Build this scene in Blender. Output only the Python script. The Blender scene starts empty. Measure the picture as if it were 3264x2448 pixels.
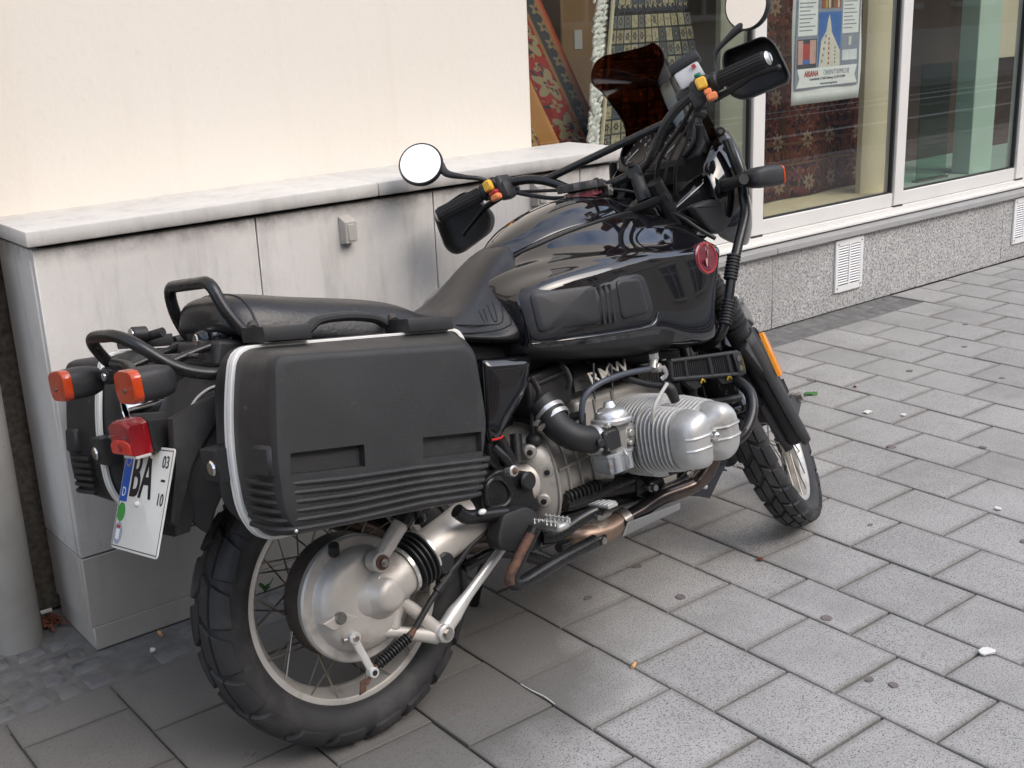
import bpy, bmesh, math, random
from mathutils import Vector, Matrix, noise
random.seed(7)
rad = math.radians
C = bpy.context.scene.collection
SC = bpy.context.scene

# ------------------------------------------------------------------ camera, sky, sun, exposure
cd = bpy.data.cameras.new('camera'); cam = bpy.data.objects.new('camera', cd); C.objects.link(cam)
cd.sensor_width = 36; cd.lens = 42.65; cd.clip_start = 0.05; cd.clip_end = 400
yaw, pitch, roll = rad(52.046), rad(17.305), rad(-2.427)
fw = Vector((math.cos(yaw)*math.cos(pitch), math.sin(yaw)*math.cos(pitch), -math.sin(pitch)))
rt = Vector((math.sin(yaw), -math.cos(yaw), 0)); up = rt.cross(fw)
r2 = rt*math.cos(roll)+up*math.sin(roll); u2 = up*math.cos(roll)-rt*math.sin(roll)
m = Matrix((r2, u2, -fw)).transposed().to_4x4(); m.translation = (0, 0, 1.48)
cam.matrix_world = m
SC.camera = cam

world = bpy.data.worlds.new('World'); SC.world = world; world.use_nodes = True
wt = world.node_tree; wn = wt.nodes; wl = wt.links
bg = wn['Background']
sky = wn.new('ShaderNodeTexSky'); sky.sky_type = 'NISHITA'; sky.sun_disc = False
SUN_EL, SUN_AZ = rad(44), rad(288)          # azimuth measured in the ground plane from +x
sky.sun_elevation = SUN_EL; sky.sun_rotation = rad(90)-SUN_AZ; sky.air_density = 1.0; sky.dust_density = 2.5; sky.ozone_density = 1.0
tc = wn.new('ShaderNodeTexCoord'); nz = wn.new('ShaderNodeTexNoise'); nz.inputs['Scale'].default_value = 3.2
nz.inputs['Detail'].default_value = 7; nz.inputs['Roughness'].default_value = .58
mp = wn.new('ShaderNodeMapping'); mp.inputs['Scale'].default_value = (1, 1, 2.2)
rp = wn.new('ShaderNodeValToRGB'); rp.color_ramp.elements[0].position = .36; rp.color_ramp.elements[1].position = .72; rp.color_ramp.elements[1].color = (.66, .66, .66, 1)
mx = wn.new('ShaderNodeMix'); mx.data_type = 'RGBA'
wl.new(tc.outputs['Generated'], mp.inputs['Vector']); wl.new(mp.outputs['Vector'], nz.inputs['Vector'])
wl.new(nz.outputs['Fac'], rp.inputs['Fac']); wl.new(rp.outputs['Color'], mx.inputs['Factor'])
wl.new(sky.outputs['Color'], mx.inputs['A']); mx.inputs['B'].default_value = (5.6, 5.45, 5.25, 1)   # bright broken cloud
wl.new(mx.outputs['Result'], bg.inputs['Color']); bg.inputs['Strength'].default_value = .15

sd = bpy.data.lights.new('sun', 'SUN'); sd.energy = 0.7; sd.angle = rad(50); sd.color = (1, .985, .965)
so = bpy.data.objects.new('sun', sd); C.objects.link(so)
sdir = Vector((math.cos(SUN_EL)*math.cos(SUN_AZ), math.cos(SUN_EL)*math.sin(SUN_AZ), math.sin(SUN_EL)))
so.rotation_euler = sdir.to_track_quat('Z', 'Y').to_euler(); so.location = (0, -4, 20)
vs = SC.view_settings; vs.view_transform = 'Standard'; vs.look = 'None'; vs.exposure = 1.16; vs.gamma = 1; vs.use_curve_mapping = False
SC.cycles.use_denoising = True
SC.cycles.max_bounces = 10; SC.cycles.transparent_max_bounces = 12
SC.cycles.sample_clamp_indirect = 6
SC.cycles.caustics_reflective = False; SC.cycles.caustics_refractive = False

# ------------------------------------------------------------------ materials
def mat(name, col, rough=.5, metal=0., var=0., vscale=8., bump=0., bscale=200., coat=0., dirt=None, dscale=6., dlo=.5, dhi=.65,
        rvar=0., spec=None, stretch=None, bdetail=3., objrand=0., sheen=0.):
    m = bpy.data.materials.new(name); m.use_nodes = True
    t = m.node_tree; n = t.nodes; l = t.links; p = n['Principled BSDF']
    p.inputs['Base Color'].default_value = (*col, 1); p.inputs['Roughness'].default_value = rough; p.inputs['Metallic'].default_value = metal
    if coat: p.inputs['Coat Weight'].default_value = coat; p.inputs['Coat Roughness'].default_value = .02
    if spec is not None: p.inputs['Specular IOR Level'].default_value = spec
    tc = n.new('ShaderNodeTexCoord'); vec = tc.outputs['Object']
    if stretch:
        mp = n.new('ShaderNodeMapping'); mp.inputs['Scale'].default_value = stretch; l.new(vec, mp.inputs['Vector']); vec = mp.outputs['Vector']
    cur = None
    def N(scale, detail=5., rgh=.6):
        x = n.new('ShaderNodeTexNoise'); x.inputs['Scale'].default_value = scale; x.inputs['Detail'].default_value = detail
        x.inputs['Roughness'].default_value = rgh; l.new(vec, x.inputs['Vector']); return x.outputs['Fac']
    def ramp(src, a, b, ca=(0, 0, 0, 1), cb=(1, 1, 1, 1)):
        r = n.new('ShaderNodeValToRGB'); e = r.color_ramp.elements; e[0].position = a; e[1].position = b; e[0].color = ca; e[1].color = cb
        l.new(src, r.inputs['Fac']); return r.outputs['Color']
    def mix(fac, A, B):
        x = n.new('ShaderNodeMix'); x.data_type = 'RGBA'
        if isinstance(fac, float): x.inputs['Factor'].default_value = fac
        else: l.new(fac, x.inputs['Factor'])
        for s, v in (('A', A), ('B', B)):
            if isinstance(v, tuple): x.inputs[s].default_value = (*v[:3], 1)
            else: l.new(v, x.inputs[s])
        return x.outputs['Result']
    if var:
        lo = tuple(c*(1-var) for c in col); hi = tuple(min(1, c*(1+var)) for c in col)
        cur = ramp(N(vscale), .3, .7, (*lo, 1), (*hi, 1))
    if objrand:
        oi = n.new('ShaderNodeObjectInfo'); mr = n.new('ShaderNodeMapRange'); l.new(oi.outputs['Random'], mr.inputs['Value'])
        mr.inputs['To Min'].default_value = 1-objrand; mr.inputs['To Max'].default_value = 1+objrand
        vm = n.new('ShaderNodeVectorMath'); vm.operation = 'SCALE'
        if cur is None: vm.inputs[0].default_value = col
        else: l.new(cur, vm.inputs[0])
        l.new(mr.outputs['Result'], vm.inputs['Scale']); cur = vm.outputs['Vector']
    if dirt:
        f = ramp(N(dscale, 8., .65), dlo, dhi)
        cur = mix(f, cur if cur is not None else col, dirt)
    if cur is not None: l.new(cur, p.inputs['Base Color'])
    if rvar:
        mr = n.new('ShaderNodeMapRange'); l.new(N(vscale*1.7), mr.inputs['Value'])
        mr.inputs['From Min'].default_value = .3; mr.inputs['From Max'].default_value = .7
        mr.inputs['To Min'].default_value = max(0.02, rough-rvar); mr.inputs['To Max'].default_value = min(1, rough+rvar)
        l.new(mr.outputs['Result'], p.inputs['Roughness'])
    if bump:
        bp = n.new('ShaderNodeBump'); bp.inputs['Strength'].default_value = bump; bp.inputs['Distance'].default_value = .002
        l.new(N(bscale, bdetail), bp.inputs['Height']); l.new(bp.outputs['Normal'], p.inputs['Normal'])
    m['h'] = 1
    m_helpers[name] = (t, n, l, p, vec, N, ramp, mix)
    return m
m_helpers = {}
M = {}
def mk(key, *a, **k): M[key] = mat(key, *a, **k); return M[key]

# setting
def speckled(key, col, rough=.75, s1=260, s2=420, dark=(.05, .05, .055), light=(.62, .61, .58), objrand=.05, blotch=.12, bigdirt=None, da=(.66, .70), la=(.70, .73), dirtcol=(.10, .095, .09), edges=False):
    m = mat(key, col, rough); M[key] = m; t, n, l, p, vec, N, ramp, mix = m_helpers[key]; tc_ = vec.node
    base = ramp(N(3.5, 6., .65), .3, .7, tuple(c*(1-blotch) for c in col)+(1,), tuple(c*(1+blotch) for c in col)+(1,))
    oi = n.new('ShaderNodeObjectInfo'); mr = n.new('ShaderNodeMapRange'); l.new(oi.outputs['Random'], mr.inputs['Value'])
    mr.inputs['To Min'].default_value = 1-objrand; mr.inputs['To Max'].default_value = 1+objrand
    vm = n.new('ShaderNodeVectorMath'); vm.operation = 'SCALE'; l.new(base, vm.inputs[0]); l.new(mr.outputs['Result'], vm.inputs['Scale'])
    cur = vm.outputs['Vector']
    cur = mix(ramp(N(s1, 2., .5), da[0]-.06, da[1]), cur, dark)
    cur = mix(ramp(N(s2, 1., .5), la[0]-.04, la[1]), cur, light)
    if bigdirt: cur = mix(ramp(N(bigdirt, 9., .7), .50, .80), cur, dirtcol)
    if edges:       # grime gathered along the edges of every slab, and a dirt belt by the ledge with bike and wall shade painted in
        gx = n.new('ShaderNodeSeparateXYZ'); l.new(tc_.outputs['Generated'], gx.inputs[0])
        def M2(op, a, b=None):
            q = n.new('ShaderNodeMath'); q.operation = op
            for i, v in enumerate((a, b)):
                if v is None: continue
                if isinstance(v, (int, float)): q.inputs[i].default_value = v
                else: l.new(v, q.inputs[i])
            return q.outputs[0]
        def near(s): return M2('ABSOLUTE', M2('SUBTRACT', gx.outputs[s], .5))
        e_ = M2('ADD', M2('MAXIMUM', near('X'), near('Y')), M2('MULTIPLY', M2('SUBTRACT', N(22, 5.), .5), .09))
        cur = mix(M2('MULTIPLY', ramp(e_, .435, .50), .55), cur, (.15, .14, .125))
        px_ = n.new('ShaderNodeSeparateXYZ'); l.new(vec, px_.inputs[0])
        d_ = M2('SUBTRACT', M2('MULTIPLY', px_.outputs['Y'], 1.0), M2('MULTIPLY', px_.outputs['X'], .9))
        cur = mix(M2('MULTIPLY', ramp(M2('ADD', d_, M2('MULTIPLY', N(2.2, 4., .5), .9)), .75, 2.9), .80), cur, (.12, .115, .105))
    l.new(cur, p.inputs['Base Color'])
    bp = n.new('ShaderNodeBump'); bp.inputs['Strength'].default_value = .25; bp.inputs['Distance'].default_value = .002
    l.new(N(180, 4.), bp.inputs['Height']); l.new(bp.outputs['Normal'], p.inputs['Normal'])
    return m
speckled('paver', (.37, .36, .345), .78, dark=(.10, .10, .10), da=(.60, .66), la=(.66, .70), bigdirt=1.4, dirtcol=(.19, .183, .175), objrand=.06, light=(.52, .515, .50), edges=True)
speckled('granite', (.47, .465, .455), .55, s1=85, s2=140, dark=(.16, .16, .17), light=(.68, .67, .65), objrand=.02, blotch=.08, da=(.52, .64), la=(.58, .66), bigdirt=.9, dirtcol=(.30, .29, .28))
speckled('sillstone', (.36, .355, .35), .6, s1=300, s2=420, dark=(.18, .18, .18), objrand=.02, blotch=.06)
mk('sett', (.13, .132, .14), .7, var=.4, vscale=9, bump=.5, bscale=60, objrand=.18, dirt=(.18, .176, .168), dscale=14, dlo=.40, dhi=.56)
mk('mortar', (.15, .147, .14), .95, var=.25, vscale=25, bump=.6, bscale=90)
mk('joint', (.165, .152, .135), .95, var=.3, vscale=30, bump=.6, bscale=120)
mk('asphalt', (.055, .055, .057), .85, var=.15, vscale=4, bump=.4, bscale=120)
mk('roadpaint', (.75, .74, .70), .6, var=.1, vscale=9)
mk('gum', (.17, .147, .142), .7, var=.25, vscale=60)
# plaster wall with faint scuffs running down
m_ = mat('plaster', (.78, .735, .665), .85, bump=.5, bscale=38, bdetail=8.); M['plaster'] = m_
t, n, l, p, vec, N, ramp, mix = m_helpers['plaster']
cur = ramp(N(.9, 6., .6), .3, .75, (.785, .728, .64, 1), (.80, .75, .675, 1))
cur = mix(ramp(N(38, 3., .7), .62, .8), cur, (.755, .69, .59))
mp = n.new('ShaderNodeMapping'); mp.inputs['Scale'].default_value = (9, 9, .9); l.new(vec, mp.inputs['Vector'])
nx = n.new('ShaderNodeTexNoise'); nx.inputs['Scale'].default_value = 1.6; nx.inputs['Detail'].default_value = 8; l.new(mp.outputs['Vector'], nx.inputs['Vector'])
st = ramp(nx.outputs['Fac'], .58, .78)
sx = n.new('ShaderNodeSeparateXYZ'); l.new(vec, sx.inputs[0])
hz = n.new('ShaderNodeMapRange'); l.new(sx.outputs['Z'], hz.inputs['Value']); hz.inputs['From Min'].default_value = 1.9; hz.inputs['From Max'].default_value = 1.05
mm = n.new('ShaderNodeMath'); mm.operation = 'MULTIPLY'; l.new(st, mm.inputs[0]); l.new(hz.outputs['Result'], mm.inputs[1])
m2 = n.new('ShaderNodeMath'); m2.operation = 'MULTIPLY'; l.new(mm.outputs[0], m2.inputs[0]); m2.inputs[1].default_value = .16
cur = mix(m2.outputs[0], cur, (.58, .48, .37)); l.new(cur, p.inputs['Base Color'])
# plinth stone: grey limestone / concrete slabs with grime, streaks and dark edges of dirt
def grimy(key, col, g=(.29, .27, .25), amt=.55, zr=None, light=(.62, .61, .60)):
    m = mat(key, col, .72, bump=.25, bscale=90); M[key] = m; t, n, l, p, vec, N, ramp, mix = m_helpers[key]
    cur = ramp(N(2.2, 8., .68), .28, .72, tuple(c*.86 for c in col)+(1,), tuple(min(1, c*1.1) for c in col)+(1,))
    mp = n.new('ShaderNodeMapping'); mp.inputs['Scale'].default_value = (14, 14, 2.2); l.new(vec, mp.inputs['Vector'])
    nx = n.new('ShaderNodeTexNoise'); nx.inputs['Scale'].default_value = 1.; nx.inputs['Detail'].default_value = 10; nx.inputs['Roughness'].default_value = .7
    l.new(mp.outputs['Vector'], nx.inputs['Vector'])
    f = ramp(nx.outputs['Fac'], .50, .82)
    k = n.new('ShaderNodeMath'); k.operation = 'MULTIPLY'; l.new(f, k.inputs[0]); k.inputs[1].default_value = amt
    cur = mix(k.outputs[0], cur, g)
    cur = mix(ramp(N(55, 3., .7), .70, .78), cur, light)
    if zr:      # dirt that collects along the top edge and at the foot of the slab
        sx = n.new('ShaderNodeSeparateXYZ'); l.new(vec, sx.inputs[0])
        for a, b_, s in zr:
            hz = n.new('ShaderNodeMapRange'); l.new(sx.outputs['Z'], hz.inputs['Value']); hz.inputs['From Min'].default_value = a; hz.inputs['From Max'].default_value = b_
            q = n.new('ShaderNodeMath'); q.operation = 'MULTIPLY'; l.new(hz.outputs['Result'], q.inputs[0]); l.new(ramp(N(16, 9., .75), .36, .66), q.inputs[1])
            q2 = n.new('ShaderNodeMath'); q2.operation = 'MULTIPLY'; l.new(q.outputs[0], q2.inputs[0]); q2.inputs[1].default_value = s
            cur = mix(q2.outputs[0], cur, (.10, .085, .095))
    l.new(cur, p.inputs['Base Color']); return m
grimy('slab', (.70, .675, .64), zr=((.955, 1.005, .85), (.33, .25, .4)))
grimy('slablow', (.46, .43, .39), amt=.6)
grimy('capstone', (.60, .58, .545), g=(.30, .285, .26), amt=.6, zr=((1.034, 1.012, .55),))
mk('pebbledash', (.10, .085, .07), .95, var=.5, vscale=60, bump=1., bscale=90)
mk('pipe', (.30, .295, .28), .55, var=.12, vscale=9, dirt=(.16, .10, .07), dscale=22, dlo=.66, dhi=.72)
mk('frame', (.74, .725, .69), .35, var=.03, vscale=6)
mk('gasket', (.03, .03, .03), .6)
mk('ventwhite', (.84, .84, .83), .4)
mk('ventdark', (.08, .08, .08), .8)
mk('darkroom', (.09, .07, .055), .9, var=.3, vscale=2)
mk('shopfloor', (.12, .09, .07), .7, var=.3, vscale=6)
mk('displayboard', (.66, .57, .38), .6, var=.06, vscale=5)
mk('creampanel', (.60, .53, .38), .7, var=.06, vscale=3)
mk('greypanel', (.34, .34, .27), .7, var=.08, vscale=3)
mk('mint', (.42, .54, .46), .5, var=.05, vscale=3)
mk('cardboard', (.42, .25, .13), .85, var=.1, vscale=5)
mk('paper', (.80, .80, .78), .7, var=.03, vscale=40)
mk('oppwall', (.52, .43, .33), .85, var=.1, vscale=1.2)
mk('oppwall2', (.42, .30, .22), .85, var=.1, vscale=1.2)
mk('opptrim', (.62, .56, .48), .8)
mk('roof', (.22, .09, .055), .85, var=.2, vscale=3)
mk('oppglass', (.03, .035, .04), .08)
def glassmat(key, tint, rough=0., ior=1.45):
    m = bpy.data.materials.new(key); m.use_nodes = True; t = m.node_tree; n = t.nodes; l = t.links
    n.remove(n['Principled BSDF']); o = n['Material Output']
    tr = n.new('ShaderNodeBsdfTransparent'); tr.inputs['Color'].default_value = (*tint, 1)
    gl = n.new('ShaderNodeBsdfGlossy'); gl.inputs['Roughness'].default_value = rough
    fr = n.new('ShaderNodeFresnel'); fr.inputs['IOR'].default_value = ior
    ms = n.new('ShaderNodeMixShader'); ge = n.new('ShaderNodeNewGeometry'); iv = n.new('ShaderNodeMath'); iv.operation = 'MULTIPLY_ADD'; l.new(ge.outputs['Backfacing'], iv.inputs[0]); iv.inputs[1].default_value = -1; iv.inputs[2].default_value = 1
    mu = n.new('ShaderNodeMath'); mu.operation = 'MULTIPLY'; l.new(fr.outputs['Fac'], mu.inputs[0]); l.new(iv.outputs[0], mu.inputs[1]); l.new(mu.outputs[0], ms.inputs['Fac'])   # reflect once, at the outer face
    l.new(tr.outputs[0], ms.inputs[1]); l.new(gl.outputs[0], ms.inputs[2])
    l.new(ms.outputs[0], o.inputs['Surface']); M[key] = m; return m
glassmat('paneglass', (.93, .95, .93), ior=1.78)
glassmat('shelfglass', (.62, .78, .72))
glassmat('gaugeglass', (.95, .95, .95))
glassmat('smokescreen', (.22, .10, .05), .12, 1.28)

# motorcycle
mk('paint', (.006, .006, .008), .06, coat=1., dirt=(.02, .019, .018), dscale=7, dlo=.5, dhi=.9)
mk('paintdark', (.008, .010, .016), .16, coat=.6, var=.2, vscale=20)
mk('tubeblack', (.012, .012, .013), .3, var=.3, vscale=25, rvar=.1)
mk('tuberust', (.014, .013, .013), .42, dirt=(.20, .075, .035), dscale=26, dlo=.52, dhi=.60)
mk('rust', (.125, .06, .038), .7, var=.4, vscale=60, dirt=(.035, .025, .022), dscale=40, dlo=.5, dhi=.6)
mk('rubber', (.016, .0165, .018), .55, var=.2, vscale=30, bump=.15, bscale=300)
mk('tyre', (.026, .026, .028), .62, var=.22, vscale=12, bump=.2, bscale=260, dirt=(.075, .07, .066), dscale=9, dlo=.52, dhi=.75)
mk('plastic', (.021, .0212, .0225), .40, var=.18, vscale=7, bump=.5, bscale=900, rvar=.06, dirt=(.06, .055, .05), dscale=5, dlo=.62, dhi=.85)
t, n, l, p, vec, N, ramp, mix = m_helpers['plastic']      # fine scratches and dusty scuffs
src_ = p.inputs['Base Color'].links[0].from_socket
mp = n.new('ShaderNodeMapping'); mp.inputs['Scale'].default_value = (14, 30, 120); mp.inputs['Rotation'].default_value = (.3, .25, .2); l.new(vec, mp.inputs['Vector'])
nx = n.new('ShaderNodeTexNoise'); nx.inputs['Scale'].default_value = 1.; nx.inputs['Detail'].default_value = 3; l.new(mp.outputs['Vector'], nx.inputs['Vector'])
sc_ = n.new('ShaderNodeMath'); sc_.operation = 'MULTIPLY'; l.new(ramp(nx.outputs['Fac'], .70, .76), sc_.inputs[0]); l.new(ramp(N(9, 3.), .50, .62), sc_.inputs[1])
cur = mix(sc_.outputs[0], src_, (.15, .145, .14))
cur = mix(ramp(N(4.5, 9., .72), .56, .9), cur, (.085, .08, .074)); l.new(cur, p.inputs['Base Color'])
mk('plasticdull', (.022, .022, .024), .48, bump=.3, bscale=700, var=.15, vscale=12)
mk('padrubber', (.020, .021, .024), .42, bump=.3, bscale=800, var=.1, vscale=10)
mk('vinyl', (.017, .0172, .019), .33, bump=.45, bscale=120, bdetail=8., rvar=.06, vscale=9, var=.15)
mk('alloy', (.60, .60, .585), .44, metal=.68, var=.10, vscale=14, bump=.3, bscale=420, rvar=.08, dirt=(.40, .385, .355), dscale=16, dlo=.52, dhi=.8)
mk('alloyfin', (.66, .66, .645), .42, metal=.5, var=.08, vscale=20, dirt=(.33, .29, .24), dscale=18, dlo=.58, dhi=.75)
mk('alloywarm', (.62, .585, .54), .47, metal=.48, var=.10, vscale=10, bump=.12, bscale=500, dirt=(.26, .20, .15), dscale=9, dlo=.55, dhi=.8, rvar=.06)
mk('gearalloy', (.47, .45, .415), .42, metal=.55, var=.14, vscale=11, bump=.2, bscale=300, dirt=(.17, .14, .11), dscale=8, dlo=.5, dhi=.78)
mk('castblock', (.60, .57, .52), .5, metal=.35, var=.12, vscale=9, dirt=(.28, .23, .18), dscale=9, dlo=.52, dhi=.75)
mk('rimalloy', (.66, .635, .59), .36, metal=.65, var=.08, vscale=15, dirt=(.33, .28, .23), dscale=14, dlo=.52, dhi=.8)
mk('silver', (.74, .73, .71), .25, metal=.7, var=.05, vscale=25)
mk('castsilver', (.70, .69, .67), .38, metal=.45, var=.05, vscale=30)
mk('chrome', (.80, .80, .80), .06, metal=1.)
mk('bolt', (.42, .40, .37), .3, metal=.9, dirt=(.22, .10, .05), dscale=60, dlo=.55, dhi=.7)
mk('drum', (.095, .08, .07), .55, metal=.4, var=.3, vscale=20)
mk('spoke', (.26, .235, .20), .35, metal=.85)
mk('header', (.125, .098, .085), .22, metal=.85, var=.35, vscale=9, dirt=(.05, .055, .075), dscale=6, dlo=.45, dhi=.62)
mk('pipecopper', (.28, .20, .155), .36, metal=.65, var=.25, vscale=22, dirt=(.52, .46, .41), dscale=22, dlo=.57, dhi=.64)
mk('seam', (.80, .79, .755), .4, var=.03, vscale=20)
mk('switchyellow', (.80, .46, .05), .45)
mk('switchorange', (.80, .25, .09), .45)
mk('switchred', (.42, .035, .035), .4)
mk('switchgreen', (.01, .19, .12), .4)
mk('reservoirfluid', (.62, .62, .62), .25)
mk('mirrorglass', (.93, .93, .93), .0, metal=1.)
mk('fuelhose', (.075, .085, .105), .4)
mk('bowl', (.50, .53, .55), .35, metal=.5, dirt=(.30, .16, .08), dscale=26, dlo=.60, dhi=.72)
mk('carbalu', (.56, .545, .51), .35, metal=.6, var=.12, vscale=30, dirt=(.25, .14, .08), dscale=30, dlo=.60, dhi=.70)
mk('white', (.82, .82, .80), .4)
mk('platewhite', (.80, .80, .76), .35, var=.02, vscale=30)
mk('plateblue', (.015, .09, .42), .4)
mk('ink', (.012, .012, .014), .4)
mk('stickergreen', (.05, .30, .06), .5)
mk('stickergrey', (.30, .36, .46), .45, var=.3, vscale=300)
mk('dialface', (.05, .044, .04), .35)
mk('needle', (.8, .8, .76), .4)
mk('badge', (.16, .03, .045), .18, coat=1., var=.25, vscale=60)
mk('tiegrey', (.50, .485, .45), .5)
mk('padgrey', (.34, .35, .36), .5)
mk('leafgreen', (.05, .16, .03), .55, var=.25, vscale=60)
mk('tan', (.68, .38, .17), .7, var=.15, vscale=200)
mk('litterwhite', (.75, .74, .70), .7)
mk('litterbrown', (.16, .055, .03), .8, var=.4, vscale=60)
mk('hubcap', (.02, .02, .021), .4)
mk('emblemwhite', (.72, .70, .66), .3)
mk('redwire', (.55, .02, .02), .4)
mk('clip', (.23, .22, .20), .35, metal=.7)
mk('goldclip', (.55, .36, .04), .35, metal=.7)
def lensmat(key, col, em=.0):
    m = bpy.data.materials.new(key); m.use_nodes = True; p = m.node_tree.nodes['Principled BSDF']
    p.inputs['Base Color'].default_value = (*col, 1); p.inputs['Roughness'].default_value = .12
    p.inputs['Subsurface Weight'].default_value = .25; p.inputs['Subsurface Radius'].default_value = (.02, .006, .003); p.inputs['Coat Weight'].default_value = .6
    M[key] = m
    t = m.node_tree; n = t.nodes; l = t.links
    tc = n.new('ShaderNodeTexCoord'); w = n.new('ShaderNodeTexWave'); w.inputs['Scale'].default_value = 75; w.bands_direction = 'Y'
    l.new(tc.outputs['Object'], w.inputs['Vector']); bp = n.new('ShaderNodeBump'); bp.inputs['Strength'].default_value = .25; bp.inputs['Distance'].default_value = .002
    l.new(w.outputs['Fac'], bp.inputs['Height']); l.new(bp.outputs['Normal'], p.inputs['Normal'])
lensmat('lensorange', (.52, .05, .006)); lensmat('lensred', (.36, .010, .018)); lensmat('lensbright', (.75, .035, .02)); lensmat('reflectoramber', (.85, .30, .015))

# ------------------------------------------------------------------ mesh helpers
OFF = {}
class Mb:
    def __init__(s): s.bm = bmesh.new()
    def poly(s, pts):
        vs_ = [s.bm.verts.new(p) for p in pts]; return s.bm.faces.new(vs_)
    def box(s, c, size, rot=None, bev=0., seg=1, mtx=None):
        R = rot.to_matrix() if hasattr(rot, 'to_matrix') else (rot or Matrix.Identity(3))
        vv = []
        for i in (-1, 1):
            for j in (-1, 1):
                for k in (-1, 1):
                    v = R @ Vector((i*size[0]/2, j*size[1]/2, k*size[2]/2)) + Vector(c); vv.append(s.bm.verts.new(v))
        F = [(0, 1, 3, 2), (4, 6, 7, 5), (0, 4, 5, 1), (2, 3, 7, 6), (0, 2, 6, 4), (1, 5, 7, 3)]
        fs = [s.bm.faces.new([vv[i] for i in f]) for f in F]
        if bev:
            es = list({e for f in fs for e in f.edges})
            bmesh.ops.bevel(s.bm, geom=es, offset=bev, segments=seg, affect='EDGES', profile=.5)
        return s
    def prism(s, pts, off, bev=0., seg=2):
        a = [s.bm.verts.new(p) for p in pts]; o = Vector(off); b_ = [s.bm.verts.new(Vector(p)+o) for p in pts]
        n = len(a); fs = [s.bm.faces.new(a), s.bm.faces.new(b_[::-1])]
        for i in range(n): fs.append(s.bm.faces.new((a[i], b_[i], b_[(i+1) % n], a[(i+1) % n])))
        bmesh.ops.recalc_face_normals(s.bm, faces=fs)
        if bev:
            es = list({e for f in fs[:2] for e in f.edges}); bmesh.ops.bevel(s.bm, geom=es, offset=bev, segments=seg, affect='EDGES', profile=.5)
        return s
    def loft(s, rings, closed=True, cap0=True, cap1=True):
        R = [[s.bm.verts.new(p) for p in r] for r in rings]; n = len(R[0])
        for a, b_ in zip(R, R[1:]):
            for i in range(n if closed else n-1):
                s.bm.faces.new((a[i], a[(i+1) % n], b_[(i+1) % n], b_[i]))
        if cap0 and closed: s.bm.faces.new(R[0][::-1])
        if cap1 and closed: s.bm.faces.new(R[-1])
        return s
    def tube(s, pts, r, n=12, sub=6, smooth=True, closed=False, cap=True, flat=1., upv=None):
        P = [Vector(p) for p in pts]
        rr = r if isinstance(r, (list, tuple)) else [r]*len(P)
        if smooth and len(P) > 2: P, rr = spline(P, rr, sub, closed)
        T = []
        for i in range(len(P)):
            if closed: d = P[(i+1) % len(P)]-P[i-1]
            else: d = P[min(i+1, len(P)-1)]-P[max(i-1, 0)]
            T.append(d.normalized())
        u = Vector(upv) if upv else (Vector((0, 0, 1)) if abs(T[0].z) < .9 else Vector((1, 0, 0)))
        u = (u-T[0]*u.dot(T[0])).normalized(); rings = []
        for i, p in enumerate(P):
            u = (u-T[i]*u.dot(T[i])).normalized(); w = T[i].cross(u)
            rings.append([p+(u*math.cos(a)+w*math.sin(a)*flat)*rr[i] for a in (2*math.pi*k/n for k in range(n))])
        if closed: rings.append(rings[0]); 
        if closed:
            R = [[s.bm.verts.new(q) for q in ring] for ring in rings[:-1]]; k = len(R)
            for i in range(k):
                a, b_ = R[i], R[(i+1) % k]
                for j in range(n): s.bm.faces.new((a[j], a[(j+1) % n], b_[(j+1) % n], b_[j]))
        else: s.loft(rings, True, cap, cap)
        return s
    def lathe(s, o, ax, prof, n=48, cap0=False, cap1=False, a0=0., a1=2*math.pi, ref=None):
        o = Vector(o); ax = Vector(ax).normalized()
        u = Vector(ref) if ref else (Vector((0, 0, 1)) if abs(ax.z) < .9 else Vector((1, 0, 0)))
        u = (u-ax*u.dot(ax)).normalized(); w = ax.cross(u)
        full = abs(a1-a0-2*math.pi) < 1e-6
        ks = [a0+(a1-a0)*k/n for k in range(n if full else n+1)]
        R = []
        for d, r in prof:
            if r < 1e-6: R.append([s.bm.verts.new(o+ax*d)]*len(ks)); continue
            R.append([s.bm.verts.new(o+ax*d+(u*math.cos(a)+w*math.sin(a))*r) for a in ks])
        k = len(ks)
        for A, B_ in zip(R, R[1:]):
            for i in range(k if full else k-1):
                q = [A[i], A[(i+1) % k], B_[(i+1) % k], B_[i]]; q2 = []
                for v in q:
                    if v not in q2: q2.append(v)
                if len(q2) > 2: s.bm.faces.new(q2)
        if cap0 and prof[0][1] > 1e-6: s.bm.faces.new(R[0][::-1])
        if cap1 and prof[-1][1] > 1e-6: s.bm.faces.new(R[-1])
        return s
    def cyl(s, a, b_, r, n=16, r2=None, bev=0.):
        a, b_ = Vector(a), Vector(b_); L = (b_-a).length; r2 = r if r2 is None else r2
        pr = [(0, 0), (0, r-bev), (bev, r), (L-bev, r2), (L, r2-bev), (L, 0)] if bev else [(0, 0), (0, r), (L, r2), (L, 0)]
        return s.lathe(a, b_-a, pr, n)
    def hexa(s, a, b_, r): return s.cyl(a, b_, r, 6)
    def ball(s, c, r, n=12, sc=(1, 1, 1)):
        g = bmesh.ops.create_uvsphere(s.bm, u_segments=n, v_segments=max(6, n*2//3), radius=1)
        for v in g['verts']: v.co = Vector(c)+Vector((v.co.x*sc[0]*r, v.co.y*sc[1]*r, v.co.z*sc[2]*r))
        return s
    def grid(s, rows, closed=False):
        R = [[s.bm.verts.new(p) for p in r] for r in rows]
        for a, b_ in zip(R, R[1:]):
            k = len(a)
            for i in range(k if closed else k-1): s.bm.faces.new((a[i], a[(i+1) % k], b_[(i+1) % k], b_[i]))
        return s
    def xf(s, fn):
        for v in s.bm.verts: v.co = fn(v.co)
        return s
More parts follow.
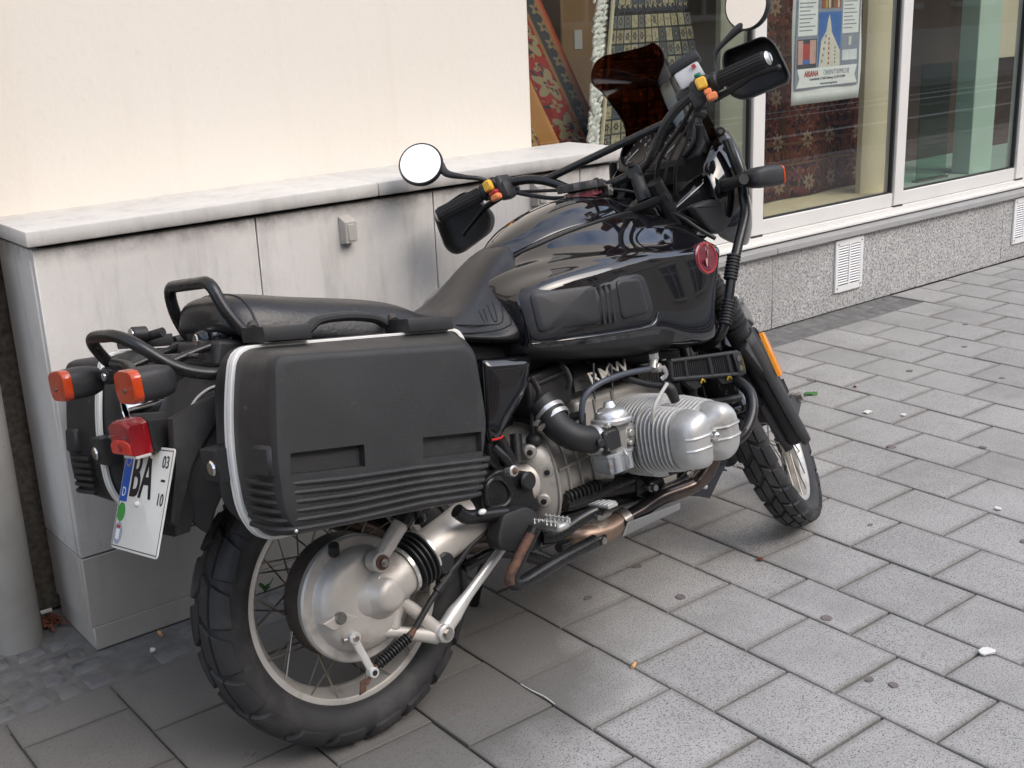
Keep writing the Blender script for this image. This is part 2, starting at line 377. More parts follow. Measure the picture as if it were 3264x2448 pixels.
    def out(s, name, m, parent=None, label=None, cat=None, kind=None, group=None, sharp=38., subsurf=0, solid=0., bevel=0., bseg=2, origin=None, flat=False, solid_off=-1.):
        bmesh.ops.recalc_face_normals(s.bm, faces=s.bm.faces[:])
        me = bpy.data.meshes.new(name)
        off = OFF.get(parent.name if parent else '', Vector((0, 0, 0)))
        if origin is not None: off = Vector(origin)
        if off.length:
            for v in s.bm.verts: v.co -= off
        s.bm.to_mesh(me); s.bm.free()
        o = bpy.data.objects.new(name, me); C.objects.link(o)
        if isinstance(m, (list, tuple)):
            for q in m: me.materials.append(M[q])
        else: me.materials.append(M[m])
        if parent: o.parent = parent; OFF[o.name] = off
        elif origin is not None: o.location = off; OFF[o.name] = off
        if not flat:
            me.polygons.foreach_set('use_smooth', [True]*len(me.polygons))
            me.set_sharp_from_angle(angle=rad(sharp))
        if solid: q = o.modifiers.new('s', 'SOLIDIFY'); q.thickness = solid; q.offset = solid_off
        if bevel: q = o.modifiers.new('b', 'BEVEL'); q.width = bevel; q.segments = bseg; q.limit_method = 'ANGLE'; q.angle_limit = rad(32); q.harden_normals = True
        if subsurf: q = o.modifiers.new('d', 'SUBSURF'); q.levels = q.render_levels = subsurf
        if label: o['label'] = label
        if cat: o['category'] = cat
        if kind: o['kind'] = kind
        if group: o['group'] = group
        return o
def spline(P, rr, sub, closed=False):
    Q, S = [], []; n = len(P)
    for i in range(n if closed else n-1):
        if closed: p0, p1, p2, p3 = P[i-1], P[i], P[(i+1) % n], P[(i+2) % n]
        else: p0, p1, p2, p3 = P[max(i-1, 0)], P[i], P[i+1], P[min(i+2, n-1)]
        for k in range(sub):
            t = k/sub; t2, t3 = t*t, t*t*t
            Q.append(.5*((2*p1)+(p2-p0)*t+(2*p0-5*p1+4*p2-p3)*t2+(3*p1-p0-3*p2+p3)*t3))
            S.append(rr[i]*(1-t)+rr[(i+1) % n]*t)
    if not closed: Q.append(P[-1]); S.append(rr[-1])
    return Q, S
def fillet(pts, r, n=5, closed=False):
    """round the corners of a polyline with arcs of about radius r"""
    P = [Vector(p) for p in pts]; out = []; k = len(P)
    for i, p in enumerate(P):
        if not closed and i in (0, k-1): out.append(p); continue
        a, b_ = P[i-1]-p, P[(i+1) % k]-p
        ri = r[i] if isinstance(r, (list, tuple)) else r
        d = min(ri, a.length*.48, b_.length*.48)
        A, B_ = p+a.normalized()*d, p+b_.normalized()*d
        for j in range(n+1):
            t = j/n; out.append(A*(1-t)**2+p*2*t*(1-t)+B_*t*t)
    return out
def empty(name, loc, label, cat, group=None, mtx=None):
    o = bpy.data.objects.new(name, None); C.objects.link(o); o.empty_display_size = .1
    o.matrix_world = mtx if mtx is not None else Matrix.Translation(Vector(loc))
    if mtx is None: OFF[o.name] = Vector(loc)
    o['label'] = label; o['category'] = cat
    if group: o['group'] = group
    return o
def text_mesh(txt, size, mtx, name, m, parent, depth=.0006, align='CENTER', sx=1., label=None, bold=0.):
    cu = bpy.data.curves.new(name, 'FONT'); cu.body = txt; cu.size = size; cu.align_x = align; cu.align_y = 'CENTER'; cu.extrude = depth; cu.offset = bold
    cu.resolution_u = 3
    o = bpy.data.objects.new(name, cu); C.objects.link(o)
    dg = bpy.context.evaluated_depsgraph_get(); me = bpy.data.meshes.new_from_object(o.evaluated_get(dg)); bpy.data.objects.remove(o); bpy.data.curves.remove(cu)
    off = OFF.get(parent.name, Vector((0, 0, 0)))
    for v in me.vertices: v.co = (mtx @ Vector((v.co.x*sx, v.co.y, v.co.z)))-off
    me.name = name; me.materials.clear(); me.materials.append(M[m])
    o = bpy.data.objects.new(name, me); C.objects.link(o); o.parent = parent; OFF[o.name] = off
    if label: o['label'] = label
    return o
def carve(obj, cutter_mb):
    me = bpy.data.meshes.new('cut'); bmesh.ops.recalc_face_normals(cutter_mb.bm, faces=cutter_mb.bm.faces[:])
    off = OFF.get(obj.name, Vector((0, 0, 0)))
    for v in cutter_mb.bm.verts: v.co -= off
    cutter_mb.bm.to_mesh(me); cutter_mb.bm.free()
    c = bpy.data.objects.new('cut', me); C.objects.link(c); c.matrix_world = Matrix.Identity(4)
    keep = obj.parent; obj.parent = None
    q = obj.modifiers.new('x', 'BOOLEAN'); q.operation = 'DIFFERENCE'; q.object = c; q.solver = 'EXACT'
    dg = bpy.context.evaluated_depsgraph_get(); new = bpy.data.meshes.new_from_object(obj.evaluated_get(dg))
    obj.modifiers.remove(q); old = obj.data; new.name = old.name; obj.data = new
    bpy.data.objects.remove(c); obj.parent = keep
    new.polygons.foreach_set('use_smooth', [True]*len(new.polygons)); new.set_sharp_from_angle(angle=rad(38))
def frame3(o, x, y):
    """matrix with origin o, x axis along x, y axis near y"""
    x = Vector(x).normalized(); y = Vector(y); z = x.cross(y).normalized(); y = z.cross(x)
    m = Matrix((x, y, z)).transposed().to_4x4(); m.translation = Vector(o); return m
# ================================================================== SETTING
# ---- ground and pavement
Mb().box((3, 1.9, -.06), (30, 3.8, .1)).out('ground', 'joint', kind='structure', flat=True)
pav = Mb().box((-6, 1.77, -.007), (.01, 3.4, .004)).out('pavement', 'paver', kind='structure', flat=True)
def cam_uv(p):
    q = cam.matrix_world.inverted() @ Vector(p)
    if q.z > -.05: return (9, 9)
    return (q.x/-q.z*42.65/36, q.y/-q.z*42.65/36)
def in_view(p, mgn=.03):
    u, v = cam_uv(p); return abs(u) < .5+mgn and abs(v) < .375+mgn
def stone(mb, x0, x1, y0, y1, rng, g=.0018, zt=0.):
    a = rng.uniform(-.0013, .0013); sx, sy = rng.uniform(-.003, .003), rng.uniform(-.003, .003)
    x0 += g+rng.uniform(0, .0014); x1 -= g+rng.uniform(0, .0014); y0 += g+rng.uniform(.0006, .0022); y1 -= g+rng.uniform(.0006, .0022)
    c = Vector(((x0+x1)/2, (y0+y1)/2, 0)); b = .0035
    def T(x, y, z): return (x, y, z+a+sx*(x-c.x)+sy*(y-c.y)+zt)
    j = [(rng.uniform(-.0012, .0012), rng.uniform(-.0012, .0012)) for _ in range(4)]
    cs = [(x0, y0), (x1, y0), (x1, y1), (x0, y1)]; cs = [(p[0]+q[0], p[1]+q[1]) for p, q in zip(cs, j)]
    def inset(k):
        return [(p[0]+(k if p[0] < c.x else -k), p[1]+(k if p[1] < c.y else -k)) for p in cs]
    mb.loft([[T(x, y, -.012) for x, y in cs], [T(x, y, -.003) for x, y in cs], [T(x, y, -.0006) for x, y in inset(b*.45)], [T(x, y, 0) for x, y in inset(b*1.3)]], cap0=False)
rows_x = [-1.61, -1.37, -1.13, -.89, -.65, -.415, -.18, .06, .30, .54, .78, 1.02, 1.26, 1.495, 1.735, 1.985, 2.223, 2.39, 2.63, 2.87, 3.115, 3.345, 3.57, 3.80, 4.03, 4.26, 4.50, 4.73, 4.97, 5.21, 5.45, 5.69, 5.93, 6.17, 6.41, 6.65, 6.89, 7.13, 7.37]+[7.61+.24*k for k in range(32)]
rng = random.Random(3); farmb = Mb(); nst = 0
for i, (x0, x1) in enumerate(zip(rows_x, rows_x[1:])):
    ph = 1.69 if i % 2 == 1 else 1.562
    if x0 < 2.3 < x1: ph = 1.57
    if x0 > 2.38: ph = 1.735 if i % 2 == 1 else 1.612
    if x0 > 3.1: ph = 2.385 if i % 2 == 0 else 2.512
    ymax = 2.585 if x1 < 2.75 else (3.335 if x0 < 5.2 else 3.53)
    pitch_y = .2555; k0 = math.floor((.02-ph)/pitch_y)
    k = k0
    while True:
        y0, y1 = ph+k*pitch_y, ph+(k+1)*pitch_y; k += 1
        if y1 < .16: continue
        if y0 > ymax-.03: break
        y1 = min(y1, ymax)
        if ymax-y1 < .06: y1 = ymax
        vis = any(in_view((x, y, 0)) for x in (x0, x1) for y in (y0, y1)) and nst < 285
        if vis:
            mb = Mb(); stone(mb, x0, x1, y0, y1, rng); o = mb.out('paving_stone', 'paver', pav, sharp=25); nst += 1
        else: stone(farmb, x0, x1, y0, y1, rng)
        if y1 == ymax: break
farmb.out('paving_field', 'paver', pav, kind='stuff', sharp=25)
# small dark setts along the foot of the walls
rng = random.Random(11); settmb = Mb(); ns = 0
def sett_strip(xa, xb, ya, yb, rows):
    global ns
    h = (yb-ya)/rows
    for r in range(rows):
        x = xa+rng.uniform(-.05, 0)
        while x < xb:
            w = rng.uniform(.06, .105); y0, y1 = ya+r*h, ya+(r+1)*h; x1 = min(x+w, xb)
            z = rng.uniform(-.0065, -.002)
            if rng.random() < .35: x = x1; continue      # this one lies under the mortar
            c = [(x+rng.uniform(.002, .010), y0+rng.uniform(.002, .010)), (x1-rng.uniform(.002, .016), y0+rng.uniform(.002, .016)), (x1-rng.uniform(.002, .016), y1-rng.uniform(.002, .016)), (x+rng.uniform(.002, .016), y1-rng.uniform(.002, .016))]
            ctr = Vector(((x+x1)/2, (y0+y1)/2))
            def ins(k): return [(ctr.x+(p[0]-ctr.x)*k, ctr.y+(p[1]-ctr.y)*k) for p in c]
            rings = [[(p[0], p[1], -.02) for p in c], [(p[0], p[1], z-.006) for p in c], [(p[0], p[1], z-.001) for p in ins(.88)], [(p[0], p[1], z+.002) for p in ins(.6)]]
            if in_view((ctr.x, ctr.y, 0)) and ns < 200:
                mb = Mb().loft(rings, cap0=False); mb.out('sett', 'sett', pav, sharp=50); ns += 1
            else: settmb.loft(rings, cap0=False)
            x = x1
mo = Mb(); mo.box((1.2, 2.80, -.012), (3.0, .52, .012)); mo.box((3.95, 3.44, -.012), (2.56, .22, .012)); mo.box((2.71, 2.96, -.0125), (.10, .8, .012)); mo.out('mortar_bed', 'mortar', pav, kind='stuff', flat=True)
sett_strip(-.2, 2.70, 2.59, 2.755, 2); sett_strip(-.2, .80, 2.755, 3.06, 4); sett_strip(2.70, 5.2, 3.345, 3.535, 2); sett_strip(2.66, 2.75, 2.6, 3.34, 8)
settmb.out('sett_field', 'sett', pav, kind='stuff', sharp=50)
# trodden chewing gum
for (u, x, y) in [(0, 2.112, 2.187), (0, 1.889, 2.139), (0, 2.068, 1.979), (0, 2.247, 1.656), (0, 2.087, 1.416), (0, 2.107, 1.366), (0, 3.372, 2.249), (0, 3.580, 2.036), (0, 3.787, 2.915), (0, 2.788, 1.915), (0, 0.898, 2.104), (0, 4.320, 2.400), (0, 4.620, 2.750), (0, 4.160, 2.710), (0, 3.270, 2.950), (0, 4.950, 2.950), (0, 3.000, 1.560), (0, 5.600, 3.000), (0, 1.320, 1.930)]:
    r = rng.uniform(.010, .017); e = rng.uniform(.7, 1.2)
    pts = [(x+math.cos(a)*r*rng.uniform(.85, 1.12), y+math.sin(a)*r*e*rng.uniform(.85, 1.12)) for a in (2*math.pi*k/14 for k in range(14))]
    Mb().loft([[(p[0], p[1], -.002) for p in pts], [(x+(p[0]-x)*.85, y+(p[1]-y)*.85, .0028) for p in pts]], cap0=False).out('gum_spot', 'gum', pav)
# kerb, road and the far pavement, as the shop window mirrors them
Mb().box((3, -.07, -.07), (60, .15, .14), bev=.01).out('kerb', 'sillstone', kind='structure')
Mb().box((3, -2.65, -.20), (60, 5.0, .16)).out('road', 'asphalt', kind='structure', flat=True)
mb = Mb()
mb.box((3, -2.08, -.117), (60, .12, .004)); mb.box((3, -3.62, -.117), (60, .10, .004)); mb.box((3, -4.15, -.117), (60, .10, .004))
mb.out('lane_marking', 'roadpaint', kind='structure', flat=True)
Mb().box((3, -6.3, -.075), (60, 2.3, .15), bev=.01).out('opposite_pavement', 'sillstone', kind='structure')

# ---- houses across the street (seen in the window panes, the tank and the mirrors)
def facade(x0, x1, y, h, wallm, label, gf):
    t = empty('opposite_house', ((x0+x1)/2, y, 0), label, 'house', 'houses across the street')
    nb = max(2, int((x1-x0)/2.6)); bw = (x1-x0)/nb; fl = [(gf, gf+1.7)]
    z = gf+3.2
    while z+2.2 < h: fl.append((z, z+1.7)); z += 3.2
    mb = Mb(); ww = 1.15
    for i in range(nb):
        cx = x0+bw*(i+.5)
        mb.box((x0+bw*i+(bw-ww)/4, y-.15, h/2), ((bw-ww)/2, .3, h)); mb.box((x0+bw*(i+1)-(bw-ww)/4, y-.15, h/2), ((bw-ww)/2, .3, h))
        zz = 0
        for a, b in fl+[(h, h)]: 
            if a > zz: mb.box((cx, y-.15, (a+zz)/2), (ww, .3, a-zz))
            zz = b
    mb.out('wall', wallm, t, flat=True)
    for a, b in fl:
        for i in range(nb):
            cx = x0+bw*(i+.5)
            w = Mb().box((cx, y-.17, (a+b)/2), (ww, .03, b-a)).out('window', 'oppglass', t, flat=True)
            f = Mb()
            for s in (-1, 0, 1): f.box((cx+s*(ww/2-.035), y-.12, (a+b)/2), (.07, .05, b-a))
            f.box((cx, y-.117, b-.035), (ww, .05, .07)); f.box((cx, y-.117, b-.55), (ww, .05, .06)); f.box((cx, y+.05, a-.05), (ww+.3, .2, .1)); f.box((cx, y+.03, b+.1), (ww+.3, .12, .2))
            f.out('window_frame', 'opptrim', w, flat=True)
    mb = Mb()
    mb.box(((x0+x1)/2, y+.12, h+.1), (x1-x0, .5, .3)); mb.box(((x0+x1)/2, y+.05, gf+2.3), (x1-x0, .2, .22)); mb.box(((x0+x1)/2, y+.04, .35), (x1-x0-.02, .14, .7))
    mb.out('cornice', 'opptrim', t, flat=True)
    Mb().prism([(x0, y+.4, h+.25), (x0, y-4, h+3.6), (x0, y-8, h+.25)], (x1-x0, 0, 0)).out('roof', 'roof', t, flat=True)
facade(-14, -3.2, -7.4, 7.6, 'oppwall', 'tan plastered house with rows of windows mirrored left in the tank', 1.3)
facade(-3.2, 6.6, -7.4, 5.9, 'oppwall2', 'brown stone house with moulded window frames facing the shop', 1.3)
facade(6.6, 20, -7.4, 7.2, 'oppwall', 'long sandstone house mirrored in the right hand window pane', 1.2)
facade(20, 33, -7.4, 8.5, 'oppwall2', 'brown house at the far end of the street opposite', 1.2)

# ---- plastered house with the shop window
bld = empty('shop_building', (2.5, 3.2, 0), 'cream plastered house with grey granite base and a carpet shop window', 'building')
Mb().box((-1.26, 3.32, 2.875), (7.48, .6, 3.75), bev=.006).out('plaster_wall', 'plaster', bld)
mb = Mb(); mb.box((-1.26, 3.37, .525), (7.46, .6, 1.05)); mb.out('rough_base', 'pebbledash', bld)
mb = Mb().box((2.43, 3.55, 2.5), (.098, .40, 5), bev=.004); mb.out('window_reveal', 'plaster', bld)
Mb().box((7.4, 3.75, 4.0), (9.9, .5, 2.0)).out('upper_wall', 'plaster', bld, flat=True)
# granite slabs under the window
xs = [2.485, 4.30, 6.25, 8.3, 12.3]
for a, b in zip(xs, xs[1:]): Mb().box(((a+b)/2, 3.66, .175), (b-a-.002, .24, .35), bev=.002).out('granite_slab', 'granite', bld)
xs = [2.485, 4.297, 6.9, 9.6, 12.3]
for a, b in zip(xs, xs[1:]): Mb().box(((a+b)/2, 3.585, .3705), (b-a-.003, .15, .029), bev=.003).out('sill_slab', 'sillstone', bld)
# vent grilles let into the granite
for vx in (4.858, 6.452):
    g = Mb(); W, H = .216, .256; zc = .218; y = 3.534
    g.box((vx-W/2+.0115, y, zc), (.023, .012, H), bev=.002); g.box((vx+W/2-.0115, y, zc), (.023, .012, H), bev=.002)
    g.box((vx, y-.0005, zc+H/2-.015), (W-.044, .011, .03)); g.box((vx, y-.0005, zc-H/2+.015), (W-.044, .011, .03)); g.box((vx, y-.001, zc), (.012, .011, H-.05))
    v = g.out('vent_grille', 'ventwhite', bld, flat=False)
    Mb().box((vx, y+.0045, zc), (W-.02, .003, H-.02)).out('vent_back', 'ventdark', v, flat=True)
    for k in range(15):
        z = zc-H/2+.040+k*.0126
        for s in (-1, 1): Mb().box((vx+s*.0475, y-.0005, z), (.079, .009, .0072), rot=Matrix.Rotation(rad(-28), 3, 'X')).out('slat', 'ventwhite', v, flat=True)
    for sx in (-1, 1):
        for sz in (-1, 1): Mb().cyl((vx+sx*.092, y-.004, zc+sz*.108), (vx+sx*.092, y-.009, zc+sz*.108), .0035, 8).out('screw', 'clip', v)
# aluminium shop front
sf = Mb()
sf.box((7.3, 3.645, .4075), (9.75, .09, .045), bev=.003)
shop = sf.out('shop_front', 'frame', bld)
Mb().box((7.3, 3.615, .399), (9.75, .10, .012), bev=.002).out('drip_rail', 'frame', shop)
px = [2.48, 4.215, 5.297, 6.445, 7.55, 8.65]
for i, x in enumerate(px[1:]):
    Mb().box((x+.042, 3.632, 2.02), (.084, .066, 3.17), bev=.005).out('post', 'frame', shop)
    Mb().box((x+.042, 3.628, .431), (.078, .055, .008)).out('post_foot', 'gasket', shop, flat=True)
for i in range(5):
    a = px[i]+(.084 if i else 0); b = px[i+1]
    Mb().box(((a+b)/2, 3.635, .466), (b-a, .056, .07), bev=.004).out('bottom_rail', 'frame', shop)
    Mb().box(((a+b)/2, 3.6215, .5045), (b-a, .018, .007)).out('gasket', 'gasket', shop, flat=True)
    if i > 0 or True:
        [Mb().box((q_, 3.6215, 1.9), (.012, .02, 2.79)).out('gasket', 'gasket', shop, flat=True) for q_ in (a+.006, b-.006)]
    Mb().box(((a+b)/2, 3.630, 1.9), (b-a, .006, 2.79)).out('pane', 'paneglass', shop, flat=True)
    Mb().box(((a+b)/2, 3.63, 3.35), (b-a, .08, .12)).out('top_rail', 'frame', shop)
# shop interior
room = Mb()
room.box((7.4, 6.05, 1.7), (10, .1, 3.6)); room.box((7.4, 4.85, 3.35), (10, 2.4, .1)); room.box((2.44, 4.85, 1.7), (.08, 2.4, 3.6)); room.box((12.4, 4.85, 1.7), (.08, 2.4, 3.6))
room.out('shop_interior', 'darkroom', bld, flat=True)
Mb().box((7.4, 5.35, .30), (9.9, 1.35, .05)).out('shop_floor', 'shopfloor', bld, flat=True)
Mb().box((4.93, 4.18, .465), (1.3, 1.0, .03)).out('display_board', 'displayboard', bld, flat=True)
Mb().box((3.4, 4.18, .465), (1.7, 1.0, .03)).out('display_board', 'shopfloor', bld, flat=True)
Mb().box((7.0, 4.18, .385), (3.0, 1.0, .03)).out('display_board', 'mint', bld, flat=True)
Mb().box((5.425, 3.82, 1.9), (.25, .03, 2.85)).out('divider', 'creampanel', bld, flat=True)
Mb().box((4.38, 3.85, 1.9), (.24, .03, 2.85)).out('divider', 'greypanel', bld, flat=True)
# things standing in the window
def topbox(name, mat_, c, size, label, cat, rz=0, bev=.004):
    return Mb().box(c, size, rot=Matrix.Rotation(rad(rz), 3, 'Z'), bev=bev).out(name, mat_, None, label=label, cat=cat, origin=(c[0], c[1], c[2]-size[2]/2))
topbox('mint_column', 'mint', (6.82, 4.1, 1.6), (.24, .12, 2.40), 'tall pale mint column behind the right hand pane', 'column')
topbox('wall_screen', 'creampanel', (7.25, 4.2, 1.9), (.45, .05, 1.7), 'cream board hung beside the mint column in the right pane', 'panel')
t = empty('glass_shelf', (6.39, 4.1, .40), 'greenish upright glass sheet standing on the display floor of the right pane', 'glass sheet')
Mb().box((6.39, 4.1, .735), (.29, .010, .665)).out('sheet', 'shelfglass', t, flat=True); Mb().box((6.39, 4.1, .405), (.31, .04, .012)).out('foot', 'clip', t)
t = empty('cardboard_box', (4.13, 4.7, .325), 'tall brown cardboard box with a paper note in the dark shop', 'box')
b = Mb().box((4.13, 4.7, 1.25), (.30, .2, 1.85), bev=.006).out('carton', 'cardboard', t)
Mb().box((4.085, 4.597, 1.31), (.05, .003, .09)).out('paper_note', 'paper', t, flat=True)

# ---- carpets
def rugmat(key, mode):
    m = bpy.data.materials.new(key); m.use_nodes = True; t = m.node_tree; n = t.nodes; l = t.links; p = n['Principled BSDF']; M[key] = m
    p.inputs['Roughness'].default_value = .95; p.inputs['Specular IOR Level'].default_value = .1
    uv = n.new('ShaderNodeUVMap'); uv.uv_map = 'rug'
    sep = n.new('ShaderNodeSeparateXYZ'); l.new(uv.outputs['UV'], sep.inputs[0]); U, V = sep.outputs['X'], sep.outputs['Y']
    def mth(op, a, b=None, c=None):
        x = n.new('ShaderNodeMath'); x.operation = op
        for i, q in enumerate((a, b, c)):
            if q is None: continue
            if isinstance(q, (int, float)): x.inputs[i].default_value = q
            else: l.new(q, x.inputs[i])
        return x.outputs[0]
    def mix(f, A, B):
        x = n.new('ShaderNodeMix'); x.data_type = 'RGBA'; l.new(f, x.inputs['Factor'])
        for s, v in (('A', A), ('B', B)):
            if isinstance(v, tuple): x.inputs[s].default_value = (*v, 1)
            else: l.new(v, x.inputs[s])
        return x.outputs['Result']
    def cellcol(su, sv, cols, seed=0.):
        a = mth('FLOOR', mth('MULTIPLY', U, su)); b = mth('FLOOR', mth('MULTIPLY', V, sv))
        cx = n.new('ShaderNodeCombineXYZ'); l.new(a, cx.inputs[0]); l.new(b, cx.inputs[1]); cx.inputs[2].default_value = seed
        w = n.new('ShaderNodeTexWhiteNoise'); w.noise_dimensions = '3D'; l.new(cx.outputs[0], w.inputs['Vector'])
        r = n.new('ShaderNodeValToRGB'); r.color_ramp.interpolation = 'CONSTANT'; e = r.color_ramp.elements
        for i, c in enumerate(cols):
            if i < 2: e[i].position = i/len(cols); e[i].color = (*c, 1)
            else: q = e.new(i/len(cols)); q.color = (*c, 1)
        l.new(w.outputs['Value'], r.inputs['Fac']); return r.outputs['Color'], w.outputs['Value']
    def fr(x, s): return mth('ABSOLUTE', mth('SUBTRACT', mth('FRACT', mth('MULTIPLY', x, s)), .5))   # 0 centre .. .5 edge
    def noisy(scale, a, b):
        x = n.new('ShaderNodeTexNoise'); x.inputs['Scale'].default_value = scale; x.inputs['Detail'].default_value = 4; l.new(uv.outputs['UV'], x.inputs['Vector'])
        r = n.new('ShaderNodeMapRange'); l.new(x.outputs['Fac'], r.inputs['Value']); r.inputs['From Min'].default_value = a; r.inputs['From Max'].default_value = b; return r.outputs['Result']
    def flower(s, petals, r0, r1, off=0.):
        fu = mth('SUBTRACT', mth('FRACT', mth('ADD', mth('MULTIPLY', U, s), off)), .5); fv = mth('SUBTRACT', mth('FRACT', mth('ADD', mth('MULTIPLY', V, s), off)), .5)
        rr = mth('SQRT', mth('ADD', mth('MULTIPLY', fu, fu), mth('MULTIPLY', fv, fv))); an = mth('ARCTAN2', fv, fu)
        edge = mth('ADD', r0, mth('MULTIPLY', mth('COSINE', mth('MULTIPLY', an, petals)), r1))
        return mth('MULTIPLY', mth('LESS_THAN', rr, edge), mth('GREATER_THAN', rr, mth('MULTIPLY', edge, .35))), rr
    if mode == 'mosaic':
        col, val = cellcol(16, 16, [(.38, .34, .21), (.42, .38, .25), (.16, .17, .16), (.09, .10, .12), (.33, .29, .19), (.20, .20, .17), (.40, .36, .24)])
        line = mth('GREATER_THAN', mth('MAXIMUM', fr(U, 16), fr(V, 16)), .435)
        fl, rr = flower(16, 6, .24, .07); fl2 = mth('MULTIPLY', fl, mth('GREATER_THAN', val, .3))
        cur = mix(fl2, col, (.05, .055, .07)); ctr = mth('LESS_THAN', rr, .10); cur = mix(ctr, cur, (.32, .22, .13))
        cur = mix(line, cur, (.022, .026, .036))
        band = mth('LESS_THAN', mth('FRACT', mth('MULTIPLY', V, 3.2)), .12)
        f3, r3 = flower(20, 5, .30, .08); bc = mix(f3, (.035, .04, .055), (.36, .32, .21)); cur = mix(band, cur, bc)
        big = mth('GREATER_THAN', mth('MAXIMUM', fr(U, 3.2), fr(V, 3.2)), .478); cur = mix(big, cur, (.014, .016, .022))
        cur = mix(mth('MULTIPLY', noisy(60, .5, .62), .6), cur, (.10, .085, .06))
    elif mode == 'red':
        col, val = cellcol(9, 6, [(.30, .035, .028), (.26, .028, .025), (.33, .045, .035)])
        f1, r1 = flower(4.2, 5, .28, .10); f2, r2 = flower(10, 4, .26, .12, .3)
        cur = mix(f2, col, (.06, .055, .07)); cur = mix(mth('MULTIPLY', f2, noisy(14, .5, .52)), cur, (.30, .24, .14)); cur = mix(f1, cur, (.30, .25, .15))
        cur = mix(noisy(24, .60, .64), cur, (.05, .045, .06)); cur = mix(noisy(31, .64, .66), cur, (.34, .27, .15))
        d = U
        b1 = mth('MULTIPLY', mth('GREATER_THAN', d, .885), mth('LESS_THAN', d, .902)); b2 = mth('GREATER_THAN', d, .962)
        bz_ = mth('MULTIPLY', mth('GREATER_THAN', d, .902), mth('LESS_THAN', d, .962))
        f4, r4 = flower(11, 5, .3, .1); zc = mix(f4, (.05, .055, .065), (.23, .18, .10)); cur = mix(bz_, cur, zc); cur = mix(b1, cur, (.30, .15, .06)); cur = mix(b2, cur, (.32, .13, .06))
        cur = mix(mth('GREATER_THAN', d, .985), cur, (.34, .05, .03))
    elif mode == 'gold':
        col, val = cellcol(14, 9, [(.42, .27, .10), (.38, .25, .10), (.45, .30, .13)])
        f1, r1 = flower(9, 5, .3, .12); cur = mix(f1, col, (.26, .06, .03)); cur = mix(noisy(28, .56, .6), cur, (.07, .08, .10)); cur = mix(noisy(40, .62, .65), cur, (.5, .4, .2))
        cur = mix(mth('GREATER_THAN', U, .82), cur, (.42, .20, .07))
    else:   # dark
        col, val = cellcol(3, 2.2, [(.11, .034, .027), (.14, .042, .032), (.08, .032, .03)])
        f1, r1 = flower(4.6, 8, .17, .045, .2); fr2 = mth('MULTIPLY', mth('GREATER_THAN', fr(U, 3.1), .40), mth('LESS_THAN', fr(V, 2.3), .45))
        cur = mix(noisy(22, .50, .56), col, (.035, .022, .026)); cur = mix(noisy(34, .58, .62), cur, (.20, .10, .06)); cur = mix(fr2, cur, (.075, .035, .022))
        s = mth('LESS_THAN', mth('ABSOLUTE', mth('SUBTRACT', mth('ADD', fr(U, 3.1), fr(V, 3.1)), .34)), .018); cur = mix(s, cur, (.15, .10, .075)); f5, r5 = flower(13, 4, .25, .13, .1); cur = mix(mth('MULTIPLY', f5, noisy(5, .45, .55)), cur, (.12, .05, .035)); f6, r6 = flower(19, 5, .28, .1, .6); cur = mix(mth('MULTIPLY', f6, noisy(7, .48, .56)), cur, (.02, .018, .03)); cur = mix(f1, cur, (.24, .175, .12))
        tooth = mth('MULTIPLY', mth('GREATER_THAN', fr(U, 34), .25), mth('LESS_THAN', fr(V, 2.3), .05)); cur = mix(tooth, cur, (.13, .055, .032))
        cur = mix(mth('LESS_THAN', mth('ABSOLUTE', mth('SUBTRACT', fr(V, 2.3), .12)), .012), cur, (.15, .08, .05))
    l.new(cur, p.inputs['Base Color'])
    bp = n.new('ShaderNodeBump'); bp.inputs['Strength'].default_value = .5; bp.inputs['Distance'].default_value = .004
    q = n.new('ShaderNodeTexNoise'); q.inputs['Scale'].default_value = 160; l.new(uv.outputs['UV'], q.inputs['Vector']); l.new(q.outputs['Fac'], bp.inputs['Height']); l.new(bp.outputs['Normal'], p.inputs['Normal'])
for k in ('mosaic', 'red', 'gold', 'dark'): rugmat('rug_'+k, k)
def sheet(name, key, c00, c10, c11, c01, su, sv, parent, wave=.015, nw=3., nu=24, nv=24, th=.008, ph=0.):
    """a hanging or leaning carpet between four corners, in soft folds, with real thickness"""
    a, b, c, d = map(Vector, (c00, c10, c11, c01)); nrm = (b-a).cross(d-a).normalized()
    rows = []; uvs = []
    for j in range(nv+1):
        v = j/nv; rows.append([]); 
        for i in range(nu+1):
            u = i/nu; p = (a*(1-u)+b*u)*(1-v)+(d*(1-u)+c*u)*v
            p = p+nrm*(wave*math.sin(u*nw*math.pi*2+ph+v*.8)+wave*.4*math.sin(v*9+u*4)); rows[-1].append(p); uvs.append((u*su, v*sv))
    o = Mb().grid(rows).out(name, key, parent, solid=th, solid_off=0)
    me = o.data; lay = me.uv_layers.new(name='rug')
    for lp in me.loops: lay.data[lp.index].uv = uvs[lp.vertex_index]
    return o
def rug(label, loc): return empty('carpet', loc, label, 'carpet', 'carpets shown in the shop window')
t = rug('red patterned carpet with a flowered border leaning in the left window', (3.4, 4.1, .49))
sheet('pile', 'rug_red', (3.0, 4.06, .485), (3.97, 4.06, .485), (3.375, 4.10, 1.60), (2.4, 4.10, 1.60), 1, 1.4, t, .004, 1)
t = rug('gold flowered carpet lying lowest in the left corner of the window', (3.2, 3.8, .49))
sheet('pile', 'rug_gold', (2.90, 3.80, .485), (3.51, 3.80, .485), (3.09, 3.82, 1.27), (2.6, 3.82, 1.27), 1, 1.2, t, .003, 1)
t = rug('dark blue and cream mosaic carpet hanging with its white fringe beside it', (3.85, 3.9, .49))
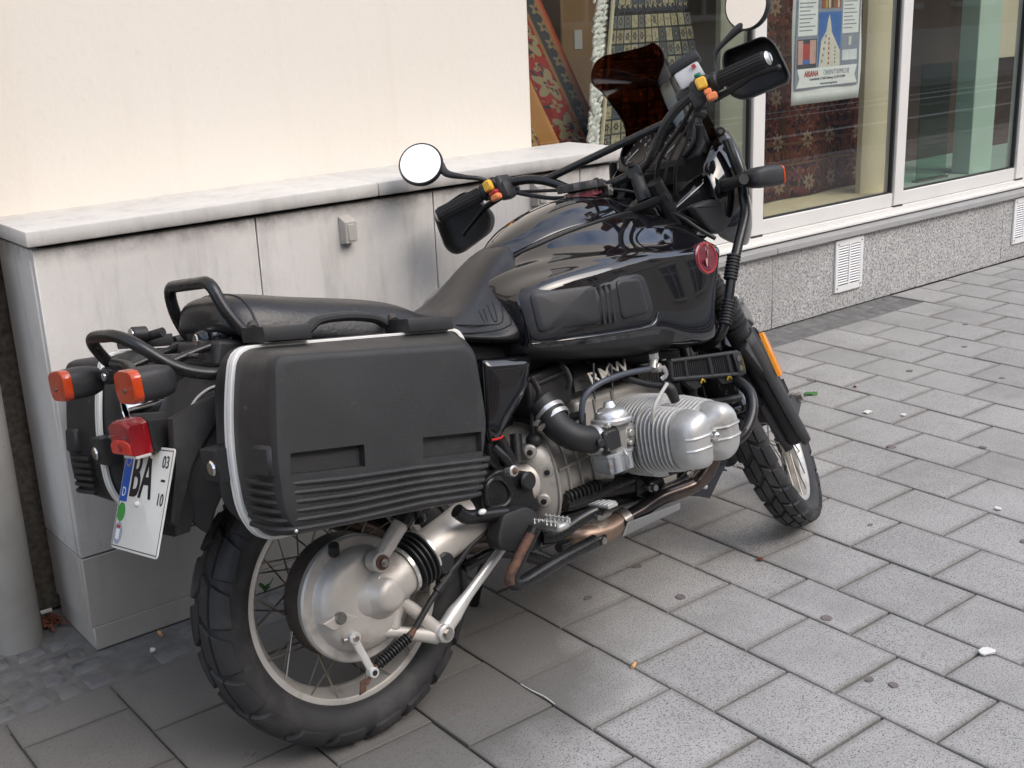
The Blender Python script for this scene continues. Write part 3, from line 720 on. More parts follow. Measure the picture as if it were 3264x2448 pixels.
sheet('pile', 'rug_mosaic', (3.565, 3.95, .49), (4.43, 3.95, .49), (4.00, 3.92, 1.95), (3.735, 3.92, 1.95), .75, 1.46, t, .004, 1)
fr = Mb(); rng = random.Random(5)
for k in range(60):
    z = .55+k*.0235; x0 = 3.555+.105*(z-.5)/1.0
    for s in range(3):
        x = x0-.02-s*.018+rng.uniform(-.006, .006)
        fr.tube([(x0+.03, 3.955, z+rng.uniform(-.01, .01)), (x, 3.93+rng.uniform(-.012, .004), z-.008), (x-.012+rng.uniform(-.01, .01), 3.93, z-.03-rng.uniform(0, .015))], [.006, .009, .005], 6, 3)
fr.out('fringe', 'litterwhite', t)
Mb().tube([(3.565, 3.935, .5), (3.645, 3.92, 1.2), (3.735, 3.905, 1.95)], .009, 8).out('selvage', 'creampanel', t)
t = rug('dark brown and red carpet with star motifs filling the middle pane', (4.9, 4.1, .49))
sheet('pile', 'rug_dark', (4.60, 3.98, .487), (5.60, 4.0, .487), (5.58, 4.06, 1.95), (4.58, 4.05, 1.95), 1.0, 1.46, t, .012, 2.2, ph=.7)
# ---- poster on the middle pane
P0 = Vector((4.785, 3.646, 1.29)); t = empty('poster', (4.785, 3.640, 1.0), 'white and blue carpet shop poster taped inside the middle pane', 'poster')
W, H = .505, .60
def R(nm, mt, u0, v0, u1, v1, d=.0016):
    return Mb().box((P0.x+(u0+u1)/2, P0.y-d, P0.z+(v0+v1)/2), (abs(u1-u0), .0004, abs(v1-v0))).out(nm, mt, t, flat=True)
rowsp = [[(P0.x-W/2+W*i/10+.006*math.sin(j*.5), P0.y+.0045+.0035*math.sin(i*.9+j*.35), P0.z-H/2+H*j/14) for i in range(11)] for j in range(15)]
Mb().grid(rowsp).out('sheet', 'paper', t, solid=.0006)
for nm, c in (('pgrey', (.25, .27, .33)), ('pblue', (.05, .15, .42)), ('pdark', (.05, .05, .06)), ('pstone', (.66, .62, .52)), ('pred', (.42, .05, .04)), ('ppink', (.55, .33, .28)), ('ppale', (.70, .72, .74)), ('pbrown', (.26, .14, .07)), ('pgold', (.5, .4, .12))): mk(nm, c, .6, var=.12, vscale=30)
R('backdrop', 'pgrey', -.236, -.232, .236, .30, .0012)
R('picture', 'pblue', -.075, -.14, .09, .105, .0020)
Mb().prism([(P0.x-.07, P0.y-.0028, P0.z-.14), (P0.x+.088, P0.y-.0028, P0.z-.14), (P0.x+.085, P0.y-.0028, P0.z-.07), (P0.x+.02, P0.y-.0028, P0.z+.015), (P0.x+.012, P0.y-.0028, P0.z+.06), (P0.x+.0, P0.y-.0028, P0.z+.095), (P0.x-.012, P0.y-.0028, P0.z+.06), (P0.x-.02, P0.y-.0028, P0.z+.02), (P0.x-.055, P0.y-.0028, P0.z-.02)], (0, .0004, 0)).out('tower_picture', 'pstone', t, flat=True)
for k in range(5): R('window_picture', 'pdark', -.05+.006*k, -.12+k*.028, -.043+.006*k, -.108+k*.028, .0034)
for k in range(5): R('window_picture', 'pdark', .045, -.125+k*.016, .051, -.117+k*.016, .0034)
for k in range(6): R('banner_picture', 'pred', -.003, -.13+k*.022, .006, -.118+k*.022, .0034)
R('text_panel', 'paper', -.222, .005, -.085, .17, .0020); R('text_panel', 'paper', .10, .005, .222, .17, .0020)
for k in range(8):
    R('text_line', 'pgrey', -.215, .145-k*.017, -.10-.02*((k*7) % 3), .150-k*.017, .0026); R('text_line', 'pgrey', .107, .145-k*.017, .205-.015*((k*5) % 3), .150-k*.017, .0026)
R('picture', 'pdark', -.225, -.145, -.085, -.01, .0019); R('picture', 'ppink', -.22, -.12, -.185, -.015, .0026); R('picture', 'ppink', -.135, -.12, -.092, -.015, .0026); R('picture', 'pred', -.185, -.10, -.135, -.03, .0026); R('picture', 'pblue', -.185, -.12, -.14, -.10, .0026)
R('picture', 'pgrey', .10, -.12, .222, -.005, .0019); R('picture', 'ppale', .105, -.118, .217, -.07, .0026); R('picture', 'pstone', .15, -.05, .17, -.01, .0026)
R('picture', 'pbrown', -.06, .12, .085, .205, .0019)
for k in range(6): R('picture', ('pred', 'pgold', 'pstone', 'pdark', 'pred', 'pstone')[k], -.05+k*.022, .122, -.04+k*.022, .2, .0026)
Mb().prism([(P0.x-.17, P0.y-.0024, P0.z+.24), (P0.x-.08, P0.y-.0024, P0.z+.19), (P0.x-.06, P0.y-.0024, P0.z+.3), (P0.x-.14, P0.y-.0024, P0.z+.3)], (0, .0004, 0)).out('carpet_picture', 'pred', t, flat=True)
Mb().prism([(P0.x+.10, P0.y-.0024, P0.z+.19), (P0.x+.19, P0.y-.0024, P0.z+.24), (P0.x+.17, P0.y-.0024, P0.z+.3), (P0.x+.08, P0.y-.0024, P0.z+.3)], (0, .0004, 0)).out('carpet_picture', 'ppink', t, flat=True)
Mb().prism([(P0.x+.06*math.cos(a)+.012, P0.y-.0024, P0.z+.27+.065*math.sin(a)) for a in (2*math.pi*k/24 for k in range(24)) if math.sin(a) < .5], (0, .0004, 0)).out('carpet_picture', 'ppale', t, flat=True)
Mb().prism([(P0.x-.225, P0.y-.0026, P0.z-.225), (P0.x+.225, P0.y-.0026, P0.z-.225), (P0.x+.205, P0.y-.0026, P0.z-.185), (P0.x+.222, P0.y-.0026, P0.z-.14), (P0.x-.222, P0.y-.0026, P0.z-.14), (P0.x-.205, P0.y-.0026, P0.z-.185)], (0, .0004, 0)).out('title_panel', 'paper', t, flat=True)
def ptext(s, size, u, v, m_, sx=1., bold=0.): text_mesh(s, size, frame3((P0.x+u, P0.y-.0036, P0.z+v), (1, 0, 0), (0, 0, 1)), 'lettering', m_, t, .0002, 'CENTER', sx, bold=bold)
ptext('ARIANA', .036, -.12, -.166, 'pred', .78, .0012); ptext('ORIENTTEPPICHE', .032, .065, -.166, 'pgrey', .78); ptext('Luitpoldstra\u00dfe 17, 96052 Bamberg, Tel. 0951 202900', .017, 0, -.190, 'pdark', .72); ptext('www.arianateppiche.de', .016, .01, -.213, 'pdark', .85)

# ---- stone ledge in front of the plastered wall
pl = empty('stone_ledge', (1.7, 2.88, 0), 'pale stone clad ledge with a marble cap along the plastered wall behind the motorcycle', 'wall')
Mb().box((1.717, 2.905, .50), (1.77, .22, .99)).out('core', 'gasket', pl, flat=True)
xs = [.815, 1.366, 1.907, 2.45, 2.62]
for a, b in zip(xs, xs[1:]):
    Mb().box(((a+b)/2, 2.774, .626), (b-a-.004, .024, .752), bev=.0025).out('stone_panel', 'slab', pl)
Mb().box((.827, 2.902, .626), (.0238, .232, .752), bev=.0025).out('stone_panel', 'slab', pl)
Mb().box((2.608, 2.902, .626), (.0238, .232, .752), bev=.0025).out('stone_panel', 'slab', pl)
xs = [.815, 1.62, 2.62]
for a, b in zip(xs, xs[1:]):
    Mb().box(((a+b)/2, 2.777, .1535), (b-a-.003, .026, .183), bev=.002).out('lower_panel', 'slablow', pl)
Mb().box((.828, 2.905, .1535), (.0238, .23, .183), bev=.002).out('lower_panel', 'slablow', pl)
Mb().box((1.717, 2.89, .029), (1.795, .25, .064), bev=.003).out('base_course', 'slablow', pl)
xs = [.80, 1.72, 2.64]
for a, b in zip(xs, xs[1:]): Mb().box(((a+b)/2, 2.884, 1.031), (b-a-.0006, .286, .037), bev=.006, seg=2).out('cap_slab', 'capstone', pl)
for hx, hz in ((1.618, .94), (2.27, .955)):
    q = Mb().prism([(hx-.018, 2.762, hz-.042), (hx-.018, 2.762, hz+.034), (hx-.013, 2.735, hz+.018), (hx-.013, 2.735, hz-.036)], (.036, 0, 0), bev=.003).out('metal_hook', 'slablow', pl)
    Mb().box((hx+.004, 2.7345, hz-.009), (.020, .005, .044), bev=.0015).out('hook_face', 'slablow', q)

# ---- downpipe at the left edge
dp = empty('drainpipe', (.685, 2.95, 0), 'grey speckled drainpipe at the left edge in front of rough dark wall', 'pipe')
Mb().lathe((.685, 2.95, -.01), (0, 0, 1), [(0, .062), (.6, .062), (3.6, .062)], 40).out('tube', 'pipe', dp)
Mb().lathe((.685, 2.95, 1.75), (0, 0, 1), [(0, .062), (.002, .068), (.03, .068), (.032, .062)], 40).out('clamp', 'clip', dp)

# ---- litter and weeds
def bit(name, mt, pts, z, label, cat, th=.004):
    c = (sum(p[0] for p in pts)/len(pts), sum(p[1] for p in pts)/len(pts), z)
    return Mb().prism([(p[0], p[1], z+.003*((i*37) % 5)/5) for i, p in enumerate(pts)], (0, 0, th)).out(name, mt, None, label=label, cat=cat, group=('paper scraps on the ground' if 'paper' in name else 'leaf crumbs on the ground'), origin=c)
def blob(x, y, r, n, seed, e=1.):
    q = random.Random(seed); return [(x+math.cos(a)*r*q.uniform(.6, 1.1), y+math.sin(a)*r*e*q.uniform(.6, 1.1)) for a in (2*math.pi*k/n for k in range(n))]
def butt(x, y, ang, label, L=.022):
    d = Vector((math.cos(ang), math.sin(ang), 0)); t = empty('cigarette_butt', (x, y, 0), label, 'cigarette butt', 'cigarette butts on the ground')
    Mb().cyl(Vector((x, y, .005))-d*L/2, Vector((x, y, .005))+d*L/2, .0045, 10).out('filter', 'tan', t)
    Mb().cyl(Vector((x, y, .005))+d*L/2, Vector((x, y, .005))+d*(L/2+.004), .0043, 10).out('burnt_end', 'ink', t)
butt(1.737, 1.812, .5, 'orange cigarette butt in the paving joint right of the rear wheel')
butt(.969, 2.728, 1.4, 'orange cigarette butt on the dark setts at the foot of the stone ledge')
t = empty('leaf', (3.647, 2.8, 0), 'small green leaf lying on the pavement beside the front fork', 'leaf')
rows = [[(3.647+(i-4)*.008+.004*math.sin(j), 2.8+(j-2)*.009*math.sin(math.pi*(i+.6)/9.2)+.006*math.sin(i*.9), .004+.004*math.sin(i*1.1+j)) for j in range(5)] for i in range(9)]
Mb().grid(rows).out('blade', 'leafgreen', t, solid=.0008); Mb().tube([(3.617, 2.8, .004), (3.60, 2.795, .003)], .0012, 6).out('stalk', 'leafgreen', t)
bit('paper_scrap', 'litterwhite', blob(3.61, 2.513, .024, 8, 1, .6), .003, 'white paper scrap on the pavement right of the leaf', 'paper scrap')
bit('paper_scrap', 'litterwhite', blob(3.673, 2.405, .013, 7, 2, .8), .003, 'tiny white paper scrap in the joint beside a larger scrap', 'paper scrap')
bit('paper_scrap', 'litterwhite', blob(3.144, 1.725, .013, 6, 3), .003, 'small white paper scrap alone near the right edge of the pavement', 'paper scrap')
bit('paper_scrap', 'litterwhite', blob(2.379, 1.302, .024, 9, 4, .7), .004, 'crumpled white paper scrap in the broken paving corner lower right', 'paper scrap')
bit('paper_scrap', 'litterwhite', blob(.919, 2.656, .009, 7, 5), .004, 'tiny white paper scrap on the setts by the corner of the stone ledge', 'paper scrap')
bit('paper_scrap', 'litterwhite', [(.772, 3.03), (.80, 3.025), (.802, 3.037), (.774, 3.043)], .012, 'white paper strip wedged between the drainpipe and the stone ledge', 'paper scrap')
bit('dead_leaf', 'litterbrown', blob(2.381, 1.98, .010, 6, 6), .003, 'small tan leaf crumb on the joint below the front wheel', 'leaf')
bit('dead_leaf', 'litterbrown', blob(3.829, 2.731, .009, 6, 7), .003, 'small tan leaf crumb on the pavement near the granite wall', 'leaf')
q = random.Random(9); dl = Mb()
for k in range(70):
    x, y = .775+q.gauss(0, .018), 2.985+q.gauss(0, .03)
    if x > .81: continue
    a = q.uniform(0, 6); dl.prism([(x+math.cos(a+i*2.1)*.009*q.uniform(.5, 1.3), y+math.sin(a+i*2.1)*.009*q.uniform(.5, 1.3), .004+q.uniform(0, .012)) for i in range(3)], (0, 0, .0012))
dl.out('dead_leaves', 'litterbrown', None, kind='stuff', label='dry brown leaf litter in the gap behind the drainpipe', cat='leaf litter')
Mb().tube([(1.494, 1.93, .002), (1.492, 1.89, .005), (1.498, 1.85, .004), (1.497, 1.815, .002)], .0013, 6).out('straw', 'litterwhite', None, label='thin pale straw lying in the joint right of the rear tyre', cat='straw', origin=(1.495, 1.87, 0))
t = empty('weed', (1.273, 2.752, 0), 'small green weed sprouting at the foot of the ledge behind the spokes', 'plant')
q = random.Random(4)
for k in range(8):
    a = q.uniform(0, 6.28); r = q.uniform(.012, .03); b0 = Vector((1.273, 2.748, .006)); tip = b0+Vector((math.cos(a)*r, -abs(math.sin(a))*r, q.uniform(.015, .045)))
    d = (tip-b0); sd_ = d.cross(Vector((0, 0, 1))).normalized()*.008
    Mb().grid([[b0+d*f-sd_*w, b0+d*f+Vector((0, 0, .002)), b0+d*f+sd_*w] for f, w in ((0, .1), (.4, .3), (.65, 1), (.85, .9), (1, .1))]).out('leaf', 'leafgreen', t, solid=.0006)
# ================================================================== MOTORCYCLE (all shapes in its own frame: x forward, y to its left, z up)
PSI, LEAN = rad(2.376), rad(11.595); BO = Vector((1.13008, 2.0168, 0))
ex = Vector((math.cos(PSI), math.sin(PSI), 0)); ey = Vector((-math.cos(LEAN)*math.sin(PSI), math.cos(LEAN)*math.cos(PSI), -math.sin(LEAN))); ez = ex.cross(ey)
BM = Matrix((ex, ey, ez)).transposed().to_4x4(); BM.translation = BO
moto = empty('motorcycle', BO, 'black touring enduro motorcycle with flat twin engine leaning on its stand beside the stone ledge', 'motorcycle', mtx=BM)
OFF['motorcycle'] = Vector((0, 0, 0))
# steering: the front end is turned to the left about the raked steering axis
SA, SD, SL = Vector((1.614, 0, 0)), Vector((-math.sin(rad(28)), 0, math.cos(rad(28)))), rad(31)
SM = Matrix.Rotation(SL, 3, SD)
def S(p): return SA+SM @ (Vector(p)-SA)
SMW = Matrix.Rotation(rad(35.5), 3, SD)
def SW(p): return SA+SMW @ (Vector(p)+Vector((-.028, 0, 0))-SA)
def OW(mb, name, m, parent=None, **k): return mb.xf(SW).out(name, m, parent or moto, **k)
def O(mb, name, m, parent=None, **k): return mb.out(name, m, parent or moto, **k)
def OS(mb, name, m, parent=None, **k): return mb.xf(S).out(name, m, parent or moto, **k)
def V3(*a): return Vector(a)
from mathutils.bvhtree import BVHTree
_bvh = {}
def cast(o, p, d):      # where a ray meets the finished surface of part o
    if o.name not in _bvh:
        dg = bpy.context.evaluated_depsgraph_get(); ev = o.evaluated_get(dg); me = ev.to_mesh()
        _bvh[o.name] = BVHTree.FromPolygons([v.co.copy() for v in me.vertices], [tuple(f.vertices) for f in me.polygons]); ev.to_mesh_clear()
    r = _bvh[o.name].ray_cast(Vector(p), Vector(d).normalized())
    return r[0] if r[0] is not None else None
def castn(o, p, d):
    cast(o, p, d); r = _bvh[o.name].ray_cast(Vector(p), Vector(d).normalized()); return r[0], r[1]

# ---- wheels
def tyre(mb, c, prof, crown, rows, N, hh):
    c = Vector(c)
    def W(th, r, y): return Vector((c.x+r*math.cos(th), c.y+y, c.z+r*math.sin(th)))
    n = 96; full = [(-y, r) for y, r in prof]+[(0, crown)]+[(y, r) for y, r in prof[::-1]]
    mb.grid([[W(2*math.pi*k/n, r, y) for y, r in full] for k in range(n)]+[[W(0, r, y) for y, r in full]])
    bmesh.ops.remove_doubles(mb.bm, verts=mb.bm.verts[:], dist=1e-6)
    half = [Vector((0, crown))]+[Vector((y, r)) for y, r in prof[::-1]]; hq, _ = spline(half, [0]*len(half), 6)
    arc = [0.]
    for p, q in zip(hq, hq[1:]): arc.append(arc[-1]+(q-p).length)
    def at(t):      # point and outward normal of the carcass at signed arc length t from the crown
        g = 1 if t >= 0 else -1; t = min(abs(t), arc[-1]*.999); i = max(k for k in range(len(arc)-1) if arc[k] <= t)
        f = (t-arc[i])/(arc[i+1]-arc[i]); p = hq[i].lerp(hq[i+1], f); d = (hq[i+1]-hq[i]).normalized(); return p.x*g, p.y, -d.y*g, d.x
    dth = 2*math.pi/N
    for k in range(N):
        for q in rows:
            (s0, t0), (s1, t1), (s2, t2), (s3, t3) = q
            nu, nv = 4, 4; cs, ct = sum(p[0] for p in q)/4, sum(p[1] for p in q)/4
            def P(u, v, sc, h):
                s = (s0*(1-u)+s1*u)*(1-v)+(s3*(1-u)+s2*u)*v; t = (t0*(1-u)+t1*u)*(1-v)+(t3*(1-u)+t2*u)*v
                s = cs+(s-cs)*sc; t = ct+(t-ct)*sc; y, r, ny, nr = at(t)
                return W((k+s)*dth, r+nr*h, y+ny*h)
            top = [[mb.bm.verts.new(P(i/nu, j/nv, .94, hh)) for i in range(nu+1)] for j in range(nv+1)]
            for j in range(nv):
                for i in range(nu): mb.bm.faces.new((top[j][i], top[j][i+1], top[j+1][i+1], top[j+1][i]))
            rim = [(i, 0) for i in range(nu)]+[(nu, j) for j in range(nv)]+[(i, nv) for i in range(nu, 0, -1)]+[(0, j) for j in range(nv, 0, -1)]
            mid = [mb.bm.verts.new(P(i/nu, j/nv, .985, hh-.0018)) for i, j in rim]
            bot = [mb.bm.verts.new(P(i/nu, j/nv, 1.03, -.003)) for i, j in rim]
            L = len(rim)
            for a in range(L):
                i, j = rim[a]; i2, j2 = rim[(a+1) % L]
                mb.bm.faces.new((top[j2][i2], top[j][i], mid[a], mid[(a+1) % L])); mb.bm.faces.new((mid[(a+1) % L], mid[a], bot[a], bot[(a+1) % L]))
    return mb
# rear wheel
RC = (0, 0, .312)
rw = O(Mb().lathe(RC, (0, 1, 0), [(-.0385, .2155), (-.0415, .224), (-.040, .2305), (-.035, .2295), (-.033, .222), (-.022, .214), (-.012, .205), (.012, .205), (.022, .214), (.033, .222), (.035, .2295), (.040, .2305), (.0415, .224), (.0385, .2155), (.026, .207), (.012, .199), (-.012, .199), (-.026, .207), (-.0385, .2155)], 96), 'rear_wheel', 'rimalloy')
rt_prof = [(.036, .226), (.046, .231), (.056, .243), (.0635, .262), (.064, .276), (.0605, .290), (.052, .2990), (.036, .3050)]
blocks = []
for sg in (1, -1):
    o_ = 0 if sg > 0 else .5
    blocks += [[(o_+.04, sg*.0022), (o_+.86, sg*.0050), (o_+1.10, sg*.0330), (o_+.26, sg*.0300)], [(o_+.24, sg*.0375), (o_+1.10, sg*.0400), (o_+1.13, sg*.0800), (o_+.40, sg*.0740)]]
O(tyre(Mb(), RC, rt_prof, .3085, blocks, 20, .0085), 'tyre', 'tyre', rw, sharp=32)
mb = Mb(); mb.lathe(RC, (0, 1, 0), [(-.068, .03), (-.068, .122), (-.060, .128), (-.020, .128), (-.014, .132), (-.008, .132), (-.004, .115), (.012, .062), (.052, .055), (.056, .080), (.062, .080), (.064, .045), (.075, .04), (.075, .0)], 64)
hub = O(mb, 'hub', 'drum', rw)
for k in range(40):
    a = 2*math.pi*k/40; side = 1 if k % 2 else -1; tw = (.34 if (k//2) % 2 else -.34)
    hr, hy = (.130, -.012) if side < 0 else (.076, .058)
    h = V3(hr*math.cos(a+tw*(1 if side < 0 else 1.5)), hy, .312+hr*math.sin(a+tw*(1 if side < 0 else 1.5))); r_ = V3(.2165*math.cos(a), side*.0355, .312+.2165*math.sin(a))
    s = O(Mb().tube([h, r_], .00195, 6, smooth=False), 'spoke', 'spoke', rw)
# front wheel
FC = (1.513, 0, .3465)
fwh = OW(Mb().lathe(FC, (0, 1, 0), [(-.0275, .2655), (-.0305, .274), (-.029, .281), (-.024, .280), (-.022, .272), (-.010, .258), (.010, .258), (.022, .272), (.024, .280), (.029, .281), (.0305, .274), (.0275, .2655), (.014, .254), (-.014, .254), (-.0275, .2655)], 96), 'front_wheel', 'rimalloy')
ft_prof = [(.026, .277), (.034, .282), (.041, .294), (.0435, .306), (.042, .318), (.037, .328), (.026, .3345)]
blocks = []
for sg in (1, -1):
    o_ = 0 if sg > 0 else .5
    blocks += [[(o_+.05, sg*.0016), (o_+.86, sg*.0016), (o_+1.16, sg*.0215), (o_+.34, sg*.0215)], [(o_+.36, sg*.0245), (o_+1.15, sg*.0245), (o_+1.22, sg*.0540), (o_+.50, sg*.0500)]]
OW(tyre(Mb(), FC, ft_prof, .3375, blocks, 30, .0075), 'tyre', 'tyre', fwh, sharp=32)
OW(Mb().lathe(FC, (0, 1, 0), [(-.06, .0), (-.06, .035), (-.045, .045), (-.04, .07), (-.034, .07), (-.03, .04), (.03, .04), (.034, .07), (.04, .07), (.045, .045), (.06, .035), (.06, 0)], 40), 'hub', 'drum', fwh)
for k in range(36):
    a = 2*math.pi*k/36; side = 1 if k % 2 else -1; tw = (.35 if (k//2) % 2 else -.35)
    OW(Mb().tube([(FC[0]+.066*math.cos(a+tw*2), side*.037, FC[2]+.066*math.sin(a+tw*2)), (FC[0]+.262*math.cos(a), side*.024, FC[2]+.262*math.sin(a))], .0019, 6, smooth=False), 'spoke', 'spoke', fwh)
OW(Mb().lathe((1.513, .066, .3465), (0, 1, 0), [(0, .075), (0, .142), (.005, .142), (.005, .075), (0, .075)], 64), 'brake_disc', 'bolt', fwh)

# ---- final drive on the right of the rear wheel
mb = Mb()
mb.lathe((0, 0, .312), (0, -1, 0), [(.064, .05), (.064, .1315), (.068, .133), (.080, .133), (.085, .129), (.088, .112), (.092, .1085), (.106, .105), (.118, .096), (.126, .078), (.130, .05), (.131, 0)], 72)
fd = O(mb, 'final_drive', 'alloywarm', sharp=30)
mb = Mb()   # bevel gear nose, pinion neck and webs
mb.lathe((.030, -.10, .318), (.1, -1, 0), [(0, .066), (.016, .062), (.030, .052), (.044, .042), (.056, .036), (.063, .030), (.067, .018), (.068, 0)], 48)
mb.tube([(-.05, -.062, .296), (.010, -.096, .316), (.055, -.111, .330), (.10, -.112, .3445)], [.040, .053, .054, .050], 32, 6)
mb.tube([(.035, -.158, .322), (.082, -.150, .335)], .008, 8, smooth=False)
mb.tube([(.020, -.14, .352), (.075, -.135, .372)], .009, 8, smooth=False)
O(mb, 'pinion_housing', 'alloywarm', fd, sharp=40)
# lower arm with its triangular opening and pivot lug
lug = (0.157, -0.125, 0.187)
a_, c_ = Vector((0.090, -0.115, 0.284)), Vector((0.006, -0.115, 0.234)); L_ = Vector(lug)
mb = Mb(); mb.tube([a_+V3(-.03, .0, 0), a_+V3(.0, 0, -.012), L_+V3(-.012, 0, .012)], [.014, .014, .016], 12, 4, flat=.8); mb.tube([c_+V3(-.03, 0, .0), c_+V3(.02, 0, .0), L_+V3(-.01, 0, -.008)], [.012, .012, .016], 12, 4, flat=.8)
mb.tube([(0.063, -0.112, 0.273), (0.050, -0.112, 0.234)], .016, 12, smooth=False)
mb.cyl(L_+V3(0, .022, 0), L_+V3(0, -.014, 0), .0215, 24, bev=.003)
O(mb, 'lower_arm', 'alloywarm', fd)
# oil filler, drain plug, breather
mb = Mb().cyl((-0.075, -0.124, 0.303), Vector((-0.076, -0.126, 0.304))+V3(0, -.012, 0), .0125, 24, bev=.002); q = O(mb, 'filler_plug', 'clip', fd)
mb = Mb().prism([(-0.118, -0.116, 0.306), (-0.071, -0.116, 0.314), (-0.031, -0.116, 0.290), (-0.094, -0.116, 0.283)], (0, -.016, 0), bev=.003); O(mb, 'filler_boss', 'alloywarm', fd)
p = Vector((-0.037, -0.100, 0.427)); O(Mb().cyl(p+V3(-.0, .012, -.006), p+V3(-.006, -.004, .016), .0115, 16, bev=.002), 'breather_cap', 'rubber', fd)
# brake lever, its shaft clamp and the rod with spring boot
p0, p1 = Vector((-0.053, -0.125, 0.253)), Vector((-0.030, -0.135, 0.171))
mb = Mb().cyl(p0+V3(0, .03, 0), p0+V3(0, -.012, 0), .013, 20, bev=.002); mb.tube([p0, p1], [.0095, .0085], 10, smooth=False, flat=.6); mb.cyl(p1+V3(0, .009, 0), p1+V3(0, -.009, 0), .0115, 20, bev=.002)
bl_ = O(mb, 'brake_lever', 'castsilver', fd)
O(Mb().hexa(p0+V3(0, -.010, 0), p0+V3(0, -.016, 0), .0065), 'bolt', 'bolt', bl_); O(Mb().cyl(p0+V3(-.018, -.004, .002), p0+V3(-.026, -.004, .003), .006, 10), 'clamp_bolt', 'bolt', bl_)
O(Mb().cyl(p1+V3(0, -.0088, 0), p1+V3(0, -.0095, 0), .006, 16), 'pin_hole', 'ink', bl_)
q0, q1 = Vector((-0.016, -0.135, 0.181)), Vector((0.073, -0.135, 0.211)); d = (q1-q0); L = d.length; pr = [(0, .008)]
for k in range(12): pr += [(L*(.04+.92*k/12), .0075), (L*(.04+.92*(k+.3)/12), .0122), (L*(.04+.92*(k+.62)/12), .0122), (L*(.04+.92*(k+.9)/12), .0075)]
pr += [(L, .007)]; O(Mb().lathe(q0, d, pr, 20), 'spring_boot', 'rubber', fd)
q2 = Vector((0.090, -0.135, 0.222)); O(Mb().cyl(q1, q2, .0085, 12, .005), 'cable_end', 'rust', fd)
O(Mb().tube([p1+V3(-.02, .0, -.018), q0], .004, 8, smooth=False), 'brake_rod', 'rust', fd)
wp = p1+V3(-.028, .002, -.02); O(Mb().prism([wp+V3(-.012, 0, -.014), wp+V3(.004, 0, -.012), wp+V3(.012, 0, .014), wp+V3(-.004, 0, .012)], (0, -.004, 0), bev=.001), 'wing_nut', 'rust', fd)
O(Mb().tube([q2, (0.139, -0.135, 0.263), (0.197, -0.135, 0.304), (0.172, -0.135, 0.295), (0.223, -0.135, 0.318), (0.265, -0.140, 0.348), (0.308, -0.145, 0.364), (0.345, -0.150, 0.369)], .0068, 10), 'brake_cable', 'rubber', fd)
for uu in ((L_ + V3(0, 0, 0)),): pass
O(Mb().tube([(0.159, -0.135, 0.279), (0.202, -0.135, 0.305)], .0098, 10), 'cable_sleeve', 'rubber', fd)
p = Vector((0.347, -0.150, 0.369)); O(Mb().cyl(p+V3(-.014, 0, -.006), p+V3(.01, 0, .004), .0105, 12, bev=.002), 'cable_ferrule', 'silver', fd)
# boot and shaft tube
ax_ = (V3(.45, -.098, .425)-V3(.085, -.112, .338)).normalized(); s0 = V3(.098, -.112, .3435)
pr = [(0, .0515), (.004, .0545), (.008, .0545)]; 
for k in range(4): pr += [(.012+k*.0125, .049), (.016+k*.0125, .060), (.020+k*.0125, .060), (.0235+k*.0125, .049)]
pr += [(.062, .052), (.064, .0)]
sw = O(Mb().tube([s0+ax_*.058, s0+ax_*.085, s0+ax_*.16, s0+ax_*.30, s0+ax_*.40], [.0475, .046, .047, .053, .058], 32, 6), 'swingarm', 'alloywarm')
O(Mb().lathe(s0, ax_, pr, 40), 'bellows', 'rubber', sw)
O(Mb().lathe(s0+ax_*.002, ax_, [(-.004, .052), (-.004, .0555), (.004, .0555), (.004, .052)], 40), 'boot_clamp', 'silver', sw); O(Mb().lathe(s0+ax_*.060, ax_, [(-.004, .052), (-.004, .0565), (.005, .0565), (.005, .052)], 40), 'boot_clamp', 'silver', sw)
p = Vector((0.180, -0.152, 0.340)); O(Mb().cyl(p+V3(0, .02, 0), p+V3(.0, -.010, -.002), .0225, 32, bev=.004), 'pivot_cap', 'hubcap', sw)
# torque strut
f_ = Vector((0.356, -0.130, 0.312)); mid = Vector((0.227, -0.128, 0.252))
mb = Mb().tube([L_+V3(0, -.006, 0), L_.lerp(f_, .2)+V3(0, -.004, .002), L_.lerp(f_, .45), f_], [.019, .0195, .0125, .0105], 16, 5, flat=.8)
mb.cyl(L_+V3(0, .012, 0), L_+V3(0, -.026, 0), .020, 24, bev=.004)
ts = O(mb, 'torque_strut', 'castsilver'); O(Mb().hexa(L_+V3(0, -.024, 0), L_+V3(0, -.034, 0), .0105), 'bolt', 'bolt', ts); O(Mb().cyl(L_+V3(0, -.0245, 0), L_+V3(0, -.027, 0), .0145, 20), 'washer', 'bolt', ts)
# shock absorber
e0 = Vector((0.024, -0.150, 0.392)); e1 = Vector((0.092, -0.150, 0.449)); d = (e1-e0).normalized()
mb = Mb().cyl(e0+V3(0, .02, 0), e0+V3(0, -.016, 0), .021, 24, bev=.003); mb.tube([e0, e0+d*.035, e0+d*.10], [.014, .0165, .018], 16, 3)
sh = O(mb, 'shock_absorber', 'alloywarm'); O(Mb().cyl(e0+V3(0, -.014, 0), e0+V3(0, -.019, 0), .0155, 20), 'rust_washer', 'rust', sh); O(Mb().hexa(e0+V3(0, -.018, 0), e0+V3(0, -.026, 0), .0095), 'nut', 'bolt', sh); O(Mb().cyl(e0+V3(0, -.026, 0), e0+V3(0, -.032, 0), .0055, 12), 'stud', 'bolt', sh)
O(Mb().tube([e0+d*.09, e0+d*.34], .024, 20, smooth=False), 'damper_body', 'tubeblack', sh)
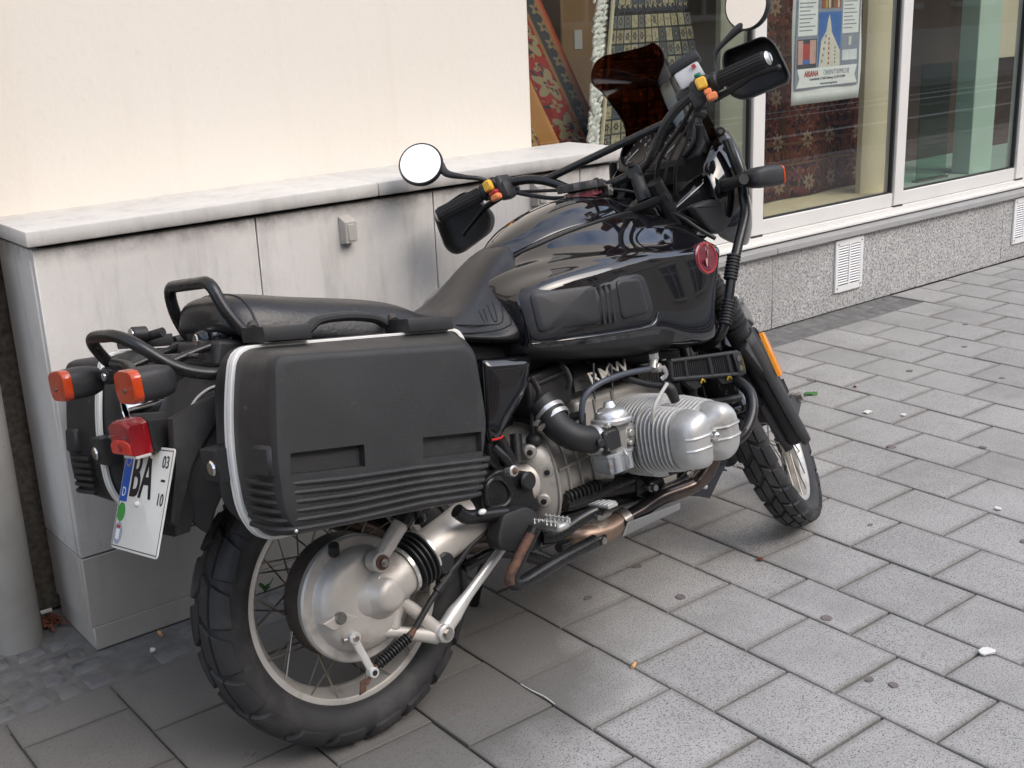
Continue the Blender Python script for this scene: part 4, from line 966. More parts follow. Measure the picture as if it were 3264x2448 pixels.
mb = Mb(); hel = [e0+d*(.10+.22*t/70)+(d.cross(V3(0, 1, 0)).normalized()*math.cos(t*.55)+V3(0, 1, 0)*math.sin(t*.55))*.036 for t in range(71)]; mb.tube(hel, .006, 8, 1); O(mb, 'coil_spring', 'tubeblack', sh)

# ---- engine
mb = Mb()
mb.loft([[(x, y, z) for x, z in ((.64+k, .578), (.905, .572), (.955, .50), (.955, .36), (.93, .27), (.66, .27), (.64, .34))] for y, k in ((.13, 0), (.115, -.0), (-.115, 0), (-.13, 0.))])
eng = O(mb, 'engine_block', 'castblock', bevel=.012, bseg=3)
# starter cover with the raised letters, cooling slats in front
c0, c1, c2, c3 = [Vector(p) for p in ((0.641, -0.135, 0.598), (0.852, -0.135, 0.596), (0.848, -0.105, 0.638), (0.666, -0.105, 0.664))]
O(Mb().prism([c0, c1, c2, c3], (.0, .05, -.01), bev=.008, seg=2), 'engine_cover', 'plasticdull', eng)
nx_ = (c1-c0).normalized(); 
for ch, t_ in (('B', (0.684, -0.158, 0.621)), ('M', (0.725, -0.158, 0.624)), ('W', (0.771, -0.158, 0.628))):
    t_ = Vector(t_); text_mesh(ch, .046, frame3(t_, c1-c0, c3-c0), 'lettering', 'castblock', eng, .002, sx=1.2, bold=.0006)
sA, sB, sC, sD = [Vector(p_) for p_ in ((0.868, -0.120, 0.590), (0.934, -0.120, 0.576), (0.876, -0.120, 0.534), (0.931, -0.120, 0.521))]
for k in range(8):
    p = sA.lerp(sB, k/7); q = sC.lerp(sD, k/7); O(Mb().tube([p+V3(0, 0, .02), q], .0028, 6, smooth=False), 'slat', 'clip', eng)
O(Mb().prism([(0.869, -0.112, 0.602), (0.965, -0.112, 0.586), (0.948, -0.112, 0.511), (0.875, -0.112, 0.531)], (0, .03, 0)), 'grille_back', 'ink', eng)
# gearbox
g0 = V3(.50, -.02, .435)
mb = Mb(); sec = [(.445, .060, .075), (.455, .085, .098), (.475, .110, .118), (.50, .122, .125), (.512, .126, .128), (.52, .120, .122), (.56, .116, .112), (.60, .110, .100), (.64, .106, .092), (.675, .112, .090), (.69, .122, .098)]
rings = []
for x, ry, rz in sec:
    rings.append([(x, -.045+ry*math.copysign(abs(math.cos(a))**.75, math.cos(a)), .428-(x-.5)*.12+rz*math.copysign(abs(math.sin(a))**.85, math.sin(a))) for a in (2*math.pi*k/32 for k in range(32))])
gb = O(mb.loft(rings), 'gearbox', 'gearalloy', sharp=50)
for x, ry, rz in ((.512, .128, .130), (.555, .119, .116), (.598, .113, .104), (.642, .109, .096)):
    ring = [(x, -.045+ry*math.copysign(abs(math.cos(a))**.75, math.cos(a)), .428-(x-.5)*.12+rz*math.copysign(abs(math.sin(a))**.85, math.sin(a))) for a in (2*math.pi*k/40 for k in range(40))]
    O(Mb().tube(ring, .0034, 6, 1, smooth=False, closed=True), 'rib', 'gearalloy', gb)
O(Mb().tube([(0.521, -0.170, 0.447), (0.600, -0.162, 0.449), (0.655, -0.155, 0.450)], .0034, 6, 3), 'rib', 'gearalloy', gb)
for p in ((0.504, -0.158, 0.450), (0.480, -0.158, 0.389), (0.465, -0.158, 0.507)):
    p = Vector(p); q = O(Mb().cyl(p+V3(.012, .03, 0), p+V3(-.012, -.006, 0), .016, 20, bev=.004), 'bolt_boss', 'gearalloy', gb); O(Mb().hexa(p+V3(-.011, -.005, 0), p+V3(-.017, -.010, 0), .007), 'bolt', 'ink', gb)
O(Mb().prism([(0.652, -0.150, 0.446), (0.666, -0.150, 0.442), (0.665, -0.150, 0.370), (0.649, -0.150, 0.369)], (0, .06, 0), bev=.004), 'bell_flange', 'gearalloy', gb)
p = Vector((0.482, -0.150, 0.527)); O(Mb().ball(p, .020, 16, (1, 1, .8)).cyl(p, Vector((0.495, -0.140, 0.570)), .005, 10), 'rubber_cap', 'rubber', gb)
# right cylinder: round finned barrel, finned head, twin lobed rocker cover
CX, CZ = .80, .460
def disc(y0, y1, rx, rz, e=1.): 
    pts = [(rx*math.copysign(abs(math.cos(a))**e, math.cos(a)), rz*math.copysign(abs(math.sin(a))**e, math.sin(a))) for a in (2*math.pi*k/48 for k in range(48))]
    return [[(CX+x, y0, CZ+z) for x, z in pts], [(CX+x, y1, CZ+z) for x, z in pts]]
def peanut(y, w, h, n=72, notch=.30, grow=0., cx=CX, cz=CZ+.004):
    out = []
    for k in range(n):
        a = 2*math.pi*k/n; x = (w+grow)*math.copysign(abs(math.cos(a))**.72, math.cos(a)); z = (h+grow)*math.copysign(abs(math.sin(a))**.62, math.sin(a))
        g = math.exp(-(x/(.020+grow))**2); z *= 1-notch*g
        out.append((cx+x, y, cz+z))
    return out
cyl = O(Mb().loft(disc(-.12, -.26, .078, .078)), 'cylinder', 'alloyfin', eng)
for k in range(10):
    y = -.135-k*.0118; O(Mb().loft(disc(y, y-.0042, .100, .097, .86)), 'cooling_fin', 'alloyfin', cyl, bevel=.001, bseg=1)
hd = O(Mb().loft([peanut(-.25, .086, .066), peanut(-.352, .086, .066)]), 'cylinder_head', 'alloyfin', eng)
for k in range(8):
    y = -.256-k*.0118; g = .016-.0013*k; O(Mb().loft([peanut(y, .092, .070, grow=g, notch=.22), peanut(y-.0043, .092, .070, grow=g, notch=.22)]), 'cooling_fin', 'alloyfin', hd, bevel=.001, bseg=1)
rings = [peanut(-.349, .094, .072, notch=.34), peanut(-.353, .095, .073, notch=.34), peanut(-.358, .0945, .0725, notch=.36)]
for d_, s_ in ((.372, .985), (.386, .955), (.398, .90), (.4065, .80), (.4115, .62), (.4135, .36)):
    rings.append([(CX+(x-CX)*s_, -d_, CZ+.004+(z-CZ-.004)*s_) for x, _, z in peanut(0, .0945, .0725, notch=.40)])
# pinch the waist between the lobes so that they read as two bulges
rr = []
for r in rings:
    rr.append([(x, y+(.030*math.exp(-((x-CX)/.017)**2) if y < -.362 else 0), z) for x, y, z in r])
cv = O(Mb().loft(rr, cap0=True, cap1=True), 'rocker_cover', 'alloy', eng, sharp=60)
for dz in (.013, -.014):
    pth = []
    for k in range(41):
        x = -.0885+.177*k/40; q = cast(cv, (CX+x, -.6, CZ+.004+dz+x*.02), (0, 1, 0))
        if q: pth.append(q+V3(0, -.0005, 0))
    O(Mb().tube(pth, .0034, 8, 1, smooth=False), 'rib', 'alloy', cv)
O(Mb().cyl((CX, -.375, CZ+.004), (CX, -.402, CZ+.004), .0115, 20, bev=.003), 'cover_nut', 'chrome', cv)
O(Mb().ball((CX, -.402, CZ+.004), .0105, 14), 'cap_nut', 'chrome', cv)
# left cylinder (mirror image, hidden behind the bike from this side)
for o_ in (cyl, hd, cv):
    def mir(o, par):
        c = o.copy(); me = o.data.copy(); c.data = me
        for v in me.vertices: v.co.y = -v.co.y
        me.flip_normals(); C.objects.link(c); c.parent = par
        for ch in list(o.children): mir(ch, c)
    mir(o_, eng)
# spark plug lead, oil line across the head
O(Mb().tube([(0.717, -0.090, 0.662), (0.739, -0.140, 0.636), (0.749, -0.200, 0.609), (0.772, -0.240, 0.590), (0.793, -0.270, 0.581)], .0075, 10), 'plug_lead', 'rubber', eng)
O(Mb().tube([(0.786, -0.275, 0.584), (0.798, -0.285, 0.571), (0.805, -0.290, 0.540)], [.012, .0135, .011], 14), 'plug_cap', 'rubber', eng)
O(Mb().tube([(0.776, -0.300, 0.590), (0.748, -0.305, 0.575), (0.712, -0.310, 0.549), (0.710, -0.300, 0.512)], .0042, 8), 'cable_tie', 'tiegrey', eng)
# carburettor
cx_, cy_, cz_ = (0.655, -0.225, 0.532)
mb = Mb().lathe((cx_, cy_, cz_-.006), (0.02, 0, 1), [(0, .030), (0, .0465), (.004, .0485), (.010, .0485), (.013, .0465), (.015, .040), (.026, .0375), (.033, .031), (.036, .022), (.038, .016), (.050, .0105), (.0515, 0)], 40)
cb = O(mb, 'carburettor', 'silver')
mb = Mb().loft([[(cx_+x*s_+o_, cy_+y*s_, cz_+z) for x, y in ((.034, .02), (.02, .034), (-.02, .034), (-.034, .02), (-.034, -.02), (-.02, -.034), (.02, -.034), (.034, -.02))] for z, s_, o_ in ((-.004, 1.05, 0), (-.018, .95, 0), (-.022, .85, -.004), (-.075, .8, -.006), (-.080, 1.0, -.007), (-.090, 1.0, -.008))])
O(mb, 'carburettor_body', 'carbalu', cb, bevel=.003, sharp=30)
bx0 = Vector((0.590, -0.225, 0.506)); bx1 = Vector((0.699, -0.225, 0.484))
O(Mb().cyl(bx0+V3(-.01, 0, .0), bx1+V3(.015, 0, 0), .0285, 28, bev=.003), 'venturi', 'carbalu', cb)
p = Vector((0.611, -0.262, 0.499)); O(Mb().box(p, (.050, .014, .046), bev=.004).box(p+V3(-.03, .002, 0), (.022, .010, .022), bev=.004), 'choke_cover', 'plasticdull', cb)
for dx in (-.020, .020):
    for dz in (-.018, .018): O(Mb().cyl(p+V3(dx, -.006, dz), p+V3(dx, -.0085, dz), .0032, 8), 'screw', 'bolt', cb)
bz_ = Vector((0.641, -0.225, 0.460))
mb = Mb().loft([[(bz_.x+x*s_, bz_.y+y*s_, bz_.z+z) for x, y in ((.040, .026), (.026, .036), (-.026, .036), (-.040, .026), (-.040, -.026), (-.026, -.036), (.026, -.036), (.040, -.026))] for z, s_ in ((.004, 1.06), (-.004, 1.06), (-.005, .98), (-.036, .93), (-.044, .80), (-.046, .5))])
O(mb, 'float_bowl', 'bowl', cb, bevel=.003, sharp=30)
for dx in (-.020, .014): O(Mb().tube([bz_+V3(dx, -.033, -.004), bz_+V3(dx, -.034, -.038)], .011, 12, smooth=False), 'bowl_lobe', 'bowl', cb)
O(Mb().tube([bz_+V3(.0, -.034, .012), bz_+V3(.001, -.047, -.004), bz_+V3(.0, -.047, -.03), bz_+V3(0, -.02, -.05), bz_+V3(0, .03, -.045)], .0016, 6), 'wire_bail', 'bolt', cb)
for dx, dz, r_ in ((-.038, .018, .008), (.036, .012, .009), (.03, -.01, .006), (-.03, .045, .006), (.028, .05, .006)): O(Mb().cyl(bx0*.5+bx1*.5+V3(dx, -.02, dz-.01), bx0*.5+bx1*.5+V3(dx, -.036, dz-.01), r_, 12, bev=.002), 'fitting', 'carbalu', cb)
fl = Vector((0.701, -0.235, 0.479)); mb = Mb().prism([(fl.x+.012*math.cos(a), fl.y-.006, fl.z+.026*math.sin(a)) for a in (2*math.pi*k/16 for k in range(16))], (.0, .006, 0), bev=.0015); O(mb, 'flange', 'carbalu', cb)
for dz in (-.016, .016): O(Mb().cyl(fl+V3(0, -.006, dz), fl+V3(0, -.009, dz), .004, 10), 'flange_screw', 'ink', cb)
k0 = bx1+V3(.012, 0, 0); k1 = V3(.80, -.235, .468); dd = (k1-k0).normalized()
O(Mb().cyl(k0, k0+dd*.06, .0305, 28), 'inlet_sleeve', 'rubber', cb)
for f in (.004, .034): O(Mb().lathe(k0+dd*f, dd, [(0, .030), (0, .0345), (.013, .0345), (.013, .030)], 32), 'hose_clamp', 'silver', cb); 
for f in (.010, .040): O(Mb().cyl(k0+dd*f+V3(0, -.02, -.034), k0+dd*f+V3(.0, -.036, -.030), .0042, 10), 'clamp_screw', 'bolt', cb)
for pA, pB in (((0.652, -0.200, 0.666), (0.620, -0.215, 0.567)), ((0.707, -0.200, 0.651), (0.679, -0.215, 0.574))):
    O(Mb().tube([pA, pB], .0026, 8, smooth=False), 'throttle_cable', 'rubber', cb); q = Vector(pB); O(Mb().cyl(q+V3(0, 0, .022), q+V3(0, 0, -.01), .004, 10), 'cable_adjuster', 'bolt', cb)
# intake elbow from the airbox
eb = [(0.516, -0.150, 0.607), (0.522, -0.165, 0.585), (0.524, -0.185, 0.553), (0.536, -0.208, 0.528), (0.558, -0.222, 0.513), (0.589, -0.225, 0.503)]
el = O(Mb().tube(eb, [.036, .0345, .0335, .0325, .031, .0305], 28, 6), 'intake_elbow', 'rubber')
for pa, pb, pc1, pc2 in (((0.525, -0.170, 0.580), (0.525, -0.188, 0.561), (0.478, -0.180, 0.572), (0.462, -0.190, 0.571)), ((0.529, -0.178, 0.565), (0.529, -0.196, 0.545), (0.483, -0.188, 0.561), (0.467, -0.198, 0.560))):
    pa = Vector(pa); dv_ = (Vector(pb)-pa).normalized(); O(Mb().lathe(pa-dv_*.0055, dv_, [(0, .033), (0, .0375), (.011, .0375), (.011, .033)], 32), 'hose_clamp', 'silver', el)
    O(Mb().cyl(pc1, pc2, .0062, 12), 'clamp_screw', 'bolt', el)
pa = Vector((0.589, -0.225, 0.503)); O(Mb().lathe(pa+V3(-.006, 0, 0), (1, 0, -.15), [(0, .030), (0, .0345), (.013, .0345), (.013, .030)], 32), 'hose_clamp', 'silver', el)
# airbox
A = [Vector(p) for p in ((0.502, -0.140, 0.668), (0.621, -0.125, 0.676), (0.648, -0.125, 0.602), (0.630, -0.130, 0.576), (0.522, -0.140, 0.565), (0.494, -0.140, 0.596))]
ab = O(Mb().prism(A, (0, .24, 0), bev=.012, seg=3), 'airbox', 'plasticdull')
for pth in ([(0.506, -0.144, 0.662), (0.507, -0.158, 0.651), (0.512, -0.158, 0.629), (0.512, -0.146, 0.606)], [(0.603, -0.144, 0.672), (0.604, -0.158, 0.661), (0.609, -0.158, 0.638), (0.610, -0.146, 0.615)]):
    O(Mb().tube(pth, .008, 8, 4, flat=.35), 'spring_clip', 'clip', ab)
O(Mb().tube([(0.518, -0.146, 0.648), (0.624, -0.132, 0.654)], .006, 8, smooth=False), 'seam_rib', 'plasticdull', ab)
O(Mb().tube([(0.490, -0.150, 0.597), (0.482, -0.150, 0.542)], .0055, 8, smooth=False), 'breather_hose', 'rubber', ab)
O(Mb().tube([(0.593, -0.140, 0.548), (0.613, -0.170, 0.553)], .010, 10, smooth=False), 'drain_hose', 'rubber', ab)
# fuel tap and hose
tp = Vector((0.857, -0.190, 0.660)); tb = Vector((0.836, -0.200, 0.613))
ft = O(Mb().cyl(tp+V3(0, 0, .012), tp+V3(0, 0, -.014), .0165, 18, bev=.003), 'fuel_tap', 'ink')
for k in range(14): a = 2*math.pi*k/14; O(Mb().tube([tp+V3(.0165*math.cos(a), .0165*math.sin(a), .010), tp+V3(.0165*math.cos(a), .0165*math.sin(a), -.012)], .0018, 5, smooth=False), 'knurl', 'ink', ft)
O(Mb().hexa(tp+V3(0, 0, -.014), tp+V3(0, 0, -.03), .0135), 'union_nut', 'silver', ft); O(Mb().tube([tp+V3(0, 0, -.03), tb+V3(.002, 0, -.004)], [.011, .0115], 14, smooth=False).cyl(tb+V3(.012, .012, -.002), tb+V3(.016, -.014, -.002), .011, 16, bev=.002), 'tap_body', 'carbalu', ft)
O(Mb().tube([tb+V3(.02, -.016, -.0), tb+V3(.028, -.02, -.02), (0.852, -0.210, 0.583)], [.007, .006, .0065], 10, 4, flat=.6), 'tap_lever', 'silver', ft)
O(Mb().prism([(0.887, -0.190, 0.624), (0.900, -0.190, 0.623), (0.886, -0.190, 0.575), (0.879, -0.190, 0.588)], (0, .003, 0)), 'heat_shield', 'silver', ft)
O(Mb().tube([(0.823, -0.205, 0.614), (0.761, -0.210, 0.621), (0.699, -0.215, 0.624), (0.647, -0.215, 0.620), (0.613, -0.210, 0.608), (0.596, -0.205, 0.588), (0.591, -0.200, 0.558), (0.591, -0.195, 0.528)], .0072, 12), 'fuel_hose', 'fuelhose', ft)
O(Mb().tube([(0.593, -0.200, 0.563), (0.591, -0.195, 0.528)], .0085, 10, smooth=False), 'hose_end', 'rubber', ft)

O(Mb().prism([(.40, -.09, .74), (1.02, -.09, .70), (1.06, -.09, .60), (.96, -.09, .60), (.86, -.09, .615), (.62, -.09, .62), (.50, -.09, .66)], (0, .18, 0), bev=.01), 'frame_cover', 'plasticdull')
O(Mb().prism([(.90, -.10, .60), (1.06, -.10, .58), (1.03, -.10, .40), (.96, -.10, .34)], (0, .20, 0), bev=.01), 'front_cover', 'ink', eng)
# ---- tank: sections along x, half profile mirrored
def body_sections(secs, cap=True):
    rings = []
    for x, prof in secs:
        pts = [(x if len(p) == 2 else p[2], p[0], p[1]) for p in prof]
        right = [(px, -y, z) for px, y, z in pts]; left = [(px, y, z) for px, y, z in pts[::-1] if y > 1e-4]
        rings.append(right+left)
    return rings
def tank_sec(x, W, Wt, zc, zl, top, belly, dx=None):
    """one half section: crown points, shoulder, flank (Wt wide at the shoulder, W at the lip), belly"""
    L = lambda f: Wt+(W-Wt)*f
    sh = [(Wt-.040, zc+.016), (Wt-.013, zc+.004), (L(.10)-.001, zc-.008), (L(.82), zc-.020)]
    fl = [(L(.86)+.002, zc*.70+zl*.30), (L(.97)+.002, zc*.35+zl*.65), (W, zl+.016), (W-.003, zl+.004)]
    be = [(W-.010, zl-.006), (W-.016, zl*.5+belly*.5), (W-.030, belly+.004), (W*.5, belly-.012), (0, belly-.014)]
    pr = top+sh+fl+be
    if dx: pr = [(y, z, x+dx(z)) for y, z in pr]
    return (x, pr)
T_ = [
 tank_sec(.470, .185, .095, .868, .748, [(0, .80), (.02, .81), (.035, .83), (.050, .86)], .725),
 tank_sec(.478, .202, .112, .878, .745, [(0, .82), (.025, .83), (.045, .86), (.062, .885)], .722),
 tank_sec(.520, .226, .140, .897, .736, [(0, .86), (.03, .87), (.06, .890), (.085, .902)], .708),
 tank_sec(.600, .243, .185, .902, .727, [(0, .955), (.05, .955), (.085, .945), (.118, .922)], .692),
 tank_sec(.680, .250, .222, .900, .718, [(0, .985), (.06, .984), (.105, .968), (.145, .935)], .678),
 tank_sec(.760, .252, .241, .895, .711, [(0, .998), (.06, .998), (.110, .985), (.165, .940)], .664),
 tank_sec(.845, .252, .250, .888, .704, [(0, 1.000), (.06, 1.001), (.112, .990), (.170, .944)], .652),
 tank_sec(.880, .252, .252, .880, .688, [(0, 1.000), (.06, 1.001), (.113, .990), (.170, .946)], .648),
 tank_sec(.940, .252, .252, .877, .662, [(0, .99), (.06, .993), (.114, .986), (.168, .946)], .636),
 tank_sec(1.000, .249, .249, .872, .650, [(0, .96), (.06, .968), (.116, .974), (.165, .944)], .630),
]
def nose(z): return .055*math.exp(-((z-.86)/.075)**2)+.0
T_ += [tank_sec(1.030, .246, .246, .868, .652, [(0, .93), (.06, .945), (.118, .968), (.163, .940)], .634, nose),
       tank_sec(1.042, .241, .241, .866, .655, [(0, .92), (.06, .935), (.116, .962), (.160, .936)], .638, nose),
       tank_sec(1.047, .212, .212, .860, .670, [(0, .90), (.05, .91), (.10, .93), (.14, .915)], .655, nose)]
tk = O(Mb().loft(body_sections(T_)), 'fuel_tank', ['paint', 'plasticdull'], subsurf=2, sharp=180)
for f_ in tk.data.polygons:     # below the lip the flanks are plain black plastic
    c_ = f_.center
    if c_.z < .741-.045*max(0, min(1, (c_.x-.46)/.40)) and c_.x < .90: f_.material_index = 1
# top cover (locker lid) with its edge groove
LD = [(.560, .030, .955, .965), (.590, .062, .968, .978), (.640, .094, .985, 1.004), (.720, .112, 1.000, 1.030), (.800, .118, 1.004, 1.046), (.880, .114, 1.006, 1.046), (.945, .098, 1.004, 1.034), (.975, .070, 1.000, 1.02)]
rings = []
for x, w, ze, zc in LD:
    rings.append([(x, y*w, ze-.03+((zc-ze+.03)*(1-abs(y)**3.2)) if abs(y) < 1 else ze-.03) for y in (-1, -.97, -.9, -.75, -.5, -.2, .2, .5, .75, .9, .97, 1)])
O(Mb().loft(rings), 'tank_lid', 'paint', tk, subsurf=2, sharp=180)
for sg in (-1, 1):
    pth = []
    for x, w, ze, zc in LD:
        q = cast(tk, (x, sg*(w+.004), 1.3), (0, 0, -1))
        if q: pth.append(q+V3(0, 0, .001))
    O(Mb().tube(pth, .0038, 8), 'crevice_line', 'rubber', tk)  # added dark tube draws the shaded crevice along the lid edge
# filler cap
fc = V3(.905, .015, 1.052)
mb = Mb().lathe(fc+V3(0, 0, -.012), (-.05, 0, 1), [(0, 0), (0, .052), (.006, .052), (.006, .044), (.014, .044)], 36); cp = O(mb, 'filler_ring', 'badge', tk)
mb = Mb(); pr = []
for k in range(48):
    a = 2*math.pi*k/48; r = .058+.0035*math.cos(a*12); pr.append((r*math.cos(a), r*math.sin(a)))
mb.loft([[(fc.x+x*s_, fc.y+y*s_, fc.z+z) for x, y in pr] for z, s_ in ((.004, .96), (.006, 1), (.020, 1), (.024, .95), (.025, .8), (.0235, .3))]); O(mb, 'filler_cap', 'plasticdull', tk)
p = V3(.965, -.02, 1.045); O(Mb().box(p, (.016, .02, .03), bev=.003), 'cap_hinge', 'clip', tk); O(Mb().cyl(p+V3(0, -.009, 0), p+V3(0, -.013, 0), .005, 10), 'hinge_pin', 'silver', tk)
# knee pad: rubber panel hugging the flank
kp = [Vector(p) for p in ((0.440, -0.243, 0.871), (0.782, -0.252, 0.847), (0.800, -0.252, 0.835), (0.814, -0.252, 0.759), (0.794, -0.251, 0.738), (0.471, -0.240, 0.758), (0.450, -0.240, 0.768), (0.433, -0.241, 0.849))]
VIEW = BM.to_3x3().inverted() @ (Vector((0, 0, 1.48))-BO); VIEW = BM.inverted() @ Vector((0, 0, 1.48))
def flank(p, d=0.):     # slide a traced point along the line of sight on to the tank and stand it off by d
    q, n_ = castn(tk, VIEW, Vector(p)-VIEW)
    if q is None: q, n_ = Vector(p), V3(0, -1, 0)
    if n_.y > 0: n_ = -n_
    return q+n_*d
def panel(outl, d0, d1, r, name, m, par, bev=.004):
    o_ = fillet(outl, r, 4, True); c = sum(outl, Vector())/len(outl)
    return O(Mb().loft([[flank(p, d0) for p in o_], [flank(p, d1-bev*.3) for p in o_]]+[[flank(c+(p-c)*k, d1) for p in o_] for k in (.97, .8, .55, .3, .05)], cap0=False), name, m, par, sharp=60)
kpad = panel(kp, -.006, .0075, .018, 'knee_pad', 'padrubber', tk)
def sub(u0, v0, u1, v1, u2, v2, u3, v3): return [Vector(B_) for B_ in (u0, v0, u1, v1)]
pl1 = [Vector(p) for p in ((0.454, -0.250, 0.859), (0.636, -0.253, 0.846), (0.638, -0.253, 0.764), (0.464, -0.248, 0.774))]
pl2 = [Vector(p) for p in ((0.702, -0.256, 0.844), (0.776, -0.256, 0.839), (0.791, -0.255, 0.754), (0.704, -0.254, 0.757))]
panel(pl1, .004, .0100, .014, 'raised_pad', 'padrubber', kpad); panel(pl2, .004, .0100, .014, 'raised_pad', 'padrubber', kpad)
for k in range(3):
    O(Mb().tube([flank(Vector((0.652, -0.254, 0.843)).lerp(Vector((0.684, -0.254, 0.840)), k/2), .0066), flank(Vector((0.651, -0.253, 0.756)).lerp(Vector((0.683, -0.253, 0.754)), k/2), .0066)], .0035, 8, smooth=False), 'rib', 'padrubber', kpad)
# bright lower edge lip of the tank
O(Mb().tube([flank(Vector(q_), .000) for q_ in ((0.480, -0.200, 0.746), (0.585, -0.238, 0.736), (0.718, -0.250, 0.724), (0.807, -0.250, 0.721), (0.835, -0.250, 0.746))], .0055, 10), 'lip', 'paint', tk)
# round badge on the flank
bc, nb = castn(tk, VIEW, Vector((1.044, -0.236, 0.843))-VIEW); nb = nb if nb.y < 0 else -nb; bc = bc-nb*.003
bd = O(Mb().lathe(bc, nb, [(-.012, .0), (-.012, .040), (.003, .0405), (.006, .037), (.007, 0)], 48), 'tank_badge', 'badge', tk)
bm_ = frame3(bc+nb.normalized()*.0074, V3(.88, .47, 0), V3(-.05, -.15, 1))
O(Mb().lathe(bc, nb, [(.0055, .036), (.0078, .0375), (.0078, .034), (.0055, .0335)], 48), 'badge_ring', 'switchred', bd)
for a0 in (0, 2): 
    mb = Mb(); mb.poly([bm_ @ V3(0, 0, .0004)]+[bm_ @ V3(.021*math.cos(a), .021*math.sin(a), .0004) for a in (math.pi/2*(a0+k/8) for k in range(9))]); O(mb, 'badge_quarter', 'ppink', bd, flat=True)
for k, ch in enumerate('BMW'):
    a = rad(125-35*k); text_mesh(ch, .016, bm_ @ Matrix.Translation((.0285*math.cos(a), .0285*math.sin(a), .0004)) @ Matrix.Rotation(a-math.pi/2, 4, 'Z'), 'lettering', 'ppink', bd, .0002)

# ---- seat
SEC = [  # x, half width top, side z bottom, top z, crown
 (-.190, .085, .925, .958), (-.170, .112, .905, .978), (-.120, .132, .890, .980), (-.030, .142, .862, .955), (.08, .148, .838, .932), (.17, .150, .822, .912), (.225, .150, .812, .893), (.275, .150, .802, .862), (.33, .145, .790, .846), (.39, .124, .775, .856), (.45, .104, .758, .888), (.505, .088, .745, .930), (.550, .080, .742, .956), (.585, .070, .80, .968), (.606, .055, .88, .964)]
rings = []
for x, w, zb, zt in SEC:
    lo = .04 if x > .30 else 0
    flare = {.33: .012, .39: .042, .45: .072, .505: .098, .550: .108, .585: .07}.get(x, 0)
    pr = [(0, zt), (w*.45, zt-.001), (w*.78, zt-.010), (w*.95, zt-.032), (w*1.02+flare*.30, zt-.055), (w*1.06+flare*.75, max(zb+.012, zt-.11)), (w*1.06+flare, zb), (w*.9, zb-.006), (0, zb-.004)]
    pr = [(y, max(z, zb-.006)) for y, z in pr]
    rings.append((x, pr))
st_ = O(Mb().loft(body_sections(rings)), 'seat', 'vinyl', subsurf=3, sharp=180)
# welt seam round the tail of the seat, stitched chevrons near the front
for y in (-1, 1):
    pth = []
    for k in range(14):
        a = rad(4+k*9); q = cast(st_, (-.146+.02*math.sin(a*.8), y*math.sin(a)*.4, .93+math.cos(a)*.4), (0, -y*math.sin(a), -math.cos(a)))
        if q: pth.append(q)
    if len(pth) > 3: O(Mb().tube(pth, .0026, 6, 3), 'welt', 'vinyl', st_)
for pts in ([(0.265, -0.184, 0.813), (0.387, -0.184, 0.794), (0.438, -0.184, 0.796), (0.447, -0.184, 0.805), (0.442, -0.184, 0.845)], [(0.299, -0.184, 0.826), (0.390, -0.184, 0.808), (0.423, -0.184, 0.809), (0.428, -0.184, 0.843), (0.424, -0.184, 0.872)], [(0.366, -0.184, 0.843), (0.374, -0.184, 0.820), (0.383, -0.184, 0.818), (0.378, -0.184, 0.844)], [(0.391, -0.184, 0.850), (0.400, -0.184, 0.816), (0.410, -0.184, 0.816), (0.405, -0.184, 0.855)]):
    pts = [cast(st_, VIEW, Vector(p)-VIEW) for p in pts]; pts = [p for p in pts if p]
    O(Mb().tube(pts, .0018, 6, 3), 'stitched_rib', 'vinyl', st_)
# tail underside latch plate
O(Mb().box((-.155, 0, .905), (.05, .16, .05), bev=.012).box((-.178, -.01, .895), (.03, .05, .05), bev=.01), 'seat_base', 'paintdark', st_)
O(Mb().cyl((-.19, -.015, .90), (-.203, -.015, .902), .011, 16, bev=.002), 'seat_lock', 'chrome', st_)
# grab rail
gr = fillet([(-.10, -.135, .855), (-.150, -.128, .895), (-.178, -.112, .955), (-.186, -.098, 1.008), (-.186, .092, 1.008), (-.178, .108, .955), (-.150, .125, .895), (-.10, .135, .855)], [0, .03, .03, .045, .045, .03, .03, 0], 6)
O(Mb().tube(gr, .0122, 14, smooth=False), 'grab_rail', 'tubeblack')
# side cover under the seat
sc = fillet([(0.360, -0.170, 0.739), (0.495, -0.172, 0.718), (0.467, -0.172, 0.644), (0.354, -0.165, 0.546), (0.342, -0.165, 0.586)], [.01, .012, .03, .015, .02], 5, True)
def dome(pts, h, off):
    c = sum((Vector(p) for p in pts), Vector())/len(pts)
    return [[Vector(p)+V3(0, .05, 0) for p in pts], [Vector(p) for p in pts], [c+(Vector(p)-c)*.93+V3(0, -h*.6, 0) for p in pts], [c+(Vector(p)-c)*.72+V3(0, -h, 0) for p in pts], [c+(Vector(p)-c)*.3+V3(0, -h*1.1, 0) for p in pts]]
O(Mb().loft(dome(sc, .012, 0)), 'side_cover', 'paint', sharp=60)
O(Mb().tube([(0.372, -0.160, 0.728), (0.435, -0.160, 0.716), (0.471, -0.160, 0.713)], .006, 8), 'cover_trim', 'silver')
mb = Mb().prism([(0.460, -0.050, 0.728), (0.604, -0.050, 0.706), (0.574, -0.050, 0.443), (0.416, -0.050, 0.442)], (0, .1, 0)); O(mb, 'battery_tray', 'plasticdull')
O(Mb().loft([[(x, y, z) for x, z in ((-.20, .90), (.50, .745), (.50, .70), (.3, .69), (-.05, .79), (-.22, .85))] for y in (-.11, .11)]), 'seat_pan', 'plasticdull', bevel=.01)

